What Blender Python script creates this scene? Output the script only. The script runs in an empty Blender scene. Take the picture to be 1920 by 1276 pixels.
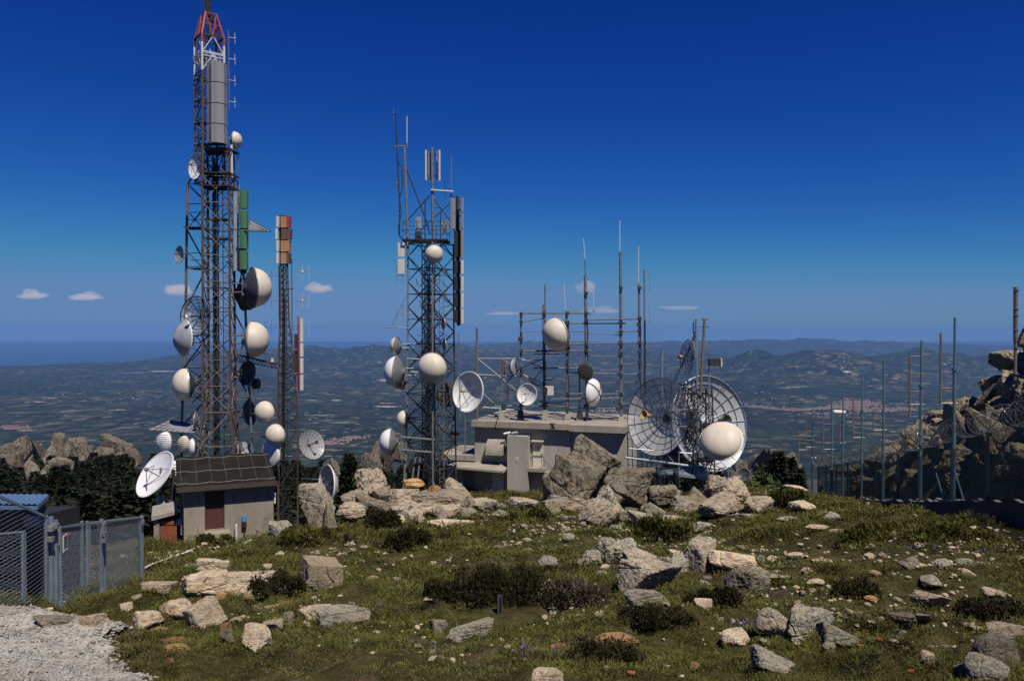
SKY_AIR, SKY_DUST, SKY_OZ, SKY_STR = 1.0, .2, 3.0, .06
SKY_POW = ((2.2, .00236, .115), (1.70, .0103, .230), (1.07, .0571, .448))   # per channel: power, gain, ceiling
SUN_E = 5.0
HAZE_COL = (.22, .45, .92)
HAZE_D = 2.5e-5
import bpy, math, random
import numpy as np
from mathutils import Vector, Matrix
random.seed(11)
RNG = np.random.default_rng(11)
sc = bpy.context.scene
COL = sc.collection
V = Vector
# ------------------------------------------------------------------ camera
F = 1493.3
PITCH = math.atan(26.0 / F)
CA, SA = math.cos(PITCH), math.sin(PITCH)

def P(px, py, Y):
    dx = (px - 960) / F
    dy = (638 - py) / F
    r = V((dx, CA + dy * SA, -SA + dy * CA))
    return r * (Y / r.y)

cam = bpy.data.cameras.new('camera')
cam.lens = 28.0
cam.sensor_width = 36.0
cam.clip_start = 0.1
cam.clip_end = 200000.0
camo = bpy.data.objects.new('camera', cam)
camo.rotation_euler = (math.pi / 2 - PITCH, 0, 0)
COL.objects.link(camo)
sc.camera = camo
# ------------------------------------------------------------------ helpers
def hash3(ix, iy, iz, seed):
    h = (ix.astype(np.int64) * 374761393 + iy.astype(np.int64) * 668265263 + iz.astype(np.int64) * 1440662683 + seed * 974634777) & 0xffffffff
    h = ((h ^ (h >> 13)) * 1274126177) & 0xffffffff
    h = ((h ^ (h >> 16)) * 2246822519) & 0xffffffff
    return ((h ^ (h >> 15)) & 0xffffff) / float(0xffffff)

def vnoise(p, seed=0):
    i = np.floor(p)
    f = p - i
    u = f * f * (3 - 2 * f)
    ix, iy, iz = i[:, 0], i[:, 1], i[:, 2]
    r = 0
    for a in (0, 1):
        wx = u[:, 0] if a else 1 - u[:, 0]
        for b in (0, 1):
            wy = u[:, 1] if b else 1 - u[:, 1]
            for c in (0, 1):
                wz = u[:, 2] if c else 1 - u[:, 2]
                r = r + wx * wy * wz * hash3(ix + a, iy + b, iz + c, seed)
    return r * 2 - 1

def fbm(p, octv=4, seed=0, gain=0.5):
    r = 0
    a = 1.0
    for k in range(octv):
        r = r + a * vnoise(p * (2.03 ** k) + 17.3 * k, seed + k)
        a *= gain
    return r

def fbm2(x, y, octv=4, seed=0):
    return fbm(np.stack([x, y, np.zeros_like(x) + 0.37], 1), octv, seed)

def sstep(a, b, x):
    t = np.clip((x - a) / (b - a), 0, 1)
    return t * t * (3 - 2 * t)

def frame(d):
    d = d.normalized()
    up = V((0, 0, 1)) if abs(d.z) < 0.95 else V((0, 1, 0))
    x = up.cross(d).normalized()
    y = d.cross(x).normalized()
    return x, y, d

class MB:
    def __init__(s):
        s.v = []
        s.f = []
    def bar(s, p, q, r, n=5, r2=None):
        p, q = V(p), V(q)
        d = q - p
        if d.length < 1e-6:
            return s
        x, y, _ = frame(d)
        r2 = r if r2 is None else r2
        b = len(s.v)
        for c, rr in ((p, r), (q, r2)):
            for k in range(n):
                a = 2 * math.pi * (k + 0.5) / n
                s.v.append(c + x * (math.cos(a) * rr) + y * (math.sin(a) * rr))
        for k in range(n):
            j = (k + 1) % n
            s.f.append((b + k, b + j, b + n + j, b + n + k))
        s.f.append(tuple(b + k for k in range(n))[::-1])
        s.f.append(tuple(b + n + k for k in range(n)))
        return s
    def tube(s, pts, r, n=5):
        pts = [V(p) for p in pts]
        b = len(s.v)
        m = len(pts)
        for i, p in enumerate(pts):
            d = pts[min(i + 1, m - 1)] - pts[max(i - 1, 0)]
            if d.length < 1e-9:
                d = V((0, 0, 1))
            x, y, _ = frame(d)
            for k in range(n):
                a = 2 * math.pi * k / n
                s.v.append(p + x * (math.cos(a) * r) + y * (math.sin(a) * r))
        for i in range(m - 1):
            for k in range(n):
                j = (k + 1) % n
                s.f.append((b + i * n + k, b + i * n + j, b + (i + 1) * n + j, b + (i + 1) * n + k))
        s.f.append(tuple(b + k for k in range(n))[::-1])
        s.f.append(tuple(b + (m - 1) * n + k for k in range(n)))
        return s
    def box(s, c, h, ax=None):
        c = V(c)
        ax = ax or (V((1, 0, 0)), V((0, 1, 0)), V((0, 0, 1)))
        b = len(s.v)
        for i in (-1, 1):
            for j in (-1, 1):
                for k in (-1, 1):
                    s.v.append(c + ax[0] * (i * h[0]) + ax[1] * (j * h[1]) + ax[2] * (k * h[2]))
        for q in ((0, 1, 3, 2), (4, 6, 7, 5), (0, 4, 5, 1), (2, 3, 7, 6), (0, 2, 6, 4), (1, 5, 7, 3)):
            s.f.append(tuple(b + t for t in q))
        return s
    def hexa(s, lo, hi):          # two quads (4 points each) joined to a solid
        b = len(s.v)
        s.v += [V(p) for p in lo] + [V(p) for p in hi]
        s.f += [(b + 3, b + 2, b + 1, b), (b + 4, b + 5, b + 6, b + 7)]
        for k in range(4):
            j = (k + 1) % 4
            s.f.append((b + k, b + j, b + 4 + j, b + 4 + k))
        return s
    def lathe(s, o, d, prof, n=28, closed=False):
        x, y, d = frame(d)
        b = len(s.v)
        m = len(prof)
        for (r, h) in prof:
            for k in range(n):
                a = 2 * math.pi * k / n
                s.v.append(o + d * h + x * (math.cos(a) * r) + y * (math.sin(a) * r))
        rows = m if closed else m - 1
        for i in range(rows):
            i2 = (i + 1) % m
            for k in range(n):
                j = (k + 1) % n
                s.f.append((b + i * n + k, b + i * n + j, b + i2 * n + j, b + i2 * n + k))
        return s
    def poly(s, pts):
        b = len(s.v)
        s.v += [V(p) for p in pts]
        s.f.append(tuple(range(b, b + len(pts))))
        return s
    def ball(s, c, r, n=8, m=5, sq=1.0):
        prof = [(max(r * math.sin(math.pi * i / m), 0.001 * r), -r * sq * math.cos(math.pi * i / m)) for i in range(m + 1)]
        return s.lathe(V(c), V((0, 0, 1)), prof, n)
    def build(s, name, mat, parent=None, smooth=False, label=None):
        o = V((0, 0, 0))
        if parent is not None:
            q = parent
            while q is not None:
                o = o + q.location
                q = q.parent
        me = bpy.data.meshes.new(name)
        me.from_pydata([tuple(p - o) for p in s.v], [], s.f)
        me.materials.append(mat)
        if smooth:
            me.polygons.foreach_set('use_smooth', [True] * len(me.polygons))
        ob = bpy.data.objects.new(name, me)
        COL.objects.link(ob)
        if parent is not None:
            ob.parent = parent
        if label:
            ob['label'] = label
        return ob

def np_mesh(name, v, f, mat, smooth=False, loc=None, matidx=None):
    v = np.asarray(v, dtype=np.float32)
    f = np.asarray(f, dtype=np.int32)
    k = f.shape[1]
    me = bpy.data.meshes.new(name)
    me.vertices.add(len(v))
    me.vertices.foreach_set('co', v.ravel())
    me.loops.add(f.size)
    me.loops.foreach_set('vertex_index', f.ravel())
    me.polygons.add(len(f))
    me.polygons.foreach_set('loop_start', np.arange(0, f.size, k, dtype=np.int32))
    me.polygons.foreach_set('loop_total', np.full(len(f), k, dtype=np.int32))
    if smooth:
        me.polygons.foreach_set('use_smooth', np.ones(len(f), dtype=bool))
    for m in (mat if isinstance(mat, (list, tuple)) else [mat]):
        me.materials.append(m)
    if matidx is not None:
        me.polygons.foreach_set('material_index', np.asarray(matidx, dtype=np.int32))
    me.update(calc_edges=True)
    ob = bpy.data.objects.new(name, me)
    if loc is not None:
        ob.location = loc
    COL.objects.link(ob)
    return ob

def tag(o, label=None, cat=None, group=None, kind=None):
    if label: o['label'] = label
    if cat: o['category'] = cat
    if group: o['group'] = group
    if kind: o['kind'] = kind
    return o

def thing(name, label, cat, loc, group=None):
    o = bpy.data.objects.new(name, None)
    o.empty_display_size = 0.2
    o.location = loc
    COL.objects.link(o)
    return tag(o, label, cat, group)

def solo(name, mb, mat, label, cat, group=None, smooth=False, loc=None):
    o = mb.build(name, mat, None, smooth)
    if loc is None:
        xs = np.array([tuple(p) for p in mb.v])
        loc = (xs[:, 0].mean(), xs[:, 1].mean(), xs[:, 2].min())
    o.data.transform(Matrix.Translation(-V(loc)))
    o.location = loc
    return tag(o, label, cat, group)

def copy_tree(o, parent=None):
    c = o.copy()
    COL.objects.link(c)
    c.parent = parent
    for ch in list(o.children):
        copy_tree(ch, c)
    return c
# ------------------------------------------------------------------ materials
def nt(name):
    m = bpy.data.materials.new(name)
    m.use_nodes = True
    t = m.node_tree
    b = t.nodes['Principled BSDF']
    return m, t, b

def N(t, kind, **kw):
    n = t.nodes.new(kind)
    for k, v in kw.items():
        if k in n.inputs:
            n.inputs[k].default_value = v
        else:
            setattr(n, k, v)
    return n

def ramp(t, src, stops, interp='LINEAR'):
    r = t.nodes.new('ShaderNodeValToRGB')
    r.color_ramp.interpolation = interp
    el = r.color_ramp.elements
    while len(el) < len(stops):
        el.new(0.5)
    for e, (p, c) in zip(el, stops):
        e.position = p
        e.color = (c[0], c[1], c[2], 1) if hasattr(c, '__len__') else (c, c, c, 1)
    t.links.new(src, r.inputs[0])
    return r.outputs[0]

def mix(t, fac, a, b, mode='MIX'):
    m = t.nodes.new('ShaderNodeMix')
    m.data_type = 'RGBA'
    m.blend_type = mode
    for sock, val in ((m.inputs[0], fac), (m.inputs[6], a), (m.inputs[7], b)):
        if hasattr(val, 'is_output'):
            t.links.new(val, sock)
        elif hasattr(val, '__len__'):
            sock.default_value = (val[0], val[1], val[2], 1)
        else:
            sock.default_value = val
    return m.outputs[2]

def coords(t, scale=(1, 1, 1)):
    c = t.nodes.new('ShaderNodeTexCoord')
    mp = t.nodes.new('ShaderNodeMapping')
    mp.inputs['Scale'].default_value = scale
    t.links.new(c.outputs['Object'], mp.inputs[0])
    return mp.outputs[0]

def noise(t, co, scale, detail=4, rough=0.55):
    n = N(t, 'ShaderNodeTexNoise', Scale=scale, Detail=detail, Roughness=rough)
    t.links.new(co, n.inputs['Vector'])
    return n.outputs['Fac']

def bump(t, b, h, strength=0.3, dist=0.05):
    n = N(t, 'ShaderNodeBump', Strength=strength, Distance=dist)
    t.links.new(h, n.inputs['Height'])
    t.links.new(n.outputs[0], b.inputs['Normal'])

def surf(name, c1, c2, scale=3.0, rough=0.6, metal=0.0, spot=None, spot_amt=0.55, bs=0.0, streak=1.0, spec=0.5):
    m, t, b = nt(name)
    co = coords(t, (1, 1, streak))
    col = ramp(t, noise(t, co, scale), [(0.3, c1), (0.7, c2)])
    if spot:
        col = mix(t, ramp(t, noise(t, co, scale * 2.7, 6, 0.7), [(spot_amt, 0), (spot_amt + 0.12, 1)]), col, spot)
    t.links.new(col, b.inputs['Base Color'])
    b.inputs['Roughness'].default_value = rough
    b.inputs['Metallic'].default_value = metal
    b.inputs['Specular IOR Level'].default_value = spec
    if bs:
        bump(t, b, noise(t, co, scale * 6, 6, 0.65), bs, 0.02)
    return m

def glassy(name, col, alpha, rough=0.6):
    m, t, b = nt(name)
    b.inputs['Base Color'].default_value = (*col, 1)
    b.inputs['Roughness'].default_value = rough
    tr = t.nodes.new('ShaderNodeBsdfTransparent')
    mx = t.nodes.new('ShaderNodeMixShader')
    mx.inputs[0].default_value = alpha
    t.links.new(tr.outputs[0], mx.inputs[1])
    t.links.new(b.outputs[0], mx.inputs[2])
    t.links.new(mx.outputs[0], t.nodes['Material Output'].inputs[0])
    return m

M = {}
M['radome'] = surf('cream radome', (.64, .585, .50), (.555, .505, .42), 1.8, .5, spot=(.47, .41, .33), spot_amt=.58, spec=.3, streak=.35)
M['white'] = surf('white paint', (.74, .74, .75), (.66, .67, .69), 2.2, .5, spot=(.5, .47, .43), spot_amt=.7, spec=.3)
M['greydish'] = surf('grey fibre', (.30, .32, .36), (.22, .24, .28), 2, .55)
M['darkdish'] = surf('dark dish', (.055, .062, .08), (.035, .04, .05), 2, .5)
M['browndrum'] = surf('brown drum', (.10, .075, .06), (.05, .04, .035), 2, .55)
M['rim'] = surf('rim metal', (.42, .42, .44), (.28, .26, .26), 4, .4, .4)
M['rustrim'] = surf('rusty rim', (.30, .17, .11), (.40, .36, .33), 4, .6)
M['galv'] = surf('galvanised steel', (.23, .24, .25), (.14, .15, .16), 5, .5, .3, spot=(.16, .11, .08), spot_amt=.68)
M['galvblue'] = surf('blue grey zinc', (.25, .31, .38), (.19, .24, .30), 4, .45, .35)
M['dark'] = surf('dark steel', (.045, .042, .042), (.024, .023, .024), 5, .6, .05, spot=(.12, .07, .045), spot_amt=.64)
M['rust'] = surf('rusty steel', (.115, .075, .052), (.055, .036, .028), 3, .75, .05, spot=(.19, .085, .04), spot_amt=.58, streak=.4)
M['lightrust'] = surf('weathered steel', (.20, .165, .13), (.11, .085, .068), 3, .7, .05, spot=(.17, .075, .04), spot_amt=.6, streak=.4)
M['redp'] = surf('faded red paint', (.36, .055, .045), (.25, .05, .04), 3, .6, spot=(.10, .06, .05), spot_amt=.62)
M['whitep'] = surf('flaking white paint', (.66, .64, .62), (.5, .48, .46), 4, .6, spot=(.22, .13, .09), spot_amt=.64)
M['panelgrey'] = surf('grey panel', (.26, .265, .29), (.21, .215, .24), 1.6, .5, streak=.3)
M['panelwhite'] = surf('white panel', (.62, .60, .57), (.52, .50, .48), 1.6, .5, streak=.3)
M['green'] = surf('green panel', (.07, .20, .095), (.05, .15, .07), 2, .55, spot=(.12, .22, .13), spot_amt=.66, streak=.3)
M['tanbox'] = surf('faded tan box', (.42, .25, .13), (.30, .15, .09), 3, .65, spot=(.36, .09, .06), spot_amt=.6, streak=.3)
M['brownbox'] = surf('faded brown box', (.16, .075, .05), (.10, .05, .04), 3, .65, spot=(.22, .05, .04), spot_amt=.62, streak=.3)
M['redbox'] = surf('faded red box', (.36, .05, .04), (.24, .05, .04), 3, .65, streak=.3)
M['black'] = surf('black cable', (.015, .015, .017), (.022, .021, .022), 4, .6)
M['yellow'] = surf('yellow horn', (.55, .36, .10), (.42, .27, .08), 5, .6)
M['orange'] = surf('orange plastic', (.55, .15, .03), (.42, .10, .03), 5, .6)
M['concrete'] = surf('weathered concrete', (.40, .375, .335), (.30, .283, .255), .9, .85, spot=(.14, .13, .12), spot_amt=.62, bs=.25, streak=.35)
M['slab'] = surf('pale concrete slab', (.33, .30, .26), (.24, .215, .18), 1.2, .85, spot=(.13, .11, .095), spot_amt=.6, bs=.3)
M['plaster'] = surf('stained plaster', (.31, .27, .21), (.21, .185, .145), 1.1, .9, spot=(.13, .115, .09), spot_amt=.55, bs=.45, streak=.5)
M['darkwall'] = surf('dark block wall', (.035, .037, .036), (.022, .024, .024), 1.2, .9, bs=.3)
M['maroon'] = surf('maroon door', (.085, .027, .025), (.06, .02, .019), 3, .65, spot=(.10, .055, .045), spot_amt=.66, streak=.3)
M['cream'] = surf('cream door', (.66, .61, .49), (.56, .51, .40), 2, .6, spot=(.35, .27, .18), spot_amt=.72, streak=.3)
M['rustsheet'] = surf('rusty sheet', (.26, .075, .025), (.17, .05, .02), 3, .75, spot=(.08, .035, .02), spot_amt=.58)
M['blue'] = surf('blue plastic', (.08, .27, .48), (.06, .21, .40), 4, .5)
M['blueroof'] = surf('blue sheet roof', (.13, .24, .42), (.10, .19, .34), 2, .45, .2)
M['dullbrown'] = surf('eave wood', (.06, .045, .038), (.04, .03, .026), 3, .75)
M['meshsteel'] = glassy('perforated sheet', (.66, .66, .68), .46, .35)
M['meshdark'] = glassy('fine wire mesh', (.34, .34, .35), .42, .45)
M['meshsolid'] = glassy('polished sheet panels', (.56, .57, .60), .78, .32)
M['netgreen'] = glassy('green netting', (.010, .045, .034), .30, .8)
M['teal'] = surf('blue green pole', (.115, .21, .24), (.075, .145, .17), 3, .5, .2, spot=(.06, .08, .085), spot_amt=.62, streak=.3)
M['dkgreen'] = surf('dark green post', (.012, .035, .033), (.008, .024, .024), 3, .55)
M['razor'] = surf('razor wire', (.26, .27, .30), (.16, .17, .19), 6, .35, .7)
M['signwhite'] = surf('sign plate', (.62, .62, .60), (.52, .52, .50), 3, .5)
M['signyellow'] = surf('sign yellow', (.65, .5, .06), (.58, .44, .05), 3, .5)
M['signred'] = surf('sign red', (.5, .08, .05), (.42, .07, .045), 3, .5)

# roof sheet of the hut : ribbed fibre cement
m, t, b = nt('ribbed brown roof')
co = coords(t)
w = N(t, 'ShaderNodeTexWave', Scale=3.2)
t.links.new(co, w.inputs['Vector'])
col = ramp(t, noise(t, co, 1.2, 6, .65), [(.3, (.012, .010, .0088)), (.7, (.026, .0215, .018))])
t.links.new(col, b.inputs['Base Color'])
b.inputs['Roughness'].default_value = .95
b.inputs['Specular IOR Level'].default_value = .1
bump(t, b, w.outputs['Fac'], .6, .04)
M['roof'] = m

def rockmat(name, a, c, dark, lichen, stain, scale=1.0, rnd=.3):
    m, t, b = nt(name)
    co0 = t.nodes.new('ShaderNodeTexCoord').outputs['Generated']
    inf = t.nodes.new('ShaderNodeObjectInfo')
    ad = N(t, 'ShaderNodeVectorMath', operation='MULTIPLY_ADD')
    t.links.new(inf.outputs['Random'], ad.inputs[0])
    ad.inputs[1].default_value = (37, 51, 23)
    t.links.new(co0, ad.inputs[2])
    co = ad.outputs[0]
    n1 = noise(t, co, 2.2 * scale, 6, .62)
    n2 = noise(t, co, 9 * scale, 7, .72)
    n3 = noise(t, co, 3.6 * scale, 7, .7)
    n4 = noise(t, co, 38 * scale, 4, .65)
    n5 = noise(t, co, 5.5 * scale, 7, .75)
    col = ramp(t, n1, [(.36, c), (.60, a)])
    col = mix(t, ramp(t, n3, [(.50, 0), (.62, .9)]), col, stain)
    col = mix(t, ramp(t, n5, [(.54, 0), (.63, .85)]), col, lichen)
    col = mix(t, ramp(t, n2, [(.50, 0), (.60, .85)]), col, dark)
    col = mix(t, ramp(t, n4, [(.52, 0), (.66, .7)]), col, dark)
    hv = N(t, 'ShaderNodeHueSaturation')
    mr = N(t, 'ShaderNodeMapRange')
    mr.inputs['To Min'].default_value = 1 - rnd
    mr.inputs['To Max'].default_value = 1 + rnd * .7
    t.links.new(inf.outputs['Random'], mr.inputs['Value'])
    t.links.new(mr.outputs[0], hv.inputs['Value'])
    t.links.new(col, hv.inputs['Color'])
    t.links.new(hv.outputs[0], b.inputs['Base Color'])
    b.inputs['Roughness'].default_value = .9
    b.inputs['Specular IOR Level'].default_value = .15
    h = mix(t, .5, n2, n4)
    bump(t, b, h, .9, .06)
    return m

M['granite'] = rockmat('granite', (.43, .365, .28), (.32, .28, .22), (.085, .074, .06), (.23, .22, .175), (.41, .305, .20))
M['granitedark'] = rockmat('lichen granite', (.29, .25, .19), (.20, .175, .135), (.05, .045, .037), (.145, .145, .10), (.27, .205, .135))
M['pale'] = rockmat('pale quartz rock', (.62, .52, .39), (.48, .395, .29), (.24, .195, .145), (.42, .375, .29), (.58, .41, .23), .8, .2)
M['ochre'] = rockmat('ochre rock', (.50, .31, .12), (.40, .27, .14), (.18, .12, .07), (.42, .36, .27), (.44, .20, .07), .9)
M['greyrock'] = rockmat('grey lichen rock', (.42, .385, .31), (.31, .285, .235), (.09, .082, .07), (.30, .31, .16), (.40, .32, .22), .9)
M['blockconc'] = rockmat('old concrete block', (.38, .305, .215), (.32, .26, .185), (.20, .165, .12), (.28, .24, .175), (.34, .27, .18), 1.6, .05)
M['hillrock'] = rockmat('cliff rock', (.32, .28, .21), (.22, .195, .145), (.05, .045, .035), (.14, .145, .085), (.25, .20, .13), 1.0, .25)
M['farrock'] = rockmat('far granite', (.235, .20, .16), (.165, .145, .12), (.03, .028, .024), (.06, .066, .046), (.19, .15, .115), 2.2, .2)
M['stonesmall'] = rockmat('small stones', (.60, .50, .37), (.46, .38, .28), (.30, .245, .18), (.44, .39, .31), (.52, .36, .2), 1.0, .45)
M['pebble'] = rockmat('grey pebbles', (.50, .465, .415), (.36, .335, .30), (.22, .205, .18), (.40, .375, .33), (.44, .37, .29), 1.0, .35)
M['redstone'] = surf('red tile shard', (.34, .085, .035), (.24, .065, .03), 9, .9)

def plantmat(name, cols, scale, trans=.25, rough=.65):
    m, t, b = nt(name)
    co = coords(t)
    n1 = noise(t, co, scale, 5, .6)
    n2 = noise(t, co, scale * 7, 3, .6)
    k = len(cols)
    col = ramp(t, n1, [(.34 + .32 * i / (k - 1), c) for i, c in enumerate(cols)])
    hv = N(t, 'ShaderNodeHueSaturation')
    mr = N(t, 'ShaderNodeMapRange')
    mr.inputs['From Min'].default_value = .3
    mr.inputs['From Max'].default_value = .7
    mr.inputs['To Min'].default_value = .55
    mr.inputs['To Max'].default_value = 1.5
    t.links.new(n2, mr.inputs['Value'])
    t.links.new(mr.outputs[0], hv.inputs['Value'])
    t.links.new(col, hv.inputs['Color'])
    t.links.new(hv.outputs[0], b.inputs['Base Color'])
    b.inputs['Roughness'].default_value = rough
    b.inputs['Specular IOR Level'].default_value = .15
    return m
M['heath'] = plantmat('heath', [(.026, .022, .007), (.062, .060, .014), (.094, .094, .021), (.054, .045, .014), (.115, .096, .036)], .42)
M['grass'] = plantmat('grass', [(.058, .070, .015), (.092, .104, .024), (.13, .118, .042)], .5)
M['shrub'] = plantmat('dark heather shrub', [(.020, .017, .008), (.036, .032, .012), (.055, .045, .020)], 1.2)
M['dryshrub'] = plantmat('dry shrub', [(.05, .042, .026), (.085, .068, .045), (.12, .10, .075)], 1.2)
M['pine'] = plantmat('pine needles', [(.007, .010, .005), (.013, .018, .008), (.022, .028, .012)], .4)
M['leaf'] = plantmat('bright leaf', [(.03, .045, .014), (.05, .07, .02)], 1)
M['bark'] = surf('bark', (.06, .045, .035), (.035, .028, .022), 6, .9)
M['flower'] = surf('purple flower', (.12, .085, .24), (.09, .07, .18), 6, .8)

# ground
m, t, b = nt('heath ground')
co = coords(t)
n1 = noise(t, co, .35, 6, .6)
n2 = noise(t, co, 2.2, 7, .65)
n3 = noise(t, co, 14, 5, .7)
col = ramp(t, n2, [(.30, (.024, .021, .008)), (.46, (.055, .049, .017)), (.58, (.085, .072, .027)), (.74, (.14, .105, .055))])
soil = ramp(t, n3, [(.3, (.075, .046, .027)), (.7, (.20, .135, .082))])
col = mix(t, ramp(t, n1, [(.58, 0), (.70, .9)]), col, soil)
col = mix(t, ramp(t, n3, [(.35, .55), (.6, 0)]), col, (.012, .010, .006))
t.links.new(col, b.inputs['Base Color'])
b.inputs['Roughness'].default_value = .95
b.inputs['Specular IOR Level'].default_value = .1
bump(t, b, mix(t, .4, n3, n2), .9, .12)
M['ground'] = m

m, t, b = nt('pale gravel')
co = coords(t)
vv = N(t, 'ShaderNodeTexVoronoi', Scale=26)
t.links.new(co, vv.inputs['Vector'])
sepc = ramp(t, noise(t, co, 60, 3), [(.3, (.17, .16, .145)), (.7, (.44, .42, .385))])
col = mix(t, .6, sepc, ramp(t, vv.outputs['Color'], [(.1, (.20, .19, .172)), (.9, (.50, .475, .435))]))
col = mix(t, ramp(t, noise(t, co, .9, 5), [(.55, 0), (.7, .7)]), col, (.20, .15, .10))
t.links.new(col, b.inputs['Base Color'])
b.inputs['Roughness'].default_value = .95
bump(t, b, vv.outputs['Distance'], .7, .04)
M['gravel'] = m
# ------------------------------------------------------------------ ground shape
GY = [0, 5, 9.5, 16, 22, 30, 38, 45, 52, 60, 66, 80, 100, 150, 200, 260, 400, 900]
GZ = [1.7, 2.9, 4.2, 5.8, 7.2, 8.7, 9.9, 10.7, 11.3, 12.7, 13.9, 18.5, 25, 33, 38, 43, 95, 330]

def gz(x, y, fine=True):
    x = np.atleast_1d(np.asarray(x, float)); y = np.atleast_1d(np.asarray(y, float))
    z = -np.interp(y, GY, GZ)
    z = z + np.interp(y, [6, 20, 26, 33, 38, 43, 50, 57], [0, 1.0, 1.5, 1.32, 1.0, .78, .45, 0]) * sstep(8, 17, x)
    z = z - .5 * sstep(-4, -16, x) * (1 - sstep(36, 60, y)) * sstep(8, 24, y)
    z = z - .30 * np.clip(y - 41, 0, 25) * sstep(-3, -10, x)
    z = z - .25 * np.clip(-x - 17, 0, 60) * sstep(70, 20, y) 
    z = z - .22 * np.clip(y - 53, 0, 40) * sstep(11, 15, x)
    df_ = np.abs((x - 17.1) * -.976 + (y - 26.0) * .2174)
    z = z - .45 * np.exp(-(df_ / 1.8) ** 2) * (y > 18) * (y < 58)
    # flat shelf under the concrete building
    k = sstep(-10, -4, x) * (1 - sstep(10, 14, x)) * sstep(56, 62, y) * (1 - sstep(76, 84, y))
    z = z * (1 - k) + k * -13.75
    if fine:
        a = np.clip((y - 2) / 8, 0, 1) * (1 - sstep(60, 75, y) * .6)
        z = z + a * (.26 * fbm2(x * .35, y * .35, 3, 5) + .34 * np.abs(fbm2(x * .75, y * .75, 3, 9)) + .03 * fbm2(x * 5, y * 5, 2, 3))
    return z

def G(px, py, ymin=4.0, ymax=75.0):
    Y = np.linspace(ymin, ymax, 1400)
    r = P(px, py, 1.0)
    zz = gz(r.x * Y, Y)
    d = r.z * Y - zz
    i = np.argmax(d < 0)
    if d[i] >= 0:
        i = len(Y) - 1
    return V((r.x * Y[i], Y[i], float(zz[i])))

def gat(x, y):
    return float(gz(x, y)[0])

def grid_mesh(name, xs, ys, zf, mat, smooth=True):
    n, m_ = xs.shape
    z = zf(xs.ravel(), ys.ravel())
    v = np.stack([xs.ravel(), ys.ravel(), z], 1)
    i = np.arange(n - 1)[:, None] * m_ + np.arange(m_ - 1)[None, :]
    f = np.stack([i, i + 1, i + m_ + 1, i + m_], -1).reshape(-1, 4)
    return np_mesh(name, v, f, mat, smooth)

# near hilltop: rows by distance, columns by bearing
rows = np.concatenate([np.linspace(-6, 6, 14), np.geomspace(6.4, 90, 330)])
cols = np.linspace(-1.05, 1.05, 380)
yy = np.repeat(rows[:, None], len(cols), 1)
xx = cols[None, :] * (np.clip(yy, 0, None) + 9)
tag(grid_mesh('ground', xx, yy, lambda x, y: gz(x, y), M['ground']), kind='structure')

# mountainside falling away behind the hilltop
rows = np.geomspace(88, 4600, 120)
cols = np.linspace(-1.1, 1.1, 160)
yy = np.repeat(rows[:, None], len(cols), 1)
xx = cols[None, :] * (yy + 9)
def mz(x, y):
    z = -np.interp(y, [0, 88, 100, 150, 200, 260, 400, 900, 2500, 4600], [18, 20.8, 25, 34, 41, 50, 115, 330, 700, 915])
    z = z - .30 * 25 * sstep(-3, -10, x) * (1 - sstep(88, 100, y)) - .25 * np.clip(-x - 17, 0, 60) * sstep(70, 20, y)
    z = z - .22 * np.clip(y - 53, 0, 40) * sstep(11, 15, x) * (1 - sstep(110, 150, y)) - 6 * sstep(20, 60, x) * sstep(100, 160, y)
    return z + np.clip(y - 95, 0, 200) * .02 * fbm2(x * .02, y * .02, 4, 21) + np.clip(y - 500, 0, 3000) * .03 * fbm2(x * .002, y * .002, 4, 22)
m, t, b = nt('mountain scrub')
co = coords(t)
col = ramp(t, noise(t, co, .05, 7, .65), [(.35, (.012, .015, .008)), (.55, (.028, .032, .014)), (.75, (.07, .06, .04))])
t.links.new(col, b.inputs['Base Color']); b.inputs['Roughness'].default_value = 1
M['mount'] = m
tag(grid_mesh('mountainside', xx, yy, mz, M['mount']), kind='structure')

# plain far below, with ridges
HILLS = [  # px centre, distance km, height m, half width px, depth km
    (620, 19.5, 330, 330, 3.0), (330, 17.5, 130, 240, 2.0), (905, 19, 270, 130, 2.5), (715, 15.5, 250, 45, .9), (830, 21, 330, 140, 2),
    (120, 15.8, 45, 200, 1.2), (1130, 20, 300, 150, 3), (1300, 17, 230, 110, 2), (1560, 13.5, 420, 190, 1.9), (1440, 14.5, 330, 130, 1.7), (1730, 14.5, 380, 150, 2), (1880, 15, 330, 140, 2),
    (1480, 31, 300, 420, 4), (1040, 28, 270, 300, 4), (1200, 11.5, 90, 120, 1.0), (1500, 9.4, 70, 90, .6), (960, 12.5, 100, 160, 1.2)]
def vz(x, y):
    z = np.full_like(x, -900.0)
    brg = x / y * F + 960
    r = y / 1000.0
    hl = np.zeros_like(x)
    for (pc, dk, hh, wp, dd) in HILLS:
        w = np.exp(-((brg - pc) / wp) ** 2 - ((r - dk) / dd) ** 2)
        hl = np.maximum(hl, hh * w * (1.1 + .42 * fbm2(x * .0014, y * .0011, 5, int(pc))))
    z = z + hl
    z = z + 22 * np.abs(fbm2(x * .0009, y * .0009, 5, 4))
    coast = 17.6 + 8.5 * sstep(240, 480, brg) + 9 * sstep(700, 1250, brg) + .5 * fbm2(x * .0005, y * .0005, 3, 31)
    return z - 130 * sstep(0, 1.6, r - coast)
rows = np.geomspace(3600, 46000, 420)
cols = np.linspace(-1.0, 1.0, 520)
yy = np.repeat(rows[:, None], len(cols), 1)
xx = cols[None, :] * yy
m, t, b = nt('plain of woods and fields')
co = coords(t)
vo = N(t, 'ShaderNodeTexVoronoi', Scale=.0085)
t.links.new(co, vo.inputs['Vector'])
vo2 = N(t, 'ShaderNodeTexVoronoi', Scale=.022)
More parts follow.
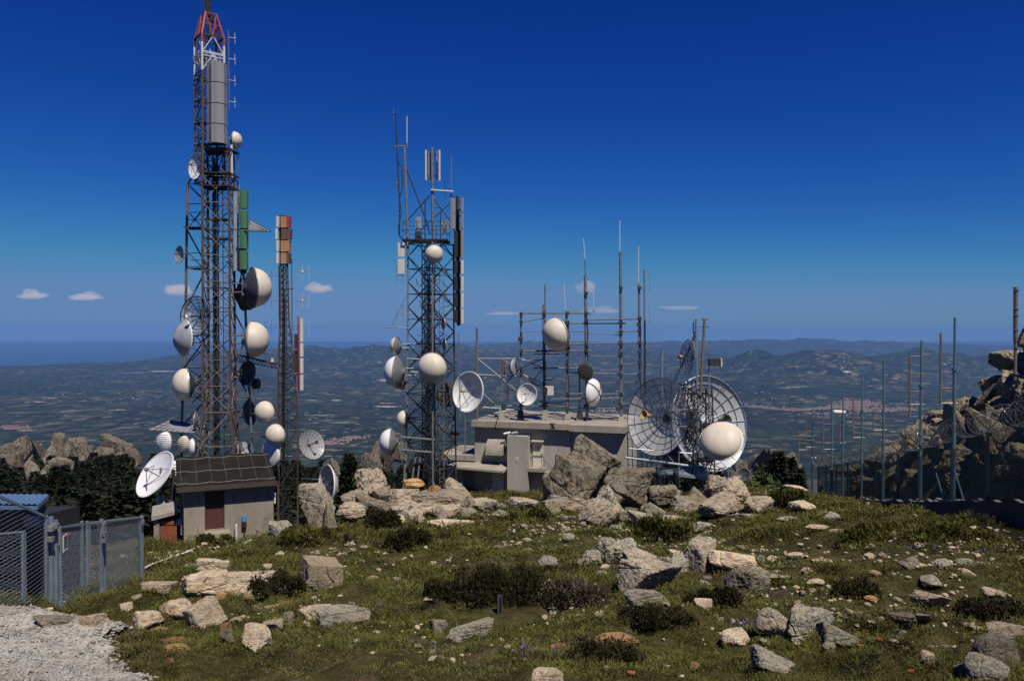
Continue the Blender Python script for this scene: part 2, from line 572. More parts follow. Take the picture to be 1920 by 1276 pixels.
t.links.new(co, vo2.inputs['Vector'])
def sep(o):
    s = t.nodes.new('ShaderNodeSeparateColor'); t.links.new(o, s.inputs[0]); return s
s1, s2 = sep(vo.outputs['Color']), sep(vo2.outputs['Color'])
wood = ramp(t, noise(t, co, .0048, 9, .78), [(.32, (.005, .008, .005)), (.5, (.014, .020, .010)), (.62, (.032, .038, .020)), (.76, (.075, .066, .042))])
fields = ramp(t, s1.outputs[1], [(0, (.030, .042, .020)), (.5, (.060, .072, .034)), (.8, (.115, .095, .062)), (1, (.20, .155, .11))])
macro = noise(t, co, .00035, 5, .6)
fm = N(t, 'ShaderNodeMath', operation='MULTIPLY')
t.links.new(ramp(t, s1.outputs[0], [(.66, 0), (.70, .8)]), fm.inputs[0])
t.links.new(ramp(t, macro, [(.42, 0), (.62, 1)]), fm.inputs[1])
col = mix(t, fm.outputs[0], wood, fields)
sp = N(t, 'ShaderNodeMath', operation='MULTIPLY')
t.links.new(ramp(t, s2.outputs[0], [(.93, 0), (.94, .9)]), sp.inputs[0])
t.links.new(ramp(t, noise(t, co, .0011, 4), [(.45, .15), (.6, 1)]), sp.inputs[1])
col = mix(t, sp.outputs[0], col, ramp(t, s2.outputs[1], [(0, (.06, .075, .035)), (.5, (.16, .125, .085)), (1, (.30, .24, .19))]))
t.links.new(col, b.inputs['Base Color']); b.inputs['Roughness'].default_value = 1; b.inputs['Specular IOR Level'].default_value = 0
M['plain'] = m
VG = vz(xx.ravel(), yy.ravel()).reshape(xx.shape)
tag(grid_mesh('plain', xx, yy, lambda x, y: VG.ravel(), M['plain']), kind='structure')
def vzi(x, y):                       # height of the plain read off its grid
    i = min(max(math.log(y / 3600) / math.log(46000 / 3600) * 419, 0), 418.99)
    j = min(max((x / y + 1) / 2 * 519, 0), 518.99)
    a, b_ = int(i), int(j)
    u, w_ = i - a, j - b_
    return float((VG[a, b_] * (1 - w_) + VG[a, b_ + 1] * w_) * (1 - u) + (VG[a + 1, b_] * (1 - w_) + VG[a + 1, b_ + 1] * w_) * u)

m, t, b = nt('sea water')
b.inputs['Base Color'].default_value = (.012, .045, .085, 1)
b.inputs['Roughness'].default_value = .35
M['sea'] = m
sea = MB().poly([(-90000, 9000, -945), (90000, 9000, -945), (90000, 50500, -945), (-90000, 50500, -945)])
tag(sea.build('sea', M['sea']), kind='structure')

def plainpt(px, py):
    r = P(px, py, 1.0)
    for Y in np.linspace(4000, 40000, 900):
        if r.z * Y < vzi(r.x * Y, Y):
            break
    return r.x * Y, Y

# towns down on the plain: far masses of roofs
def town(name, spots, n, seed, roofm, wallm, label, hs=(6, 12)):
    rg = np.random.default_rng(seed)
    vs, fs, mi = [], [], []
    base = len(vs)
    cnt = 0
    for (px, py, wp, hp, k) in spots:
        for _ in range(k):
            a = px + rg.normal() * wp * .45; bpx = py + rg.normal() * hp * .3
            r = P(a, bpx, 1.0)
            Y = -900 / r.z * (1 - .004)
            if Y < 3000 or Y > 30000: continue
            x = r.x * Y
            z0 = vzi(x, Y)
            Y = z0 / r.z if r.z < 0 else Y
            x = r.x * Y
            z0 = vzi(x, Y) - 1
            w, d, h = rg.uniform(5, 11), rg.uniform(5, 9), rg.uniform(*hs)
            b0 = len(vs)
            vs += [(x - w, Y - d, z0), (x + w, Y - d, z0), (x + w, Y + d, z0), (x - w, Y + d, z0),
                   (x - w, Y - d, z0 + h), (x + w, Y - d, z0 + h), (x + w, Y + d, z0 + h), (x - w, Y + d, z0 + h),
                   (x - w, Y, z0 + h + 3.5), (x + w, Y, z0 + h + 3.5)]
            fs += [(b0, b0 + 1, b0 + 5, b0 + 4), (b0 + 1, b0 + 2, b0 + 6, b0 + 5), (b0 + 2, b0 + 3, b0 + 7, b0 + 6), (b0 + 3, b0, b0 + 4, b0 + 7),
                   (b0 + 4, b0 + 5, b0 + 9, b0 + 8), (b0 + 6, b0 + 7, b0 + 8, b0 + 9)]
            mi += [1, 1, 1, 1, 0, 0]
    o = np_mesh(name, vs, fs, [roofm, wallm], matidx=mi)
    return tag(o, label, 'town', kind='stuff')
M['tile'] = surf('terracotta roofs', (.17, .09, .065), (.13, .075, .058), .02, .9)
M['housewall'] = surf('pale house walls', (.24, .195, .17), (.18, .145, .125), .02, .9)
M['pebbleroof'] = surf('pale roofs', (.36, .31, .28), (.27, .22, .19), .02, .9)
town('distant_town', [(1530, 762, 60, 5, 520), (1600, 757, 50, 9, 700), (1640, 768, 60, 6, 380), (1700, 767, 22, 4, 130), (1470, 764, 35, 2, 110), (1560, 775, 60, 7, 60), (1420, 760, 30, 4, 60)], 0, 3, M['tile'], M['housewall'],
     'long red roofed town spread over the plain at right')
town('distant_village', [(25, 801, 26, 5, 170), (50, 806, 14, 3, 50)], 0, 4, M['tile'], M['housewall'], 'red roofed village on the plain at the far left edge', (5, 8))
town('distant_suburb', [(665, 820, 22, 4, 40), (620, 830, 26, 6, 60), (640, 824, 30, 5, 30)], 0, 5, M['tile'], M['pebbleroof'], 'pale village on the slope between the thin mast and the middle tower', (4, 7))
town('distant_hamlets', [(1580, 698, 20, 2, 30), (1480, 680, 25, 1.5, 14), (730, 714, 26, 3, 30), (720, 762, 30, 1.5, 20), (1250, 760, 30, 8, 25), (1130, 770, 40, 8, 25), (560, 780, 60, 18, 10), (200, 745, 120, 25, 20), (420, 760, 60, 20, 10), (1450, 720, 150, 25, 20)], 0, 6, M['pebbleroof'], M['housewall'],
     'pale farm buildings dotted over the distant plain', (4, 7))

# pale quarry ground on the plain
def patch(name, px, py, w, h, seed, mat, label):
    rg = np.random.default_rng(seed)
    pts = []
    for k in range(26):
        a = 2 * math.pi * k / 26
        rr = rg.uniform(.45, 1.25)
        x, Y = plainpt(px + math.cos(a) * w * rr, py + math.sin(a) * h * rr)
        pts.append((x, Y, vzi(x, Y) + 9))
    c = np.mean(pts, 0)
    mb = MB(); mb.v = [V(p) for p in pts] + [V(c)]
    mb.f = [(k, (k + 1) % 26, 26) for k in range(26)]
    tag(mb.build(name, mat), kind='structure')
M['quarry'] = surf('bare quarry ground', (.42, .35, .29), (.26, .23, .18), .006, 1)
M['fieldtan'] = surf('dry field', (.40, .29, .17), (.30, .23, .14), .004, 1)
M['fieldyellow'] = surf('flowering field', (.42, .36, .06), (.33, .27, .06), .004, 1)
M['fieldgreen'] = surf('pasture', (.10, .14, .05), (.075, .10, .04), .004, 1)
for k, (px, py, w, h, mt) in enumerate([(730, 713, 38, 5, 'quarry'), (725, 764, 34, 2, 'quarry'), (725, 757, 28, 1.3, 'fieldyellow'), (585, 752, 18, 2, 'fieldtan'), (632, 752, 16, 2, 'fieldtan'),
        (75, 755, 20, 1.6, 'fieldtan'), (95, 748, 24, 1.4, 'fieldtan'), (1590, 699, 18, 3.2, 'quarry'), (640, 795, 50, 3, 'fieldgreen'), (600, 780, 40, 3, 'fieldgreen'), (560, 808, 50, 3, 'fieldgreen'), (1510, 819, 50, 2.2, 'fieldgreen'), (250, 700, 60, 2.5, 'fieldgreen'), (300, 697, 40, 2, 'fieldtan'), (1500, 726, 50, 2, 'fieldgreen'), (1480, 728, 30, 1.2, 'fieldtan'), (220, 770, 30, 1.2, 'fieldtan'), (1680, 711, 40, 1.2, 'fieldtan')]):
    patch('field', px, py, w * .6, h * .6, k, M[mt], '')
# ------------------------------------------------------------------ world, sun, haze, clouds
S = V((.30, -.52, 1.0)).normalized()
elev = math.asin(S.z)
azim = math.atan2(S.x, S.y)
w = bpy.data.worlds.new('World'); sc.world = w; w.use_nodes = True
t = w.node_tree
bg = t.nodes['Background']
sky = t.nodes.new('ShaderNodeTexSky'); sky.sky_type = 'NISHITA'; sky.sun_disc = False
sky.sun_elevation = elev; sky.sun_rotation = azim; sky.altitude = 1300; sky.air_density = SKY_AIR; sky.dust_density = SKY_DUST; sky.ozone_density = SKY_OZ
sp_ = t.nodes.new('ShaderNodeSeparateColor'); cc_ = t.nodes.new('ShaderNodeCombineColor')   # deep polarised mountain sky
t.links.new(sky.outputs[0], sp_.inputs[0])
for k_, (pw, gn, mxv) in enumerate(SKY_POW):
    p_ = N(t, 'ShaderNodeMath', operation='POWER'); p_.inputs[1].default_value = pw; t.links.new(sp_.outputs[k_], p_.inputs[0])
    q_ = N(t, 'ShaderNodeMath', operation='MULTIPLY'); q_.inputs[1].default_value = gn / SKY_STR; t.links.new(p_.outputs[0], q_.inputs[0])
    r_ = N(t, 'ShaderNodeMath', operation='SMOOTH_MIN'); r_.inputs[1].default_value = mxv / SKY_STR; r_.inputs[2].default_value = mxv / SKY_STR * .35; t.links.new(q_.outputs[0], r_.inputs[0])
    t.links.new(r_.outputs[0], cc_.inputs[k_])
t.links.new(cc_.outputs[0], bg.inputs[0])
bg.inputs[1].default_value = SKY_STR
sl = bpy.data.lights.new('sun', 'SUN'); sl.energy = SUN_E; sl.angle = math.radians(.5); sl.color = (1, .91, .78)
sc.view_settings.view_transform = 'Standard'; sc.view_settings.look = 'None'; sc.view_settings.exposure = 0.05
so = bpy.data.objects.new('sun', sl); so.rotation_euler = S.to_track_quat('Z', 'Y').to_euler(); COL.objects.link(so)

m = bpy.data.materials.new('haze air'); m.use_nodes = True; t = m.node_tree
t.nodes.remove(t.nodes['Principled BSDF'])
pv = t.nodes.new('ShaderNodeVolumePrincipled')
pv.inputs['Color'].default_value = HAZE_COL + (1,)
pv.inputs['Density'].default_value = HAZE_D
pv.inputs['Density Attribute'].default_value = ''
t.links.new(pv.outputs[0], t.nodes['Material Output'].inputs['Volume'])
try: m.cycles.homogeneous_volume = True
except Exception: pass
hz = MB().box((0, 23600, -480), (96000, 27200, 520)).build('haze', m)
tag(hz, kind='stuff')

m = bpy.data.materials.new('cloud vapour'); m.use_nodes = True; t = m.node_tree
t.nodes.remove(t.nodes['Principled BSDF'])
pv = t.nodes.new('ShaderNodeVolumePrincipled')
pv.inputs['Color'].default_value = (.97, .94, .965, 1)
pv.inputs['Density'].default_value = .0022
pv.inputs['Density Attribute'].default_value = ''
t.links.new(pv.outputs[0], t.nodes['Material Output'].inputs['Volume'])
try: m.cycles.homogeneous_volume = True
except Exception: pass
M['cloud'] = m
M['thin cloud'] = m.copy(); M['thin cloud'].node_tree.nodes['Principled Volume'].inputs['Density'].default_value = .0005
sc.cycles.volume_bounces = 8
sc.cycles.max_bounces = 12
sc.cycles.transparent_max_bounces = 32

def icos(sub):
    import bmesh
    bm = bmesh.new(); bmesh.ops.create_icosphere(bm, subdivisions=sub, radius=1.0)
    v = np.array([q.co[:] for q in bm.verts]); f = np.array([[q.index for q in p.verts] for p in bm.faces])
    bm.free(); return v, f
ICO = {k: icos(k) for k in (1, 2, 3, 4, 5, 6)}

def cloud(px, py, wp, hp, Y, seed, label, th=.5):
    v, f = ICO[5]
    k = Y / F
    rg = np.random.default_rng(seed)
    # puffs along the length, flat base: union radius by the furthest puff along each direction
    r = np.full(len(v), .62)
    for _ in range(11):
        c = rg.normal(size=3); c[2] = abs(c[2]) * .55; c /= np.linalg.norm(c)
        r = np.maximum(r, rg.uniform(.75, 1.05) * np.exp(-((1 - v @ c) / rg.uniform(.10, .28)) ** 2))
    r = r + .13 * fbm(v * 2.6 + seed, 4, seed)
    q = v * r[:, None]
    q[:, 2] = np.where(q[:, 2] < 0, q[:, 2] * .45, q[:, 2])
    q = q * np.array([wp * k * .6, wp * k * .4, hp * k * .95]) * np.array([1.08, 1, 1])
    o = np_mesh('cloud', q, f, M['cloud'], True, loc=P(px, py + hp * .3, Y))
    if Y > 30000: o.data.materials[0] = M['thin cloud']
    tag(o, label, 'cloud', 'small clouds low in the sky')
cloud(58, 552, 52, 16, 24000, 1, 'small flat cloud nearest the left edge of the sky')
cloud(156, 555, 62, 15, 24500, 2, 'long flat cloud between the left edge and the tall rusty tower')
cloud(335, 540, 58, 27, 23000, 3, 'puffy cloud just left of the tall rusty tower')
cloud(596, 538, 50, 20, 25000, 4, 'round white cloud to the right of the thin mast')
cloud(1098, 536, 36, 32, 24000, 5, 'tall grey cloud behind the whips of the roof rack')
cloud(940, 587, 80, 6, 36000, 6, 'thin streak of cloud left of the roof rack')
cloud(1130, 580, 70, 14, 36000, 7, 'low pinkish cloud behind the top of the roof rack')
cloud(1275, 576, 76, 8, 38000, 8, 'thin streak of cloud above the right group of dishes')
# ------------------------------------------------------------------ lattice masts
def corners(cx, cy, r, rot, z):
    return [V((cx + r * math.cos(rot + k * math.pi / 2), cy + r * math.sin(rot + k * math.pi / 2), z)) for k in range(4)]

def lat(legs, br, cb, ct, n, lr, brr, pat='Z', nn=4, tri=None):
    """legs: list of 4 MBs (or None), br: MB for braces"""
    m_ = len(cb)
    for k in range(m_):
        if legs is not None:
            legs[k].bar(cb[k], ct[k], lr, nn)
    for i in range(n):
        a, b_ = i / n, (i + 1) / n
        lo = [c.lerp(d, a) for c, d in zip(cb, ct)]
        hi = [c.lerp(d, b_) for c, d in zip(cb, ct)]
        for k in range(m_):
            j = (k + 1) % m_
            br.bar(lo[k], lo[j], brr, 4)
            if pat == 'X':
                br.bar(lo[k], hi[j], brr, 4); br.bar(lo[j], hi[k], brr, 4)
            elif pat == 'K':
                md = (hi[k] + hi[j]) / 2
                br.bar(lo[k], md, brr, 4); br.bar(lo[j], md, brr, 4)
            elif pat == 'Z':
                if (i + k) % 2: br.bar(lo[k], hi[j], brr, 4)
                else: br.bar(lo[j], hi[k], brr, 4)
            elif pat == 'D':
                md = (lo[k] + lo[j]) / 2; mu = (hi[k] + hi[j]) / 2
                ml = (lo[k] + hi[k]) / 2; mr = (lo[j] + hi[j]) / 2
                for p, q in ((md, ml), (md, mr), (ml, mu), (mr, mu)):
                    br.bar(p, q, brr, 4)
    for k in range(m_):
        br.bar(ct[k], ct[(k + 1) % m_], brr, 4)

def zpx(py, Y): return P(960, py, Y).z
def xpx(px, Y): return (px - 960) / F * Y / CA
def pline(mb, Y, r, *pts, n=5):
    for a, b_ in zip(pts, pts[1:]):
        mb.bar(P(a[0], a[1], a[2] if len(a) > 2 else Y), P(b_[0], b_[1], b_[2] if len(b_) > 2 else Y), r, n)
    return mb
def grate(mb, c, ux, uy, hx, hy, n=10, r=.018):
    for i in range(n + 1):
        q = -1 + 2 * i / n
        mb.bar(c + ux * (q * hx) - uy * hy, c + ux * (q * hx) + uy * hy, r, 4)
    for i in range(int(n * hy / hx) + 2):
        q = -1 + 2 * i / (int(n * hy / hx) + 1)
        mb.bar(c - ux * hx + uy * (q * hy), c + ux * hx + uy * (q * hy), r, 4)
X3, Y3, Z3 = V((1, 0, 0)), V((0, 1, 0)), V((0, 0, 1))
AXIS = {}

# ---- tall rusty tower -------------------------------------------------
TY = 45.0
tx = xpx(411, TY); tb = gat(tx, TY) - .2
AXIS['T1'] = (tx, TY, .8)
T1 = thing('lattice_tower', 'tallest tower, rusty lattice with a red and white top behind the dark roofed hut', 'tower', (tx, TY, tb))
rot = math.radians(45 + 9)
z0, z1, z2 = tb, zpx(770, TY), zpx(285, TY)
c0 = corners(tx - .1, TY, 2.05, rot, z0); c1 = corners(tx, TY, 1.03, rot, z1); c2 = corners(tx, TY, 1.0, rot, z2)
legs = [MB() for _ in range(4)]; br = MB()
lat(legs, br, c0, c1, 4, .075, .042, 'Z'); lat(legs, br, c1, c2, 10, .072, .030, 'X')
for L in legs: L.build('leg', M['rust'], T1)
br.build('bracing', M['lightrust'], T1)
# side frame standing out left and right of the core
ol, orr, bo = MB(), MB(), MB()
LP = [(352, 345), (350, 440), (349, 540), (346, 660), (341, 785)]
RP = [(447, 345), (453, 440), (459, 560), (465, 680), (471, 800), (474, 880)]
pline(ol, 46.6, .075, *LP, n=6); pline(orr, 46.6, .075, *RP, n=6)
ol.bar(P(341, 785, 46.6), V((P(338, 785, 46.6).x, 46.6, gat(P(338, 785, 46.6).x, 46.6))), .07, 6)
def lx(y, pts):
    return float(np.interp(y, [p[1] for p in pts], [p[0] for p in pts]))
for i, y in enumerate([345, 382, 430, 500, 580, 630, 690, 745]):
    y2 = [382, 430, 500, 580, 630, 690, 745, 800][i]
    a, b_ = (lx(y, LP), y), (389, y2)
    if i % 2: a, b_ = (389, y), (lx(y2, LP), y2)
    bo.bar(P(a[0], a[1], 46.6), P(b_[0], b_[1], 45.2), .045, 4)
    bo.bar(P(lx(y, LP), y, 46.6), P(389, y, 45.3), .032, 4)
    a, b_ = (lx(y, RP), y), (437, y2)
    if not i % 2: a, b_ = (437, y), (lx(y2, RP), y2)
    bo.bar(P(a[0], a[1], 46.6), P(b_[0], b_[1], 45.2), .04, 4)
    if i % 2: bo.bar(P(lx(y, RP), y, 46.6), P(437, y, 45.3), .03, 4)
pline(bo, 46, .05, (352, 345, 46.6), (368, 318, 46)); pline(bo, 46, .05, (447, 345, 46.6), (436, 328, 45.5))
for y in (395, 470, 610, 720): pline(bo, 46, .03, (lx(y, LP), y, 46.6), (392, y + 45, 45.4))
for y in (655, 700, 712, 735): pline(bo, 46, .03, (360, y + 20, 46.2), (392, y - 14, 45.3)); pline(bo, 46, .03, (358, y - 6, 46.2), (392, y + 18, 45.3))
ol.build('leg', M['lightrust'], T1); orr.build('leg', M['galv'], T1); bo.build('side_bracing', M['rust'], T1)
# inside: ladders and cable bundles
cb = MB()
for k, (dx, dy) in enumerate([(-.35, .1), (-.28, .18), (-.2, .1), (-.12, .2)]):
    cb.bar((tx + dx, TY + dy, z0 + .5), (tx + dx + .02, TY + dy, zpx(290 + 6 * k, TY)), .05, 5)
cb.build('cable_bundle', M['black'], T1)
ld = MB()
for s in (.12, .5): ld.bar((tx + s, TY + .35, z0), (tx + s, TY + .35, z2), .025, 4)
z = z0 + .3
while z < z2: ld.bar((tx + .12, TY + .35, z), (tx + .5, TY + .35, z), .016, 4); z += .3
ld.build('ladder', M['dark'], T1)
hp = MB(); rg = random.Random(3)
for k in range(34):      # feeder loops and clutter among the braces
    y = rg.uniform(300, 800); xa = rg.uniform(392, 430)
    p = P(xa, y, TY - .2 + rg.uniform(0, .8)); q = p + V((rg.uniform(-.5, .5), rg.uniform(-.2, .2), rg.uniform(-1.1, -.3)))
    md = (p + q) / 2 + V((rg.uniform(-.2, .2), 0, -.25))
    hp = MB(); hp.tube([p, p.lerp(md, .5) + V((0, 0, -.05)), md, md.lerp(q, .5) + V((0, 0, -.05)), q], .02, 4); hp.build('feeder_cable', M['black'], T1)
pf = MB()
for y, xa, xb in ((428, 352, 392), (504, 357, 392)):
    c = (P(xa, y, 46.6) + P(xb, y, 46.0)) / 2
    grate(pf, c, X3, Y3, (P(xb, y, 46).x - P(xa, y, 46).x) / 2, .7, 8)
    for dz in (.55, 1.0):
        pline(pf, 46, .02, (xa, y - dz * 30, 46.6), (xb, y - dz * 30, 46))
    pf.build('platform', M['dark'], T1); pf = MB()
for y in (283, 328, 352):
    pf = MB(); grate(pf, P(411, y, TY), X3, Y3, .85, .85, 8, .03); pf.build('platform', M['dark'], T1)
for y in (412, 448, 540, 585): pf = MB(); grate(pf, P(411, y, TY), X3, Y3, .6, .6, 6, .02); pf.build('platform', M['dark'], T1)
# upper section, a corner towards us
ux = xpx(396, TY)
rot2 = math.radians(-90 - 5)
r_ = .86
def uc(py, r=r_): return corners(ux, TY, r, rot2, zpx(py, TY))
br = MB()
lat(None, br, uc(345), uc(140), 7, .05, .03, 'Z')
br.build('bracing', M['rust'], T1)
for (ya, yb, mt, lb) in ((345, 140, 'rust', None), (140, 88, 'whitep', 'white painted leg'), (88, 73, 'redp', 'red painted leg')):
    a, b_ = uc(ya), uc(yb)
    for k in range(4): MB().bar(a[k], b_[k], .062, 6).build('leg', M[mt], T1, label=lb)
br = MB(); lat(None, br, uc(140), uc(73), 2, .05, .03, 'K'); br.build('bracing', M['whitep'], T1, label='white painted bracing')
top = MB(); top2 = MB()
a, b_ = uc(73), uc(28, .42)
for k in range(4): top.bar(a[k], b_[k], .06, 6)
for k in range(4):
    j = (k + 1) % 4
    top.bar(b_[k], b_[j], .03, 4); md = (a[k] + a[j]) / 2
    top.bar(md, b_[k], .035, 4); top.bar(md, b_[j], .035, 4); top.bar(a[k].lerp(b_[k], .5), a[j].lerp(b_[j], .5), .03, 4)
top.build('tower_cap', M['redp'], T1)
for k in range(4): top2.bar(a[k], a[(k + 1) % 4], .06, 4)
top2.bar(P(393, 75, TY), P(393, 24, TY), .09, 6)
ca, cbb = corners(ux - .07, TY, .2, rot, zpx(30, TY)), corners(ux - .07, TY, .2, rot, zpx(-60, TY))
lat([top2] * 4, top2, ca, cbb, 9, .035, .02, 'X')
top2.bar(P(393, 24, TY), P(393, -60, TY), .06, 6)
top2.build('spire', M['dark'], T1)
lad = MB()
for y in range(92, 345, 6): pline(lad, 45, .014, (372, y, 45.3), (384, y + 1, 45.3))
for xq in (372, 384): pline(lad, 45, .02, (xq, 92, 45.3), (xq, 345, 45.3))
for y in (110, 150, 190, 232, 272): grate(lad, P(380, y, 45.2), X3, Y3, .36, .35, 5, .025)
lad.build('caged_ladder', M['galv'], T1)
for k in range(2):
    q = MB(); pts = [uc(112 - k * 8)[i] for i in range(4)] 
    for i in range(4): q.bar(pts[i], pts[(i + 1) % 4], .03, 4)
    for i in range(4):
        for f_ in (.2, .4, .6, .8): q.bar(pts[i].lerp(pts[(i + 1) % 4], f_), pts[i].lerp(pts[(i + 1) % 4], f_) - V((0, 0, .35)), .015, 4)
    q.build('railing', M['whitep'], T1)

# ---- panel antennas ----------------------------------------------------
def faceted(mb, c, w, h, dep, n=3, bulge=.35):
    """upright housing, front bowed out in n facets, facing -y"""
    pts = []
    for i in range(n + 1):
        q = -1 + 2 * i / n
        pts.append((q * w / 2, -dep / 2 - bulge * dep * (1 - q * q)))
    pts += [(w / 2, dep / 2), (-w / 2, dep / 2)]
    lo = [V(c) + V((x, y, -h / 2)) for x, y in pts]; hi = [V(c) + V((x, y, h / 2)) for x, y in pts]
    b = len(mb.v); m_ = len(pts)
    mb.v += lo + hi
    mb.f.append(tuple(range(b, b + m_))[::-1]); mb.f.append(tuple(range(b + m_, b + 2 * m_)))
    for k in range(m_):
        j = (k + 1) % m_
        mb.f.append((b + k, b + j, b + m_ + j, b + m_ + k))

def panel(name, px0, px1, y0, y1, Y, dep, mat, label, group, cat='antenna', yaw=0, bulge=.3, nf=3, back=None, backx=0):
    c = P((px0 + px1) / 2, (y0 + y1) / 2, Y)
    root = thing(name, label, cat, c, group)
    w_, h_ = (px1 - px0) * Y / F, (y1 - y0) * Y / F
    mb = MB(); faceted(mb, c, w_, h_, dep, nf, bulge)
    o = mb.build('housing', mat, root)
    k = MB()
    if backx:
        for q in (-.35, .35): k.bar(c + V((0, 0, q * h_)), c + V((backx * Y / F, dep * .3, q * h_)), .035, 4)
    else:
        for q in (-.3, .3): k.bar(c + V((0, dep / 2 - .02, q * h_)), c + V((0, dep / 2 + .35, q * h_)), .035, 4)
    k.build('bracket', M['dark'], root)
    if yaw:
        for ch in root.children: ch.data.transform(Matrix.Rotation(yaw, 4, 'Z'))
    return root
for k, (a, b_) in enumerate([(120, 157), (159, 196), (198, 234), (236, 270)]):
    root = panel('antenna_housing', 391, 423, a, b_, 44.0, .5, M['panelgrey'], ['grey bowed antenna housing at the top of the column of four under the red cap', 'second grey bowed antenna housing below the red cap of the tall tower', 'third grey bowed antenna housing below the red cap of the tall tower', 'grey bowed antenna housing at the bottom of the column of four, above the rusty lattice'][k], 'grey antenna housings on the tall tower', bulge=.5)
    q = MB(); c = P(407, b_ + .6, 44.0); faceted(q, c, .92, .05, .44, 3, .5); q.build('seam', M['black'], root)
    q = MB(); q.box(P(395, (a + b_) / 2, 43.55), (.04, .03, (b_ - a) * 44 / F / 2 - .03)); q.build('cable_duct', M['dark'], root)
for k, (a, b_) in enumerate([(357, 391), (395, 428), (431, 466), (470, 505)]):
    panel('green_panel', 451, 464, a, b_, 44.6, .35, M['green'], ['green antenna panel at the top of the column of four on the tall tower', 'second green antenna panel from the top of its column', 'third green antenna panel from the top of its column', 'lowest green antenna panel of its column, in front of a dark dish'][k], 'green antenna panels on the tall tower', bulge=.12, nf=4, backx=-8)
for k, (a, b_) in enumerate([(360, 430), (432, 508)]):
    panel('strip_antenna', 438, 446, a, b_, 45.2, .3, M['greydish'], ['dim grey strip panel left of the upper green panels', 'dim grey strip panel left of the lower green panels'][k], 'grey strip panels beside the green column', backx=6)
# side dipoles at the top right of the tall tower
pole = thing('dipole_mast', 'thin side pole with four white dipoles beside the top of the tall tower', 'antenna', P(429, 210, 45.6))
pline(MB(), 45.6, .03, (428, 57), (430, 210)).build('pole', M['galv'], pole)
for y in (72, 112, 152, 192):
    d = pline(pline(MB(), 45.6, .018, (428, y - 2), (440, y)), 45.6, .014, (440, y - 10), (441, y + 10)); d.ball(P(440.5, y, 45.6), .05)
    d.build('dipole', M['panelwhite'], pole)
st = MB()
for y in (85, 125, 165, 205): pline(st, 45.6, .02, (424, y), (430, y))
st.build('standoff', M['dark'], pole)
a = thing('side_antenna', 'thin grey rod antenna hanging right of the tower under the topmost white dome', 'antenna', P(440, 322, 45.5))
pline(MB(), 45.5, .025, (446, 281), (447, 318), (444, 322), (436, 322)).build('rod', M['galv'], a)
a = thing('tube_antenna', 'pale upright tube fixed to the right edge of the tall tower below the grey housings', 'antenna', P(436, 300, 44.8))
pline(MB(), 44.8, .07, (434, 272), (435, 333), n=8).build('tube', M['panelwhite'], a)

# ice shields
def shield(label, pts, Y0s, mat, nx, ny, anchor):
    q = [P(p[0], p[1], y) for p, y in zip(pts, Y0s)]
    root = thing('ice_shield', label, 'shield', sum(q, V()) / 4)
    mb = MB()
    for i in range(nx + 1): mb.bar(q[0].lerp(q[1], i / nx), q[3].lerp(q[2], i / nx), .03, 4)
    for i in range(ny + 1): mb.bar(q[0].lerp(q[3], i / ny), q[1].lerp(q[2], i / ny), .03, 4)
    mb.build('frame', M['dark'], root)
    up = V((0, 0, .02))
    MB().hexa([p - up * .6 for p in q], [p + up * .4 for p in q]).build('grating', mat, root)
    k = MB()
    for p, an in anchor: k.bar(P(*p), P(*an), .04, 4)
    k.build('strut', M['galv'], root)
shield('wide grey grating shield above the small dishes left of the tall tower', [(276, 806), (362, 812), (388, 800), (318, 787)], [43.6, 43.6, 46.2, 46.2], M['panelgrey'], 8, 4, [((360, 812, 43.6), (395, 840, 44.4)), ((386, 800, 46.2), (400, 830, 45.5))])
shield('dark grating shield sticking out right of the tall tower beside the green panels', [(447, 432), (478, 434), (508, 434), (472, 413)], [44.5, 44.2, 45.5, 47], M['meshdark'], 7, 4, [((470, 414, 46), (440, 410, 45.4))])

# ---- thin mast with coloured boxes --------------------------------------
MY = 46.0
mx = xpx(534, MY); mb0 = gat(mx, MY) - .2
AXIS['T2'] = (mx, MY, .5)
T2 = thing('lattice_mast', 'thin dark lattice mast with faded red and tan boxes on top', 'mast', (mx, MY, mb0))
def c2_(px, w, py):
    x = xpx(px, MY); r = w * MY / F / 2 * 1.18
    return corners(x, MY, r, math.radians(45 + 14), zpx(py, MY))
legs = [MB() for _ in range(4)]; br = MB()
cs = [c2_(539, 42, 952), c2_(539, 42, 805), c2_(536, 36, 700), c2_(534, 18, 598), c2_(533, 15, 496)]
cs[0] = [V((p.x, p.y, mb0)) for p in cs[0]]
for (a, b_, n, pt) in ((0, 1, 4, 'X'), (1, 2, 5, 'X'), (2, 3, 7, 'X'), (3, 4, 9, 'X')):
    lat(legs, br, cs[a], cs[b_], n, .05, .024, pt)
for L in legs: L.build('leg', M['rust'], T2)
br.build('bracing', M['dark'], T2)
q = MB()
for s in (.0, .22): q.bar((mx - .05 + s, MY, mb0), (mx - .05 + s * .6, MY, zpx(496, MY)), .022, 4)
z = mb0 + .3
while z < zpx(500, MY): q.bar((mx - .05, MY, z), (mx + .12, MY, z), .014, 4); z += .3
for k in range(4): q.bar((mx - .3 + k * .07, MY + .1, mb0), (mx - .12 + k * .04, MY + .1, zpx(500 + 20 * k, MY)), .03, 4)
q.build('ladder', M['black'], T2)
pline(pline(pline(MB(), MY, .03, (523, 497), (524, 640), (522, 700)), MY, .025, (547, 486), (548, 700)), MY, .03, (524, 541), (551, 541)).build('side_pole', M['dark'], T2)
cols_ = [('tanbox', 'redbox'), ('brownbox', 'brownbox'), ('tanbox', 'tanbox'), ('tanbox', 'brownbox')]
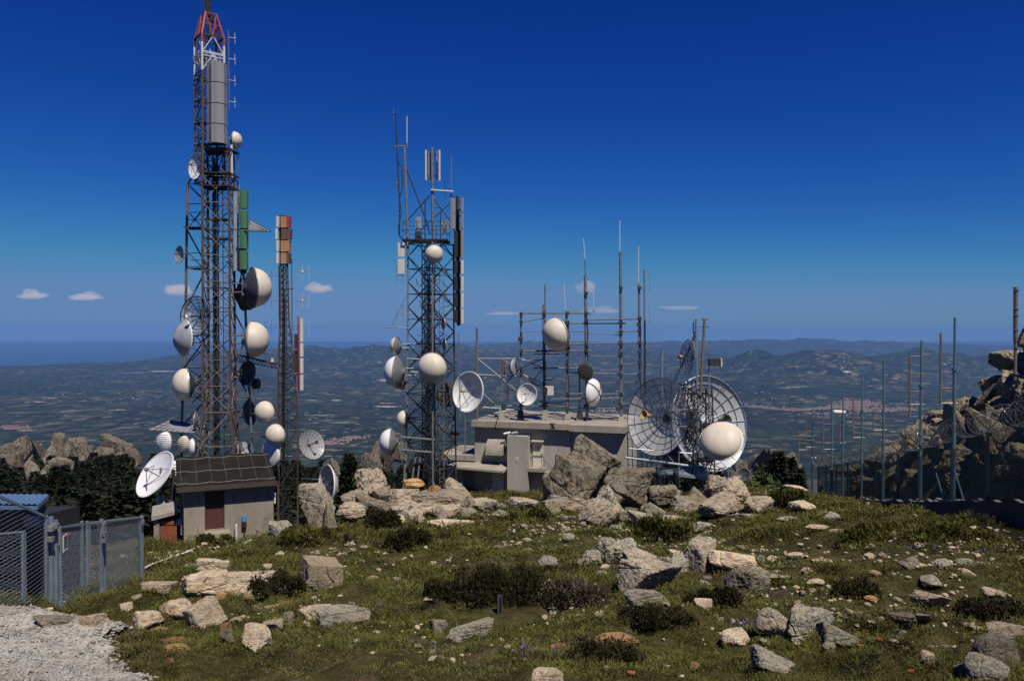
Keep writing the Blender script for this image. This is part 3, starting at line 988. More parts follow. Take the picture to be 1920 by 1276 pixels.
for k, (ya, yb) in enumerate([(406, 426.5), (429, 449), (451, 471.5), (474, 494)]):
    c = P(532, (ya + yb) / 2, MY)
    root = thing('antenna_box', ['tan and bright red antenna box at the very top of the thin mast', 'dark brown antenna box second from the top of the thin mast', 'orange tan antenna box third from the top of the thin mast', 'brown antenna box lowest of the four on the thin mast'][k], 'antenna', c, 'antenna boxes on the thin mast')
    h_ = (yb - ya) * MY / F / 2
    off = .03 if k == 1 else 0
    MB().box(P(532 + off * 30, (ya + yb) / 2, MY - .3), (.155, .06, h_)).build('front_panel', M[cols_[k][0]], root)
    MB().box(P(541.5 + off * 60, (ya + yb) / 2, MY - .1), (.09, .22, h_ * .97)).build('side_panel', M[cols_[k][1]], root)
    MB().box(P(522.5 - off * 60, (ya + yb) / 2, MY - .1), (.07, .22, h_ * .98)).build('side_panel', M['panelwhite'], root)
    MB().box(P(532, (ya + yb) / 2, MY + .1), (.2, .2, h_ * 1.12)).build('core', M['dark'], root)
def yagi(px, y, side, label, grp):
    c = P(px, y, MY)
    root = thing('cross_dipole', label, 'antenna', c, grp)
    b = MB(); far = px + 12 * side
    pline(b, MY, .013, (548 if side > 0 else 524, y), (far, y)); b.build('boom', M['galv'], root)
    d = MB(); pline(d, MY, .012, (px, y - 13), (px, y + 13)); pline(d, MY, .010, (far, y - 12), (far, y + 12)); d.ball(P(px, y, MY), .07 if side > 0 else .03)
    d.build('element', M['panelwhite'] if side > 0 else M['galv'], root)
for y, s, lb in ((509.5, 1, 'upper white cross antenna to the right of the thin mast'), (563.5, 1, 'middle white cross antenna to the right of the thin mast'), (617, 1, 'lower white cross antenna by the white panel column of the thin mast'),
                 (517, -1, 'topmost faint dipole left of the thin mast'), (564, -1, 'second faint dipole left of the thin mast'), (613, -1, 'third faint dipole left of the thin mast'), (662, -1, 'lowest faint dipole left of the thin mast')):
    yagi(567 if s > 0 else 509, y, s, lb, 'dipoles around the thin mast')
a = thing('panel_column', 'tall column of white slim panels on a red pole beside the thin mast', 'antenna', P(563, 735, 45.5))
pline(MB(), 45.5, .045, (559, 592), (560, 736), n=6).build('pole', M['redp'], a)
for (ya, yb) in ((597, 640), (643, 668), (671, 699), (702, 731)):
    q = MB(); faceted(q, P(565.5, (ya + yb) / 2, 45.4), .19, (yb - ya) * 45.4 / F, .2); q.build('panel', M['panelwhite'], a)
MB().box(P(555.5, 665, 45.7), (.09, .1, 1.2)).build('panel', M['dark'], a)
st = MB()
for y in (610, 655, 700, 728): pline(st, 45.5, .025, (546, y), (566, y))
st.build('standoff', M['galv'], a)
bm = thing('cable_bridge', 'dark lattice cable bridge between the tall tower and the thin mast', 'bridge', P(490, 678, 45.6))
q = MB()
A0, B0, A1, B1 = P(440, 664, 45.4), P(521, 684, 46), P(440, 676, 45.4), P(521, 690, 46)
q.bar(A0, B0, .04, 4); q.bar(A1, B1, .04, 4); q.bar(A0 + Y3 * .4, B0 + Y3 * .4, .04, 4)
for i in range(12):
    q.bar(A0.lerp(B0, i / 12), A1.lerp(B1, (i + .5) / 12), .022, 4); q.bar(A1.lerp(B1, (i + .5) / 12), A0.lerp(B0, (i + 1) / 12), .022, 4)
    q.bar(A0.lerp(B0, i / 12), A0.lerp(B0, i / 12) + Y3 * .4, .02, 4)
q.build('truss', M['dark'], bm)
MB().box(P(511, 675, 45.7), (.07, .07, .11)).build('junction_box', M['panelwhite'], bm)

# ---- middle tower --------------------------------------------------------
CY = 62.0
cx = xpx(808, CY); cb0 = gat(cx, CY) - .5
AXIS['T3'] = (cx, CY, 1.2)
T3 = thing('lattice_tower', 'square grey black lattice tower standing left of the concrete building', 'tower', (cx, CY, cb0))
rr = math.radians(180 + 10)
def c3(py, r, px=808): return corners(xpx(px, CY), CY, r, rr, zpx(py, CY))
legs = [MB() for _ in range(4)]; br = MB()
cs = [corners(cx, CY, 2.0, rr, cb0), c3(645, 1.80), c3(458, 1.76)]
lat(legs, br, cs[0], cs[1], 7, .085, .040, 'X'); lat(legs, br, cs[1], cs[2], 4, .08, .040, 'D')
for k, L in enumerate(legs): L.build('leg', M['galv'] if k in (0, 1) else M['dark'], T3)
br.build('bracing', M['dark'], T3)
i1 = MB(); lat([i1] * 4, i1, corners(cx - .2, CY + .1, .5, .3, cb0), corners(cx - .2, CY + .1, .5, .3, zpx(455, CY)), 22, .05, .025, 'Z')
i1.build('inner_mast', M['black'], T3)
i2 = MB()
for s in (0, .32): i2.bar((cx + .75 + s, CY - .8, cb0), (cx + .75 + s, CY - .8, zpx(500, CY)), .035, 4)
z = cb0
while z < zpx(505, CY): i2.bar((cx + .75, CY - .8, z), (cx + 1.07, CY - .8, z), .02, 4); z += .32
i2.build('ladder', M['galv'], T3)
q = MB(); rg = random.Random(8)
for k in range(60):
    y = rg.uniform(470, 880); w_ = rg.uniform(.4, 1.3); p = V((cx + rg.uniform(-1.2, 1.0), CY + rg.uniform(-.9, .9), zpx(y, CY)))
    if k % 3: q.bar(p, p + V((w_, rg.uniform(-.3, .3), rg.choice((0, 0, .5, -.5)))), .03, 4)
    else: q.tube([p, p + V((.1, 0, -.5)), p + V((.3, 0, -.7)), p + V((.5, 0, -.4))], .03, 4)
for k in range(9): q.bar((cx - .5 + k * .09, CY + .2, cb0), (cx - .5 + k * .09, CY + .2, zpx(470 + 18 * k, CY)), .035, 4)
q.build('cable_run', M['black'], T3)
pl = MB()
grate(pl, P(800, 452, CY), X3, Y3, 1.7, 1.4, 12, .05)
for k, z_ in enumerate((.7, 1.35)):
    for s, e in (((-1.7, -1.4), (1.7, -1.4)), ((-1.7, -1.4), (-1.7, 1.4)), ((1.7, -1.4), (1.7, 1.4)), ((-1.7, 1.4), (1.7, 1.4))):
        c = P(800, 452, CY); pl.bar(c + V((s[0], s[1], z_)), c + V((e[0], e[1], z_)), .025, 4)
for x in (-1.7, -.6, .6, 1.7):
    for y in (-1.4, 1.4): c = P(800, 452, CY); pl.bar(c + V((x, y, 0)), c + V((x, y, 1.35)), .03, 4)
pl.build('platform', M['dark'], T3)
for y in (470, 515, 552, 600, 650, 700, 745): pl = MB(); grate(pl, P(808, y, CY), X3, Y3, .7, .5, 6, .03); pl.build('platform', M['dark'], T3)
tm = MB(); pline(tm, CY, .12, (810, 276), (812, 460), n=8); tm.build('top_mast', M['galv'], T3)
tb_ = MB(); pline(tb_, CY, .05, (765, 412), (806, 366)); pline(tb_, CY, .05, (812, 370), (845, 415)); pline(tb_, CY, .06, (763, 318), (800, 415), (806, 440)); pline(tb_, CY, .04, (790, 430), (845, 380)); pline(tb_, CY, .04, (826, 395), (826, 480)); pline(tb_, CY, .04, (810, 388), (828, 389))
pline(tb_, CY, .05, (797, 374), (797, 450)); tb_.build('stay', M['dark'], T3)
lp = MB(); pline(lp, CY - 1.0, .10, (758, 275), (761, 345), (765, 480), n=7); pline(lp, CY - 1, .04, (740, 274), (760, 274)); lp.build('side_pole', M['galv'], T3)
for pts in ([(790, 840), (770, 905)], [(762, 828), (748, 912)], [(780, 850), (752, 915)], [(800, 842), (822, 905)]):
    a = P(*pts[0], CY - 1); b_ = P(*pts[1], CY - 2.2); MB().bar(a, V((b_.x, b_.y, gat(b_.x, b_.y) - .1)), .07, 6).build('strut', M['galv'], T3)
q = MB()
pline(q, CY - 1.8, .08, (752, 819), (816, 824), n=6); pline(q, CY - 1.8, .08, (752, 843), (814, 848), n=6); pline(q, CY - 1.8, .06, (770, 697), (805, 700)); pline(q, CY - 1.8, .06, (762, 672), (800, 674)); pline(q, CY - 1.8, .06, (752, 815), (752, 850))
pline(q, CY - 1.8, .04, (860, 625), (863, 790)); pline(q, CY - 1.5, .045, (872, 780), (872, 850))
q.build('mounting_pipe', M['galv'], T3)
# antennas on the middle tower
a = thing('dipole_mast', 'thin crooked pole with small dipoles and cables, farthest left above the middle tower', 'antenna', P(748, 445, 61))
pline(MB(), 61, .055, (741, 207), (745, 300), (749, 380), (749, 440)).build('pole', M['dark'], a)
for y, x in ((212, 738), (277, 742), (344, 744), (403, 746)):
    q = pline(pline(MB(), 61, .02, (x, y - 10), (x, y + 14)), 61, .02, (x, y), (x + 5, y)); q.ball(P(x, y, 61), .07); q.build('dipole', M['galv'], a)
q = MB(); q.tube([P(*p) for p in ((745, 300, 61), (754, 318, 61), (755, 350, 61), (749, 372, 61), (753, 400, 61), (747, 425, 61), (748, 440, 61), (756, 452, 61), (766, 462, 61))], .04, 5); q.build('cable', M['black'], a)
def whip(px, y0, y1, ybase, Y, label, grp, mt='panelwhite', lean=0, r=.03):
    root = thing('whip_antenna', label, 'antenna', P(px + lean, ybase, Y), grp)
    pline(MB(), Y, r, (px, y0), (px + lean * .6, y1), n=6).build('whip', M[mt], root)
    if ybase > y1: pline(MB(), Y, r * 1.7, (px + lean * .6, y1), (px + lean, ybase), n=6).build('base_rod', M['galv'], root)
    return root
whip(763, 218, 268, 278, 61, 'slim white whip on the pole left of the middle tower mast', 'whips on the middle tower', r=.035)
whip(846, 293, 355, 372, 62, 'tall grey whip above the right column of panels', 'whips on the middle tower', mt='galv', r=.045)
a = thing('crossbar_antenna', 'white horizontal bar with a thin dipole at the foot of the top mast', 'antenna', P(830, 358, 61.8))
pline(MB(), 61.8, .06, (808, 356), (850, 359), n=6).build('bar', M['panelwhite'], a); pline(MB(), 61.8, .025, (835, 338), (834, 377)).build('dipole', M['dark'], a)
def sector(px, y0, y1, w_, Y, mt, label, grp, bx):
    panel('sector_panel', px - w_ / 2, px + w_ / 2, y0, y1, Y, .18, M[mt], label, grp, backx=bx)
sector(798.5, 282, 338, 3.4, 61.6, 'panelwhite', 'slim white sector panel left of the top mast of the middle tower', 'sector panels round the top mast', 9)
sector(824, 282, 339, 3.6, 61.6, 'panelwhite', 'slim white sector panel right of the top mast of the middle tower', 'sector panels round the top mast', -9)
sector(804, 285, 336, 2.2, 62.2, 'greydish', 'dim narrow panel just left of the top mast', 'sector panels round the top mast', 4)
sector(819, 283, 337, 2.2, 62.2, 'greydish', 'dim narrow panel just right of the top mast', 'sector panels round the top mast', -5)
sector(807.5, 288, 336, 3.0, 62.3, 'dark', 'dark panel strapped to the top mast itself', 'sector panels round the top mast', 3)
sector(784.5, 407, 431, 11, 61.0, 'greydish', 'upper grey box antenna on the platform left of the mast', 'box antennas on the platform', 8)
sector(784.5, 434, 448, 12, 61.0, 'dark', 'lower dark box antenna on the platform left of the mast', 'box antennas on the platform', 8)
sector(837, 413, 437, 8, 61.0, 'panelgrey', 'bright grey box antenna on the platform right of the mast', 'box antennas on the platform', -7)
sector(829, 414, 440, 4, 61.3, 'greydish', 'narrow box antenna next to the bright one right of the mast', 'box antennas on the platform', -4)
for k, (ya, yb) in enumerate([(455, 481.5), (485.5, 513)]):
    panel('box_antenna', 746.5, 759, ya, yb, 61.0, .22, M['panelwhite'], ['upper white box panel hanging left of the middle tower', 'lower white box panel hanging left of the middle tower'][k], 'white box panels left of the middle tower', bulge=.05, backx=9)
RC = [(372, 398), (400, 429), (431, 484), (488, 513.5), (518, 545), (549, 576), (579, 606)]
for k, (ya, yb) in enumerate(RC):
    mt = 'panelgrey' if k < 3 else 'panelwhite'
    panel('column_panel', 864, 869.5, ya, yb, 61.3, .35, M[mt], 'pale panel number %s from the top of the column on the right edge of the middle tower' % ['one', 'two', 'three', 'four', 'five', 'six', 'seven'][k], 'right hand panel column of the middle tower', bulge=.1, backx=-7)
for k, (ya, yb) in enumerate([(372, 400), (401, 429)]):
    panel('front_panel', 845, 854, ya, yb, 61.0, .25, M['panelgrey'], ['upper grey panel facing the viewer at the head of the right panel column', 'lower grey panel facing the viewer at the head of the right panel column'][k], 'front panels of the right column', bulge=.1)
q = MB(); pline(q, 61.9, .16, (857, 368), (860, 610), n=6); pline(q, 61.6, .05, (850, 368), (856, 606))
for y in range(380, 610, 13): pline(q, 61.8, .03, (849, y), (864, y))
q.build('panel_spine', M['dark'], T3)
bk = MB()
for (ya, yb) in RC[2:]: bk.box(P(858, (ya + yb) / 2, 61.7), (.26, .12, (yb - ya) * 61.7 / F / 2 * .92))
bk.build('panel_back', M['black'], T3)
a = thing('triangle_beam', 'thin triangular beam antenna jutting left of the middle tower', 'antenna', P(765, 613, 61))
q = MB(); pline(q, 61, .03, (720, 614), (745, 612), (768, 616)); pline(q, 61, .03, (720, 614), (768, 615)); pline(q, 61, .022, (734, 611), (764, 551)); q.build('boom', M['galv'], a)
for k, (x, y) in enumerate([(743, 516), (744, 587)]):
    a = thing('yagi', ['upper faint yagi left of the middle tower under the white panels', 'lower faint yagi left of the middle tower above the triangular beam'][k], 'antenna', P(x + 20, y, 61), 'yagis left of the middle tower')
    q = MB(); pline(q, 61, .02, (x - 1, y), (x + 28, y))
    for s, h_ in ((0, 15), (11, 17), (23, 14)): pline(q, 61, .015, (x + s, y - h_), (x + s, y + h_))
    q.build('elements', M['galv'], a)
a = thing('orange_float', 'orange plastic object on the low canopy roof beside the middle tower', 'equipment', P(852, 812, 62.5)); q = MB(); q.box(P(850, 812, 62.5), (.28, .12, .13)); q.box(P(857, 813.5, 62.5), (.2, .1, .1)); q.build('body', M['orange'], a)
a = thing('equipment_box', 'small white box above the orange object beside the building', 'box', P(847, 800, 62.4)); MB().box(P(847, 798, 62.4), (.17, .1, .1)).build('casing', M['panelwhite'], a); pline(MB(), 62.4, .03, (847, 800), (847, 848)).build('post', M['dark'], a)
# ------------------------------------------------------------------ dishes
def dvec(az, el=0):
    az, el = math.radians(az), math.radians(el)
    return V((math.sin(az) * math.cos(el), -math.cos(az) * math.cos(el), math.sin(el)))

def dish(kind, px, py, R, az, el, Y, tower, label, grp=None, mat='radome', rim='rim', dome=.85, depth=.34, back='greydish', feed=None, n=32, ribs=18, skin='meshsteel', ribw=.007):
    global LASTD
    r = R * Y / F
    c = P(px, py, Y); d = dvec(az - math.degrees(math.atan((px - 960) / F)), el); LASTD = d.copy()
    x, y, d = frame(d)
    nm = {'radome': 'radome_dish', 'open': 'open_dish', 'mesh': 'mesh_dish', 'cone': 'cone_dish', 'drum': 'drum_dish'}[kind]
    root = thing(nm, label, 'dish', c, grp)
    paint = M[mat]
    th = .03 * r
    if kind in ('radome', 'cone', 'drum'):
        if kind == 'radome':
            pr = [(r * math.cos(a) ** .92, r * dome * math.sin(a) ** 1.0) for a in np.linspace(0, math.pi / 2 * .995, 14)]
        elif kind == 'cone':
            pr = [(r, 0), (r * .97, .10 * r), (r * .6, .42 * r), (.12 * r, dome * r), (.001, dome * r * 1.05)]
        else:
            pr = [(r, -.05 * r), (r, dome * r), (.96 * r, dome * r + .02 * r), (.5 * r, dome * r + .06 * r), (.001, dome * r + .07 * r)]
        MB().lathe(c, d, pr, n).build({'radome': 'radome', 'cone': 'cone_cover', 'drum': 'shroud'}[kind], paint, root, True)
        pr = [(r * .99, -.01 * r), (r * .93, -.06 * r), (r * .75, -.20 * r), (r * .45, -.34 * r), (.18 * r, -.40 * r), (.16 * r, -.52 * r), (.001, -.52 * r)]
        MB().lathe(c, d, pr, n).build('reflector', M[back], root, True)
        rr_ = [(r * 1.0, -.035 * r), (r * 1.045, -.03 * r), (r * 1.045, .03 * r), (r * 1.0, .035 * r)]
        MB().lathe(c, d, rr_, n, True).build('rim', M[rim], [k for k in root.children if k.name.startswith('reflector')][0])
        hub = c - d * (.5 * r)
    elif kind == 'open':
        dp = depth * r
        inn = [(max(q * r, .001), -dp * (1 - q * q)) for q in np.linspace(1, 0, 10)]
        out = [(max(q * r, .001), -dp * (1 - q * q) - th * 1.2) for q in np.linspace(0, 1, 10)]
        MB().lathe(c, d, inn + out, n, False).build('reflector', paint, root, True)
        MB().lathe(c, d, [(r * .985, -th), (r * 1.03, -th), (r * 1.03, th * .6), (r * .985, th * .6)], n, True).build('rim', M[rim], root)
        hub = c - d * (dp + .1 * r)
        q = MB()
        for k in range(3):
            a = 2 * math.pi * k / 3 + .5
            q.bar(c + (x * math.cos(a) + y * math.sin(a)) * r * .72 - d * dp * .48, c + d * r * .42, .012 * r + .006, 4)
        q.bar(c - d * dp, c + d * r * .42, .018 * r + .008, 5)
        fs_ = q.build('feed_support', M['galv'], root)
        q = MB().lathe(c, d, [(.02 * r, .32 * r), (.08 * r, .36 * r), (.08 * r, .46 * r), (.03 * r, .5 * r), (.001, .5 * r)], 12)
        q.build('feed_horn', M[feed or 'dark'], fs_)
        q = MB()
        for k in range(6):
            a = 2 * math.pi * k / 6
            q.bar(c + (x * math.cos(a) + y * math.sin(a)) * r * .8 - d * (dp * .36 + th * 1.4), hub, .018 * r + .01, 4)
        q.build('back_frame', M['galv'], root)
    else:
        dp = depth * r
        f_ = MB()
        for k in range(ribs):
            a = 2 * math.pi * k / ribs; e = x * math.cos(a) + y * math.sin(a)
            pts = [c + e * (q * r) - d * (dp * (1 - q * q)) for q in (.06, .3, .55, .8, 1.0)]
            f_.tube(pts, ribw * r, 4)
        for q in (.3, .5, .68, .85, 1.0):
            f_.tube([c + (x * math.cos(a) + y * math.sin(a)) * (q * r) - d * (dp * (1 - q * q)) for a in np.linspace(0, 2 * math.pi, 37)], (ribw * .8 if q < 1 else ribw * 1.7) * r, 4)
        f_.build('frame', M[rim], root)
        prf = [(max(q * r, .001), -dp * (1 - q * q) - .012 * r) for q in np.linspace(1, .1, 9)]
        MB().lathe(c, d, prf, n).build('wire_mesh', M[skin], root, True)
        hub = c - d * (dp + .12 * r)
        MB().lathe(c, d, [(.001, -dp + .02 * r), (.1 * r, -dp + .01 * r), (.1 * r, -dp - .12 * r), (.001, -dp - .12 * r)], 12).build('hub', M['dark'], root)
        fs_ = MB().bar(c - d * dp, c + d * r * .4, .016 * r + .01, 5).build('feed_support', M['dark'], root)
        MB().lathe(c, d, [(.03 * r, .28 * r), (.07 * r, .42 * r), (.13 * r, .52 * r), (.12 * r, .53 * r), (.001, .45 * r)], 12).build('feed_horn', M[feed or 'dark'], fs_)
    if tower:
        if isinstance(tower, str):
            ax, ay, ar = AXIS[tower]
            for_ = []
            an = V((ax, ay, hub.z)); v = an - hub
            L = max(v.length - ar, .25)
            an = hub + v.normalized() * L
        else:
            an = P(*tower)
        q = MB()
        off = Z3 * (.22 * r)
        q.bar(hub - off, an - off, .03 + .008 * r, 5); q.bar(hub + off, an + off, .03 + .008 * r, 5)
        q.bar(hub - off * 1.8, hub + off * 1.8, .05 + .01 * r, 6)
        q.build('mount', M['galv'], root)
    return root
g1, g3, gr = 'dishes on the tall rusty tower', 'dishes on the middle tower', 'dishes on the building roof'
D = dish
# tall tower
D('radome', 439, 263, 16, 78, 0, 45.2, 'T1', 'small white dome dish, highest on the tall tower, facing right', g1, dome=.9)
D('open', 367, 311, 25, -60, 4, 44.6, 'T1', 'half shaded open dish, highest on the left side of the tall tower', g1, mat='white', back='white', depth=.25)
D('open', 336, 477, 16.5, -62, 4, 45.5, (352, 480, 46.6), 'small dark lens shaped open dish at the left edge of the tall tower', g1, mat='greydish')
D('radome', 474, 539, 37, 104, 2, 45.0, 'T1', 'big white dome turned away, struts on its back, upper right of tall tower', g1, dome=.92, back='darkdish', rim='galv')
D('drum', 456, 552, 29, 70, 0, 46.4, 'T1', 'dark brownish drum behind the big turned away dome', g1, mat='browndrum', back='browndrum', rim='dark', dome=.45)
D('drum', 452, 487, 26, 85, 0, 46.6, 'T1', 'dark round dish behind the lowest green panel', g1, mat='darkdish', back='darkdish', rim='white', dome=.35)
D('radome', 472, 636, 33.5, 76, 0, 45.0, 'T1', 'large cream dome dish facing right at mid height of the tall tower', g1, dome=.93, rim='rustrim', back='greydish')
D('mesh', 366, 592, 37, -46, 4, 44.2, 'T1', 'dark open grid dish with inner rings on the left of the tall tower', g1, rim='darkdish', feed='white', ribs=12, skin='meshdark', ribw=.02)
D('cone', 346, 634, 33, -68, 2, 44.6, 'T1', 'blue grey dish with a pointed cone cover on the left of the tall tower', g1, mat='greydish', back='meshsteel', rim='white', dome=.62)
D('radome', 351, 720, 31, -84, -2, 44.8, 'T1', 'large white dome with dark reflector facing left, low on the tall tower', g1, dome=.85, back='darkdish')
D('open', 463, 699, 23, -50, 10, 46.2, 'T1', 'dark blue shaded dish below the bridge, right of the tall tower', g1, mat='darkdish', back='darkdish')  # dish stands in shadow; that shade is put into its dark colour
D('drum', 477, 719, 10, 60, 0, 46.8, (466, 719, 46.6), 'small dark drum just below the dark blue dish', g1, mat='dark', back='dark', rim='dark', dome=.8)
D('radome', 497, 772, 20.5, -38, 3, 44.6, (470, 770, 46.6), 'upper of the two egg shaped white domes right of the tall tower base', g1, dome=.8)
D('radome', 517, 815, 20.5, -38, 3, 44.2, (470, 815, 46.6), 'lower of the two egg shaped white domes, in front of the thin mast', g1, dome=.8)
D('open', 468, 774, 24, 62, 8, 47.4, 'T1', 'deep blue shaded dish hidden behind the upper egg shaped dome', g1, mat='darkdish', back='darkdish')  # blue shadow on this dish is painted in by the dark material
D('open', 460, 842, 17, 35, 40, 46.8, 'T1', 'small upturned blue shaded dish behind the hut roof', g1, mat='greydish')
def striped(root, r, c, d, n, mt):
    x, y, d = frame(d); q = MB()
    for k in range(n):
        z_ = (-.85 + 1.7 * (k + .5) / n)
        w_ = math.sqrt(max(1 - z_ * z_, 0.02))
        pts = [c + Z3 * (z_ * r) + (x * math.cos(a)) * (w_ * r * 1.01) + d * (w_ * r * .87 * math.sin(a)) for a in np.linspace(.05, math.pi - .05, 13)]
        q.tube(pts, .022 * r, 4)
    q.build('lashing', M[mt], root)
rt = D('radome', 311, 829, 20, -62, 6, 42.2, (372, 835, 45), 'white dome wrapped in horizontal lashings under the grating shield', g1, mat='white', dome=.8, back='white'); striped(rt, 20 * 42.2 / F, P(311, 829, 42.2), LASTD, 10, 'greydish')
rt = D('radome', 346, 832, 15.5, -60, 6, 42.4, (380, 835, 45), 'cream striped dome in the middle of the row under the grating shield', g1, dome=.8); striped(rt, 15.5 * 42.4 / F, P(346, 832, 42.4), LASTD, 8, 'dark')
D('radome', 362, 838, 16.5, -80, 0, 42.4, (385, 838, 44.6), 'plain white dome nearest the tower leg in the row under the grating shield', g1, mat='white', dome=.55, back='darkdish')
D('open', 365, 788, 17, -96, 3, 44.5, (390, 790, 45), 'thin edge on dish above the grating shield', g1, mat='galv')
pa = thing('pipe_stand', 'dark pipe frame carrying the tilted white dish left of the hut', 'frame', P(322, 985, 41))
q = MB(); p = P(325, 880, 41); q.bar(p, V((p.x, p.y, gat(p.x, p.y) - .1)), .09, 8); pline(q, 41, .05, (313, 893), (334, 910)); pline(q, 41, .05, (315, 935), (334, 925)); pline(q, 41, .04, (318, 905), (333, 890)); q.build('stand', M['dark'], pa)
D('open', 290, 888, 46, -63, 34, 40.5, (325, 888, 41), 'big bright white open dish tilted upward, left of the hut', 'dishes around the hut', mat='white', rim='white', back='white', depth=.22, feed='galv', n=40)
rt = D('radome', 329, 884, 21, -70, 8, 42.0, (345, 890, 43), 'white striped dome half hidden behind the hut roof edge', 'dishes around the hut', mat='white', dome=.7, back='white'); striped(rt, 21 * 42 / F, P(329, 884, 42), LASTD, 7, 'dark')
D('drum', 305, 942, 13, -80, 0, 40.5, (325, 942, 41), 'small pale blue drum below the tilted white dish', 'dishes around the hut', mat='greydish', rim='white', dome=.6, back='greydish')
D('drum', 510, 850, 24, -52, 0, 44.5, (520, 850, 46), 'pale horn shaped drum with open mouth behind the right end of the hut roof', 'dishes around the hut', mat='white', back='white', dome=.2)
D('mesh', 585, 832, 29, 38, 18, 45.0, 'T2', 'white wire mesh dish with radial ribs right of the thin mast', 'dishes around the thin mast', rim='dark', ribs=18)
D('open', 612, 908, 37, -68, 5, 44.0, (565, 905, 46), 'white bowl with shaded inside behind the tall lone boulder', 'dishes around the thin mast', mat='radome', back='radome', depth=.5, rim='white')
# middle tower
D('radome', 814, 476, 16.5, 8, -4, 60.0, 'T3', 'cream round dome at the top of the middle tower below its platform', g3, dome=.8)
D('radome', 811, 689, 28, -24, -6, 59.2, 'T3', 'largest cream dome in the centre of the middle tower', g3, dome=.85)
D('radome', 745, 648, 17, -112, 0, 61.5, 'T3', 'small dome turned away showing a ribbed back, left of the middle tower', g3, back='galv', dome=.8)
D('radome', 745, 697, 30, -106, 0, 61.3, 'T3', 'big white dome turned away left of the middle tower', g3, mat='white', back='galv', dome=.8)
D('radome', 754, 715, 16, -108, -4, 62.6, 'T3', 'tan dome peeking out below the big dome left of the middle tower', g3, back='galv', dome=.7)
D('radome', 758, 786, 17, -86, 0, 61.3, 'T3', 'small cream dome facing left low on the middle tower', g3, dome=.85, back='dark')
D('radome', 734, 828, 25, -98, 0, 60.3, (752, 828, 60.2), 'lowest white dome facing left at the foot of the middle tower', g3, mat='white', dome=.9, back='galv')
D('open', 877, 734, 37.5, -43, 9, 61.0, (868, 738, 63), 'large white open dish with shaded right half, between middle tower and building', g3, mat='white', back='white', rim='white', feed='yellow', depth=.36, n=40)
D('open', 831, 606, 12, -76, 0, 60.8, 'T3', 'upper of two small edge on dishes inside the middle tower', g3, mat='greydish')
D('open', 833, 646, 12, -76, 0, 60.8, 'T3', 'lower of two small edge on dishes inside the middle tower', g3, mat='greydish')
D('drum', 838, 740, 22, 30, 10, 63.5, 'T3', 'dark round dish deep inside the foot of the middle tower', g3, mat='dark', back='dark', rim='dark', dome=.2)

# ---- roof rack -----------------------------------------------------------
RY = 66.0
ROOFZ = zpx(790, RY)
RK = thing('antenna_rack', 'galvanised pipe rack of poles and crossbars standing along the building roof', 'rack', P(1060, 790, RY))
for (xa, ya, xb, yb, r) in [(977, 587, 976, 792, .09), (1019, 570, 1020, 792, .10), (1022, 534, 1022, 640, .07), (1062, 586, 1065, 792, .11), (1097, 516, 1101, 792, .13), (1163, 472, 1165, 795, .12), (1198, 534, 1200, 728, .10), (1208, 506, 1209, 740, .07), (1087, 664, 1086, 792, .07)]:
    pline(MB(), RY, r, (xa, ya), (xb, yb), n=7).build('pole', M['galv'], RK)
for (xa, ya, xb, yb, r, dy) in [(975, 587, 1108, 587, .07, -.15), (977, 604, 1022, 596, .045, 0), (1101, 600, 1203, 597, .065, -.15), (1066, 606, 1173, 606, .065, .1), (1155, 622, 1200, 620, .06, -.1), (1064, 645, 1203, 642, .07, -.15), (978, 658, 1110, 657, .075, -.15), (978, 664, 1060, 663, .045, .1),
        (985, 622, 1060, 618, .035, .1), (1020, 640, 1100, 640, .04, .1), (978, 676, 1022, 674, .04, .1), (1064, 622, 1100, 622, .04, 0), (1100, 625, 1165, 628, .035, .1), (1100, 668, 1166, 668, .045, .1), (1022, 712, 1066, 710, .04, .1), (1100, 718, 1200, 716, .035, .1), (978, 716, 1022, 724, .035, .1), (978, 760, 1066, 762, .05, .1), (1064, 764, 1165, 766, .05, .1), (1165, 758, 1203, 752, .04, 0),
        (1000, 690, 1090, 690, .065, -.15), (1155, 685, 1200, 680, .05, -.1), (1064, 698, 1202, 702, .065, .1), (1064, 738, 1170, 738, .055, -.1), (1028, 748, 1165, 746, .055, -.15), (1090, 682, 1066, 684, .05, 0)]:
    pline(MB(), RY + dy, r, (xa, ya), (xb, yb), n=6).build('crossbar', M['galv'], RK)
cl = MB(); rg = random.Random(5)
for _ in range(26):
    x_ = rg.choice((977, 1020, 1064, 1099, 1164, 1199)); y_ = rg.uniform(600, 770); MB().box(P(x_ + rg.uniform(-2, 2), y_, RY - .12), (rg.uniform(.1, .2), .08, rg.uniform(.05, .2))).build('clamp', M['dark'], RK)
for (x, ys) in ((977, (588, 603, 658, 690)), (1020, (587, 657, 690, 720)), (1064, (587, 606, 645, 658, 690, 738)), (1099, (550, 587, 600, 645, 657, 702)), (1164, (540, 606, 622, 645, 662, 685, 702, 738)), (1199, (540, 597, 620, 642, 660, 680, 702))):
    for y in ys: cl.box(P(x, y, RY - .1), (.14, .16, .13))
for y in range(495, 760, 9): pline(cl, RY, .018, (1160, y), (1168, y))
for y in range(470, 600, 11): pline(cl, RY, .018, (1095, y + 55), (1103, y + 55))
cl.build('clamps', M['dark'], RK)
q = MB()
for (x, w_) in ((1020, 0), (1064, .1), (1100, .05), (1208, 0), (1199, .06)):
    q.tube([P(x + 2 + w_ * 10 * math.sin(k * 1.3), 600 + k * 24, RY - .12) for k in range(8)], .035, 5)
q.tube([P(900, 770, RY), P(930, 776, RY), P(960, 771, RY), P(1000, 778, RY), P(1040, 774, RY), P(1065, 779, RY)], .05, 5)
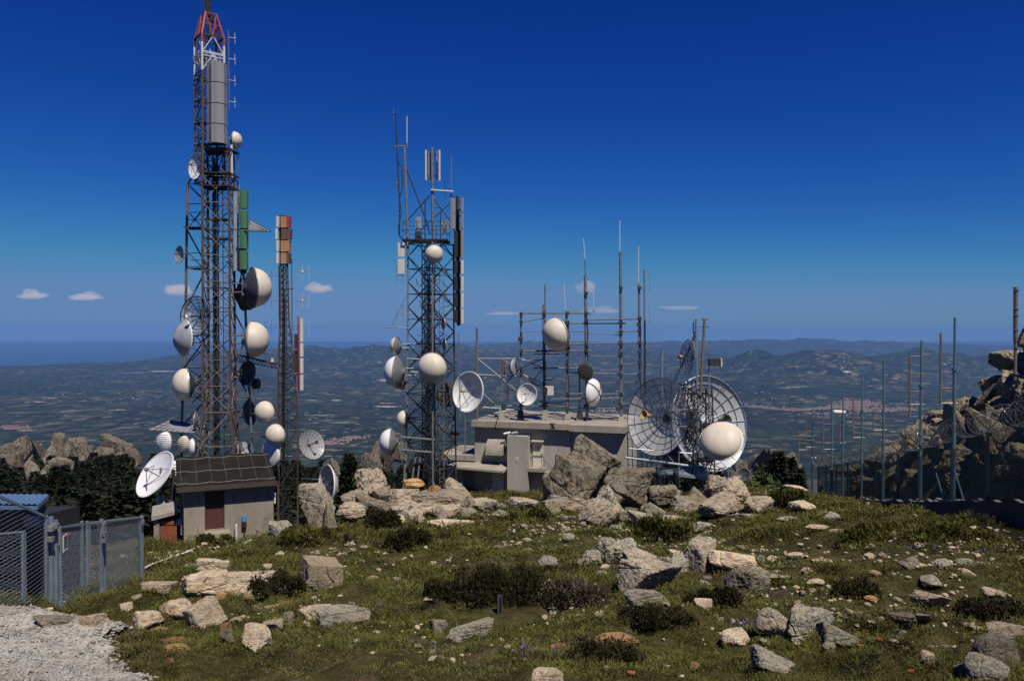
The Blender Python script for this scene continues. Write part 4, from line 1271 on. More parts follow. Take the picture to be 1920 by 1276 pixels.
q.tube([P(1010, 752, RY), P(1040, 757, RY), P(1058, 752, RY)], .05, 5); q.tube([P(1085, 782, RY), P(1120, 784, RY), P(1172, 783, RY)], .06, 5)
q.build('cable', M['black'], RK)
for x, h_ in ((1022, 22), (1064, 14), (1087, 18), (1164, 9), (941, 20)):
    c = P(x, 790, RY - .1); r = h_ * RY / F
    MB().hexa([c + V((-.34, -.34, -.15)), c + V((.34, -.34, -.15)), c + V((.34, .34, -.15)), c + V((-.34, .34, -.15))], [c + V((-.2, -.2, r)), c + V((.2, -.2, r)), c + V((.2, .2, r)), c + V((-.2, .2, r))]).build('footing', M['slab'], RK)
c = P(976, 790, RY - .1); MB().hexa([c + V((-.34, -.34, -.15)), c + V((.34, -.34, -.15)), c + V((.34, .34, -.15)), c + V((-.34, .34, -.15))], [c + V((-.22, -.2, .95)), c + V((.22, -.2, .95)), c + V((.22, .2, .95)), c + V((-.22, .2, .95))]).build('footing', M['black'], RK)
# left lattice frame of the rack
FR = thing('strut_lattice', 'crossed strut frame between the single thin pole and the roof rack', 'frame', P(935, 790, RY + .5))
q = MB()
for (a, b_, r) in [((894, 672), (977, 672), .045), ((896, 702), (977, 706), .05), ((895, 672), (977, 740), .07), ((895, 728), (960, 675), .045), ((898, 730), (950, 780), .06), ((941, 668), (941, 790), .06), ((946, 672), (946, 720), .04), ((977, 672), (1020, 690), .05), ((977, 700), (1020, 720), .04), ((905, 765), (960, 760), .05), ((977, 740), (1018, 690), .04),
        ((900, 770), (975, 690), .045), ((941, 672), (1018, 730), .045), ((905, 763), (985, 770), .06), ((977, 690), (1018, 672), .04)]:
    pline(q, RY + .5, r, a, b_)
q.build('struts', M['galv'], FR)
for k in range(3): pline(MB(), RY + .4, .03, (938 + 4 * k, 672), (939 + 4 * k, 700)).build('coil', M['lightrust'], FR)
a = thing('thin_pole', 'single thin grey pole at the left end of the building roof', 'pole', P(894, 790, RY)); pline(MB(), RY, .09, (894, 614), (895, 792), n=7).build('pole', M['lightrust'], a)
gw = 'whips on the roof rack'
whip(1058, 532, 580, 587, RY, 'short white whip on the first thick rack pole above the cream dome', gw, lean=3)
whip(1094, 447, 485, 516, RY, 'leaning white whip on top of the tall central rack pole', gw, lean=4, r=.035)
whip(1113, 535, 580, 585, RY, 'short white whip hanging right of the central rack pole', gw)
whip(1162, 414, 475, 476, RY, 'tallest white whip of the roof rack', gw, r=.04)
whip(1197, 462, 530, 536, RY, 'white whip on the rack pole next to the right end', gw, r=.038)
a = thing('dipole_column', 'thin vertical column of faint dipoles at the right end of the roof rack', 'antenna', P(1217, 690, RY))
q = MB()
for y in (530, 591, 650, 700): pline(q, RY, .015, (1209, y), (1218, y)); pline(q, RY, .018, (1218, y - 18), (1218, y + 19))
q.build('dipoles', M['galv'], a)
D('radome', 1047, 626, 32, -58, -14, 64.8, (1062, 632, RY), 'large cream egg shaped dome high on the roof rack', gr, dome=.92, back='galv')
D('open', 988, 739, 20, -25, 10, 65.0, (977, 742, RY), 'small white open dish with a shaded right edge on the roof rack', gr, mat='white', rim='white', back='white', depth=.32, n=36)
D('drum', 962, 688, 15, 68, 0, 66.5, (946, 690, RY), 'grey shallow drum facing right on the crossed frame', gr, mat='greydish', rim='dark', back='dark', dome=.25)
D('drum', 1098, 696, 15, -15, 0, 65.4, (1101, 697, RY), 'dark round dish on the central rack pole', gr, mat='dark', back='dark', rim='galv', dome=.15)
rt = D('radome', 1110, 735, 26, 62, 0, 65.6, (1101, 737, RY), 'white dome with dark cross straps on the roof rack', gr, mat='white', back='darkdish', rim='dark', dome=.55)
c = P(1110, 735, 65.6); x, y, d = frame(LASTD); r = 26 * 65.6 / F; q = MB()
for e in (x + y, x - y):
    e = e.normalized(); q.tube([c + e * (math.cos(a) * r * 1.01) + d * (math.sin(a) ** 1.0 * r * .57) for a in np.linspace(.05, math.pi - .05, 15)], .05 * r, 4)
q.build('strap', M['darkdish'], rt)
a = thing('box_antenna', 'small white box antenna with a dark face on the roof rack', 'antenna', P(1030, 732, 65.3)); c = P(1030, 732, 65.3); q = MB().box(c, (.34, .2, .36)); q.build('casing', M['panelwhite'], a); MB().box(P(1023, 732, 65.05), (.14, .06, .28)).build('face', M['black'], a); pline(MB(), 65.6, .03, (1020, 734, 66), (1026, 733, 65.4)).build('bracket', M['galv'], a)
a = thing('flat_panel', 'dark narrow panel seen edge on in the crossed frame', 'antenna', P(952, 736, 66)); MB().box(P(952, 736, 66), (.07, .3, .6)).build('panel', M['dark'], a); pline(MB(), 66, .03, (930, 738), (972, 733)).build('arm', M['lightrust'], a)

# ---- right group -----------------------------------------------------------
QY = 59.0
qx = xpx(1313, QY); qb = gat(qx, QY) - 1.2
AXIS['T4'] = (qx, QY, .5)
T4 = thing('dish_tower', 'stubby lattice tower carrying the big mesh dishes at right of the building', 'tower', (qx, QY, qb))
legs = [MB() for _ in range(4)]; br = MB()
lat(legs, br, corners(qx, QY, 1.35, .9, qb), corners(qx, QY, .95, .9, zpx(728, QY)), 6, .06, .035, 'X')
for L in legs: L.build('leg', M['dark'], T4)
br.build('bracing', M['dark'], T4)
for (xa, ya, xb, yb, r, mt) in ((1305, 598, 1307, 740, .085, 'galvblue'), (1321, 600, 1312, 760, .10, 'lightrust'), (1329, 688, 1329, 790, .06, 'galvblue'), (1309, 730, 1308, 880, .10, 'galvblue')):
    pline(MB(), QY - .6, r, (xa, ya), (xb, yb), n=7).build('pole', M[mt], T4)
q = MB()
for y in range(612, 735, 9): pline(q, QY - .6, .02, (1302, y), (1312, y)); pline(q, QY - .6, .02, (1316, y), (1323, y))
for (y, w_) in ((598, 6), (612, 8), (600, 0)):
    pline(q, QY - .6, .05, (1318 - w_ / 2, y), (1321 + w_, y))
pline(q, QY, .06, (1306, 625), (1262, 720)); pline(q, QY, .05, (1296, 645), (1303, 622)); pline(q, QY, .05, (1300, 603), (1300, 625)); pline(q, QY, .05, (1272, 718), (1320, 745))
q.build('climbing_steps', M['dark'], T4)
q = MB(); rg = random.Random(14)
for k in range(70):
    p = V((qx + rg.uniform(-1.6, 1.6), QY + rg.uniform(-.6, 1.2), rg.uniform(zpx(880, QY), zpx(735, QY)))); e = V((rg.uniform(-1, 1), rg.uniform(-.4, .4), rg.uniform(-1, 1))).normalized() * rg.uniform(.5, 1.7)
    q.bar(p, p + e, rg.uniform(.02, .045), 4)
for k in range(3): grate(q, P(1306, 738 + k * 62, QY), X3, Y3, 1.0, .8, 8, .03)
q.build('truss_work', M['dark'], T4)
a = thing('lone_pole', 'plain blue grey pole rising behind the nearer mesh dish', 'pole', P(1241, 880, 60.5)); p = P(1241, 655, 60.5); MB().bar(p, V((p.x, p.y, gat(p.x, p.y) - .2)), .10, 8).build('pole', M['galvblue'], a)
D('mesh', 1232, 781, 73, -40, 10, 57.5, 'T4', 'nearer big mesh dish beside the building, its lower left half shining', 'big mesh dishes', rim='dark', feed='yellow', ribs=20, depth=.36, n=40)
D('mesh', 1331, 793, 90, 42, 12, 60.0, 'T4', 'farther and biggest mesh dish behind the cream dome at right', 'big mesh dishes', rim='galvblue', feed='dark', ribs=20, depth=.34, n=40, skin='meshsolid', ribw=.011)
D('mesh', 1289, 669, 33, -66, 6, 58.6, 'T4', 'small wheel like grid dish with a yellow horn above the big mesh dishes', 'big mesh dishes', rim='galvblue', feed='yellow', ribs=10, depth=.3, skin='meshdark', ribw=.02)
D('radome', 1352, 826, 39, -12, 36, 56.0, 'T4', 'wide cream dome tilted upward in front of the biggest mesh dish', 'dishes of the right hand group', dome=.62, rim='white', n=44)
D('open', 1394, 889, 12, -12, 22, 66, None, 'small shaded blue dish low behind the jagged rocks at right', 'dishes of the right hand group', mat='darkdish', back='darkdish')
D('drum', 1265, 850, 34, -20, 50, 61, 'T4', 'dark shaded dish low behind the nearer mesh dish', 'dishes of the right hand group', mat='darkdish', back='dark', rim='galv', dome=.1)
a = thing('pole_stand', 'thin post holding the small shaded blue dish', 'post', P(1396, 905, 66.2)); p = P(1396, 893, 66.2); MB().bar(p, V((p.x, p.y, gat(p.x, p.y) - .2)), .05, 6).build('post', M['dark'], a)
a = thing('horn_box', 'dark box antenna with a pale cap on a post right of the stubby tower', 'antenna', P(1342, 679, 58.4)); MB().box(P(1340, 679, 58.4), (.42, .3, .26)).build('casing', M['dark'], a); MB().box(P(1351, 679, 58.3), (.05, .3, .3)).build('cap', M['panelwhite'], a); pline(MB(), 58.6, .04, (1328, 680), (1334, 679)).build('bracket', M['galv'], a)
# steel platform with railings under the right group
pt = thing('steel_platform', 'pipe railed steel platform under the big mesh dishes', 'platform', P(1280, 880, 57.5))
q = MB(); pline(q, 57.5, .09, (1172, 857), (1320, 876), n=7); pline(q, 57.5, .03, (1180, 840), (1250, 846)); pline(q, 57.5, .045, (1318, 876), (1345, 880), (1362, 874))
for (xa, ya, xb, yb) in ((1245, 890, 1230, 905), (1254, 880, 1255, 925), (1285, 895, 1300, 920), (1318, 870, 1318, 915), (1273, 845, 1273, 893), (1303, 848, 1305, 895), (1275, 848, 1305, 850), (1360, 874, 1346, 900), (1248, 888, 1220, 925), (1366, 875, 1366, 905), (1371, 875, 1371, 905), (1330, 845, 1334, 868), (1318, 845, 1328, 870), (1243, 842, 1262, 865)):
    pline(q, 57.5, .04, (xa, ya), (xb, yb))
q.build('railing', M['galvblue'], pt)
MB().hexa([P(1273, 893, 56.5), P(1330, 900, 56.5), P(1330, 880, 60), P(1273, 880, 60)], [P(1273, 888, 56.5), P(1330, 895, 56.5), P(1330, 876, 60), P(1273, 876, 60)]).build('deck', M['galvblue'], pt)
MB().hexa([P(1238, 890, 57), P(1262, 889, 57), P(1262, 883, 58.5), P(1238, 884, 58.5)], [P(1238, 887, 57), P(1262, 886, 57), P(1262, 880, 58.5), P(1238, 881, 58.5)]).build('deck', M['galvblue'], pt)
q = MB()
for k in range(9): pline(q, 60.5, .035, (1176 + 9 * k, 815 + 3 * k), (1178 + 9 * k, 905))
for k in range(5): pline(q, 60.5, .03, (1176, 822 + 16 * k), (1250, 832 + 16 * k))
q.build('back_railing', M['dark'], pt)
# ------------------------------------------------------------------ concrete building
A_ = P(890, 787, 66.0); B_ = P(1172, 797, 62.5)
U = V((B_.x - A_.x, B_.y - A_.y, 0)); BW = U.length; U.normalize()
W = V((-U.y, U.x, 0))                       # into the building
BZ = -13.75; TOPZ = A_.z
O_ = V((A_.x, A_.y, 0))
def L(u, w, z): return O_ + U * u + W * w + V((0, 0, z))
def uz(px, py, w=0.0):                      # point of the facade plane seen at a pixel
    r = P(px, py, 1.0); o = O_ + W * w
    k = o.dot(W) / r.dot(W); p = r * k
    return (p - O_).dot(U), p.z
def slabx(mb, u0, u1, w0, w1, z0, z1):
    return mb.hexa([L(u0, w0, z0), L(u1, w0, z0), L(u1, w1, z0), L(u0, w1, z0)], [L(u0, w0, z1), L(u1, w0, z1), L(u1, w1, z1), L(u0, w1, z1)])
BD = thing('concrete_building', 'grey concrete equipment building with a flat roof behind the big boulders', 'building', L(BW / 2, 3, BZ))
um, _ = uz(1069, 795)
bt = TOPZ - .48
slabx(MB(), 0, um, 0, 8, BZ, bt).build('wall', M['concrete'], BD)
slabx(MB(), um + .003, BW, .18, 8, BZ, bt - .1).build('wall', M['concrete'], BD)
slabx(MB(), -.12, um + .05, -.58, 8.2, bt + .002, TOPZ).build('roof_slab', M['slab'], BD)
slabx(MB(), um + .054, BW + .12, -.56, 8.2, bt - .098, TOPZ - .06).build('roof_slab', M['slab'], BD)
# pillar tower standing out of the front
pu0, _ = uz(951, 880, -1.0); pu1, _ = uz(989, 880, -1.0); _, pzt = uz(960, 817, -1.0)
slabx(MB(), pu0, pu1, -1.0, -.003, BZ, pzt).build('pillar', M['concrete'], BD)
q = MB(); c_ = L(0, 0, 0)
su, sz = uz(969, 861, -1.02)
sg = slabx(MB(), su - .11, su + .11, -1.02, -1.002, sz - .2, sz + .2).build('warning_sign', M['signwhite'], BD)
MB().poly([L(su - .06, -1.025, sz + .03), L(su + .06, -1.025, sz + .03), L(su, -1.025, sz + .15)]).build('sign_triangle', M['signyellow'], sg)
q = MB()
for k in range(3): slabx(q, su - .08, su + .07 - .03 * k, -1.026, -1.0225, sz - .07 - .045 * k, sz - .05 - .045 * k)
q.build('sign_text', M['black'], sg)
# left wing with its own little slab, canopy and ground floor door
lu, _ = uz(822, 860, -.3)
lz0 = uz(850, 852, -.3)[1]; lz1 = uz(850, 862, -.3)[1]
slabx(MB(), lu, .1, -.3, 5, lz1, lz0).build('wing_roof', M['slab'], BD)
slabx(MB(), lu + .5, -.003, .6, 5, BZ, lz1 - .002).build('wing_wall', M['concrete'], BD)
ca0, cz = uz(834, 872, -1.5); ca1, _ = uz(945, 880, -1.5)
MB().hexa([L(ca0, -1.7, cz - .16), L(pu0 - .05, -1.7, cz - .34), L(pu0 - .05, -.003, cz + .02), L(ca0 + .7, -.003, cz + .02)], [L(ca0, -1.7, cz), L(pu0 - .05, -1.7, cz - .18), L(pu0 - .05, -.003, cz + .16), L(ca0 + .7, -.003, cz + .16)]).build('canopy', M['slab'], BD)
slabx(MB(), ca0 + .9, ca0 + 1.4, -1.2, -.9, BZ, cz - .2).build('canopy_post', M['slab'], BD)
slabx(MB(), ca0 + .2, ca0 + .8, -.6, 0, BZ, cz - .2).build('wing_wall', M['concrete'], BD)
d0, dz1 = uz(922, 886, -.06); d1, _ = uz(945, 886, -.06); dz0 = BZ
dr = slabx(MB(), d0, d1, -.06, -.003, dz0, dz1).build('lower_door', M['cream'], BD, label='pale door in the shade under the canopy')
slabx(MB(), d0 + .03, d0 + .15, -.12, -.0605, dz0 + .9, dz0 + 1.0).build('handle', M['black'], dr)
slabx(MB(), d0 + .2, d1 - .08, -.075, -.061, dz1 - .85, dz1 - .5).build('notice', M['signwhite'], dr)
q = MB(); q.tube([L(ca0 + .1, -.8, cz - .9), L(ca0 + .15, -.8, cz - .45), L(ca0 + .4, -.8, cz - .3), L(ca0 + .5, -.8, cz - .36)], .09, 8); q.build('vent_pipe', M['panelwhite'], BD)
# curved ventilation hood
h0, hz1 = uz(913, 822, -.5); h1, _ = uz(945, 822, -.5); hz0 = uz(915, 853, -.75)[1]
hz1 = uz(913, 822, 0)[1]
pts = []
for k in range(9):
    a = k / 8
    pts.append((-.05 - .9 * math.sin(a * math.pi / 2) ** .9, hz1 + .05 - (hz1 - hz0) * (1 - math.cos(a * math.pi / 2)) ** .9))
q = MB(); b = len(q.v); n_ = len(pts)
for off in (0, .05):
    for (w_, z_) in pts:
        q.v += [L(h0, w_ + off * .7, z_ - off), L(h1, w_ + off * .7, z_ - off)]
for s_ in (0, 1):
    for k in range(n_ - 1):
        i = s_ * 2 * n_ + 2 * k; f = (i, i + 1, i + 3, i + 2); q.f.append(f if s_ == 0 else f[::-1])
for k in range(n_ - 1):
    q.f.append((2 * k, 2 * k + 2, 2 * n_ + 2 * k + 2, 2 * n_ + 2 * k)); q.f.append((2 * k + 1, 2 * n_ + 2 * k + 1, 2 * n_ + 2 * k + 3, 2 * k + 3))
q.f.append((2 * n_ - 2, 2 * n_ - 1, 4 * n_ - 1, 4 * n_ - 2))
hd = q.build('ventilation_hood', M['slab'], BD)
pv_ = [L(h0 + .002, w_, z_) for w_, z_ in pts] + [L(h0 + .002, -.003, hz0 + .2)]
MB().poly(pv_).build('hood_cheek', M['slab'], hd); MB().poly([p + U * (h1 - h0 - .004) for p in pv_][::-1]).build('hood_cheek', M['slab'], hd)
# upper door, hood, stairs
e0, ez1 = uz(999, 828, -.08); e1, _ = uz(1009, 828, -.08); ez0 = uz(1003, 868, -.08)[1]
e1 = e0 + .85; ez0 = ez1 - 2.0
ud = slabx(MB(), e0, e1, -.08, -.003, ez0, ez1).build('upper_door', M['cream'], BD, label='cream door at the top of the outside stair')
slabx(MB(), e0 + .3, e0 + .6, -.095, -.082, ez1 - .5, ez1 - .36).build('door_sign', M['signwhite'], ud); slabx(MB(), e0 + .34, e0 + .56, -.1, -.0965, ez1 - .46, ez1 - .40).build('sign_text', M['blue'], ud)
slabx(MB(), e1 - .13, e1 - .05, -.14, -.082, ez0 + .95, ez0 + 1.05).build('handle', M['black'], ud)
slabx(MB(), e0 - .05, e1 + .08, -.42, -.005, ez1 + .06, ez1 + .17).build('door_hood', M['cream'], BD)
st = MB(); nstep = 9
s0u = pu1 + .05; run = .27; rise = (ez0 - BZ) / nstep
land = e1 + .1
for k in range(nstep):
    slabx(st, (land if k == 0 else land + run * k) - (0 if k else land - s0u), land + run * (k + 1), -1.0, -.1, ez0 - rise * (k + 1), ez0 - rise * k - .002)
st.build('stair', M['slab'], BD)
rl = MB()
for w_ in (-.98, -.12):
    a, b_ = L(s0u + .1, w_, ez0 + .9), L(land, w_, ez0 + .9); c_ = L(land + run * nstep, w_, BZ + .9)
    rl.bar(a, b_, .025, 5); rl.bar(b_, c_, .025, 5); rl.bar(b_ - Z3 * .45, c_ - Z3 * .45, .018, 5)
    for k in (0, 3, 6, 9): p = L(land + run * k, w_, ez0 - rise * k + .9); rl.bar(p, p - Z3 * .9, .022, 5)
rl.build('stair_railing', M['galv'], BD)
# roof gutters and clutter
q = MB(); pq = uz(932, 795, -.45)[0]
q.tube([L(pq, -.60, TOPZ + .1), L(pq, -.61, TOPZ - .1), L(pq - .15, -.61, bt - .05), L(pq - .2, -.05, bt - .3)], .04, 5); q.build('roof_cable', M['black'], BD)
q = MB(); pq = uz(1037, 795, -.45)[0]
for dx in (-.2, 0, .2): q.bar(L(pq + dx, -.60, TOPZ + .1), L(pq - dx, -.60, bt + .1), .035, 4)
q.build('roof_bracket', M['black'], BD)
for k, px in enumerate((953, 962)):
    cu, cz_ = uz(px, 813, -.9)
    a = thing('security_camera', ['left of two white security cameras on top of the pillar', 'right of two white security cameras on top of the pillar'][k], 'camera', L(cu, -.8, pzt), 'security cameras on the pillar')
    s_ = -1 if k == 0 else 1
    dd = (U * s_ - W * .5 - Z3 * .2 * (1 if k == 0 else -1.2)).normalized()
    c0 = L(cu, -.8, pzt + .22); MB().bar(c0 - dd * .15, c0 + dd * .42, .085, 8).build('camera_housing', M['white'], a)
    MB().bar(L(cu, -.8, pzt - .01), c0, .04, 6).build('bracket', M['panelwhite'], a)
    MB().bar(c0 + dd * .421, c0 + dd * .43, .05, 8).build('lens', M['black'], a)

# ------------------------------------------------------------------ hut
HA = V((P(345, 1023, 37.0).x, 37.0, 0)); HB = V((P(513, 1000, 38.6).x, 38.6, 0))
HU = (HB - HA); HWD = HU.length; HU.normalize(); HW = V((-HU.y, HU.x, 0)); HZ = -10.35
def H(u, w, z): return HA + HU * u + HW * w + V((0, 0, z))
def huz(px, py, w=0.0):
    r = P(px, py, 1.0); o = HA + HW * w
    k = o.dot(HW) / r.dot(HW); p = r * k
    return (p - HA).dot(HU), p.z
def hslab(mb, u0, u1, w0, w1, z0, z1):
    return mb.hexa([H(u0, w0, z0), H(u1, w0, z0), H(u1, w1, z0), H(u0, w1, z0)], [H(u0, w0, z1), H(u1, w0, z1), H(u1, w1, z1), H(u0, w1, z1)])
HT = thing('stone_hut', 'small plastered hut with a dark ribbed lean roof and a maroon door', 'hut', H(HWD / 2, 1.5, HZ))
ez = huz(420, 914, -.45)[1]; rz = ez + .78; hd_ = 3.3
hz_ = ez - .02
du0 = huz(384, 960)[0]; du1 = huz(421, 960)[0]; dzb = huz(400, 992)[1]; dzt = dzb + 1.92
sl = (rz - ez) / (hd_ + .45)
def rf(w): return ez + (w + .45) * sl
# walls as one shell with the door recess left open
q = MB()
hslab(q, 0, du0, 0, .3, HZ - .4, rf(0) - .06); hslab(q, du1, HWD, 0, .3, HZ - .4, rf(0) - .06); hslab(q, du0, du1, 0, .3, HZ - .4, dzb); hslab(q, du0, du1, 0, .3, dzt, rf(0) - .06)
q.build('front_wall', M['plaster'], HT)
q = MB()
for (u0, u1) in ((0, .3), (HWD - .3, HWD)):
    q.hexa([H(u0, .303, HZ - .4), H(u1, .303, HZ - .4), H(u1, hd_, HZ - .4), H(u0, hd_, HZ - .4)], [H(u0, .303, rf(.3) - .06), H(u1, .303, rf(.3) - .06), H(u1, hd_, rf(hd_) - .06), H(u0, hd_, rf(hd_) - .06)])
q.build('side_wall', M['plaster'], HT)
dq = hslab(MB(), du0 + .01, du1 - .01, .1, .15, dzb, dzt - .01).build('door', M['maroon'], HT)
hslab(MB(), du0 + .08, du0 + .18, .05, .098, dzb + 1.25, dzb + 1.33).build('handle', M['black'], dq)
q = MB()
for (u0, u1) in ((du0 + .012, du0 + .07), (du1 - .07, du1 - .012)): hslab(q, u0, u1, .06, .099, dzb, dzt - .06)
hslab(q, du0 + .012, du1 - .012, .06, .099, dzt - .058, dzt - .012); q.build('frame', M['maroon'], dq)
hslab(MB(), du0 - .06, du1 + .2, -.75, -.003, HZ - .3, dzb - .06).build('door_step', M['slab'], HT)
hslab(MB(), du0 - .55, du0 - .063, -.55, -.003, HZ - .3, dzb - .32).build('door_step', M['slab'], HT)
re0 = huz(331, 915, -.45)[0]; re1 = huz(518, 905, -.45)[0]
q = MB().hexa([H(re0, -.45, ez), H(re1, -.45, ez), H(re1, hd_ + .2, rf(hd_ + .2)), H(re0, hd_ + .2, rf(hd_ + .2))], [H(re0, -.45, ez + .14), H(re1, -.45, ez + .14), H(re1, hd_ + .2, rf(hd_ + .2) + .14), H(re0, hd_ + .2, rf(hd_ + .2) + .14)])
ro = q.build('roof', M['roof'], HT)
q = MB().hexa([H(re0, -.5, ez - .06), H(re1, -.5, ez - .06), H(re1, -.453, ez - .06), H(re0, -.453, ez - .06)], [H(re0, -.5, ez + .16), H(re1, -.5, ez + .16), H(re1, -.453, ez + .16), H(re0, -.453, ez + .16)]); q.build('fascia', M['dullbrown'], ro)
q = MB(); rg = random.Random(4); uu = re0 + .1
while uu < re1 - .1:
    l_ = rg.uniform(.15, .5); hslab(q, uu, uu + l_, -.46, -.38, ez - .09 - rg.uniform(0, .03), ez - .0622); uu += l_ + rg.uniform(.0, .12)
q.build('mortar', M['slab'], ro)
q = MB()      # lightning wires and their holders on the roof
def RP_(u, w, dz=.2): return H(u, w, rf(w) + .14 + dz)
for w_ in (-.3, 1.2, 2.9): q.tube([RP_(re0 + (re1 - re0) * k / 12, w_ + .03 * math.sin(k * 1.7), .10 + .03 * math.sin(k * 2.1)) for k in range(13)], .009, 4)
for k in range(7):
    u = re0 + .2 + (re1 - re0 - .4) * k / 6
    q.bar(RP_(u, -.4, .08), RP_(u, hd_, .08), .006, 4)
    for w_ in (-.3, .5, 1.2, 2.1, 2.9): q.bar(RP_(u, w_, 0), RP_(u, w_, .14), .012, 4)
q.build('wire_grid', M['galv'], ro)
q = MB(); hslab(q, HWD + .02, HWD + .1, -.08, 0, hz_ - 1.0, hz_ - .5); q.build('wall_lamp', M['panelwhite'], HT)
a = thing('meter_box', 'small blue meter box on a dark post against the hut wall', 'box', H(huz(458, 995)[0], -.12, HZ)); mu, mz_ = huz(458, 972, -.12)
hslab(MB(), mu - .1, mu + .1, -.2, -.04, mz_ - .12, mz_ + .15).build('lid', M['blue'], a); hslab(MB(), mu - .1, mu + .1, -.19, -.045, mz_ - .38, mz_ - .122).build('casing', M['black'], a)
q = MB().bar(H(mu, -.1, HZ - .1), H(mu, -.1, mz_ - .37), .025, 5); q.build('post', M['black'], a)
a = thing('vent_pipe', 'short white pipe standing against the hut wall beside the blue box', 'pipe', H(huz(443, 998, -.2)[0], -.2, HZ)); mu, mz_ = huz(443, 984, -.2)
q = MB(); q.bar(H(mu, -.2, HZ - .1), H(mu, -.2, mz_), .06, 10); q.ball(H(mu, -.2, mz_), .06, 10, 6); q.build('pipe', M['panelwhite'], a)
# lean-to beside the hut
LT = thing('lean_to', 'little lean-to with pale slab roof and rusty door left of the hut', 'shed', P(308, 1028, 37.6))
def hp_(px, py, Y): return P(px, py, Y)
MB().hexa([P(284, 976, 37.0), P(333, 963, 37.2), P(333, 951, 39.4), P(286, 957, 39.2)], [P(284, 968, 37.0), P(333, 957, 37.2), P(333, 938, 39.4), P(286, 948, 39.2)]).build('roof', M['slab'], LT)
q = MB(); a = P(295, 975, 37.3); q.box(V((a.x, a.y, (a.z + HZ - .2) / 2)), (.12, .12, (a.z - HZ + .2) / 2)); q.build('post', M['plaster'], LT)
a = P(301, 986, 37.2); b_ = P(331, 986, 37.3); za = P(300, 1030, 37.2).z
MB().hexa([V((a.x, a.y, za)), V((b_.x, b_.y, za)), V((b_.x, b_.y + .05, za)), V((a.x, a.y + .05, za))], [a, b_, b_ + Y3 * .05, a + Y3 * .05]).build('rusty_door', M['rustsheet'], LT)
MB().box(P(313, 979, 37.35), (.42, .04, .10)).build('beam', M['rustsheet'], LT)
MB().box(P(337, 978, 37.6), (.13, .1, .14)).build('tray', M['panelwhite'], LT)
a = P(288, 960, 39.2); b_ = P(336, 960, 39.4)
MB().hexa([V((a.x, a.y, HZ - .4)), V((b_.x, b_.y, HZ - .4)), V((b_.x, b_.y + .1, HZ - .4)), V((a.x, a.y + .1, HZ - .4))], [V((a.x, a.y, a.z)), V((b_.x, b_.y, b_.z)), V((b_.x, b_.y + .1, b_.z)), V((a.x, a.y + .1, a.z))]).build('back_wall', M['darkwall'], LT)
a = P(286, 962, 37.5); MB().hexa([V((a.x, 37.45, HZ - .4)), V((a.x + .1, 37.45, HZ - .4)), V((a.x + .1, 39.2, HZ - .4)), V((a.x, 39.2, HZ - .4))], [V((a.x, 37.45, a.z - .05)), V((a.x + .1, 37.45, a.z - .05)), V((a.x + .1, 39.2, a.z + .1)), V((a.x, 39.2, a.z + .1))]).build('side_wall', M['darkwall'], LT)

# ------------------------------------------------------------------ mesh cage at lower left
CG = thing('wire_cage', 'galvanised mesh cage of framed panels at the lower left beside the gravel', 'cage', P(150, 1150, 17))
def cpost(px, pyt, pyb, Y, r=.045, box_=True):
    a, b_ = P(px, pyt, Y), P(px, pyb, Y)
    q = MB().box(V((b_.x, b_.y, (a.z + b_.z) / 2)), (r, r, (a.z - b_.z) / 2)); q.build('post', M['galvblue'], CG)
def cpanel(tl, bl, tr, br, name='mesh_panel', pitch=.085, wd=.20, fr=.03):
    """corner pixels with depth; expanded metal in a frame"""
    TL, BL, TR, BR = (P(*k) for k in (tl, bl, tr, br))
    ux = (TR - TL).normalized()
    nrm = (TR - TL).cross(BL - TL).normalized()
    f_ = MB()
    for p, q in ((TL, TR), (BL, BR), (TL, BL), (TR, BR)): f_.bar(p, q, fr, 4)
    pn = f_.build('panel_frame', M['galvblue'], CG)
    wdt = max((TR - TL).length, (BR - BL).length); hgt = max((TL - BL).length, (TR - BR).length)
    nr, nc = int(hgt / pitch), int(wdt / wd)
    m_ = MB()
    def pt(u, v): return TL.lerp(TR, u).lerp(BL.lerp(BR, u), v)
    for i in range(nr):
        for j in range(nc):
            v0, v1 = i / nr, (i + 1) / nr; u0, um_, u1 = j / nc, (j + .5) / nc, (j + 1) / nc
            vm = (v0 + v1) / 2
            for a, b_ in (((u0, vm), (um_, v0)), ((um_, v0), (u1, vm)), ((u0, vm), (um_, v1)), ((um_, v1), (u1, vm))):
                if True:
                    m_.bar(pt(*a), pt(*b_), .0031, 3)
    m_.build('wire_mesh', M['galvblue'], pn)
cpost(98, 968, 1162, 16.0, .034); cpost(107, 974, 1160, 16.1, .028); cpost(192, 972, 1134, 19.4, .034); cpost(267, 966, 1098, 24.0, .04)
cpost(155, 976, 1112, 22.0, .035); cpost(165, 976, 1116, 22.2, .035); cpost(46, 994, 1150, 19.3, .04); cpost(89, 965, 1160, 15.9, .022)
cpanel((-60, 905, 13.0), (-60, 1148, 13.0), (86, 968, 15.8), (86, 1158, 15.8))
cpanel((112, 988, 16.3), (116, 1150, 16.3), (189, 980, 19.2), (189, 1129, 19.2))
cpanel((196, 978, 19.6), (197, 1129, 19.6), (264, 970, 23.8), (264, 1096, 23.8))
cpanel((105, 990, 19.4), (108, 1126, 19.4), (152, 981, 21.8), (153, 1114, 21.8))
cpanel((168, 979, 22.4), (168, 1112, 22.4), (262, 969, 24.2), (262, 1094, 24.2))
cpanel((-40, 1004, 18.3), (-40, 1160, 18.3), (43, 996, 19.2), (43, 1148, 19.2))
q = MB(); pline(q, 22, .025, (110, 1122, 19), (197, 1106, 22), (240, 1102, 23)); q.build('lower_rail', M['galvblue'], CG)
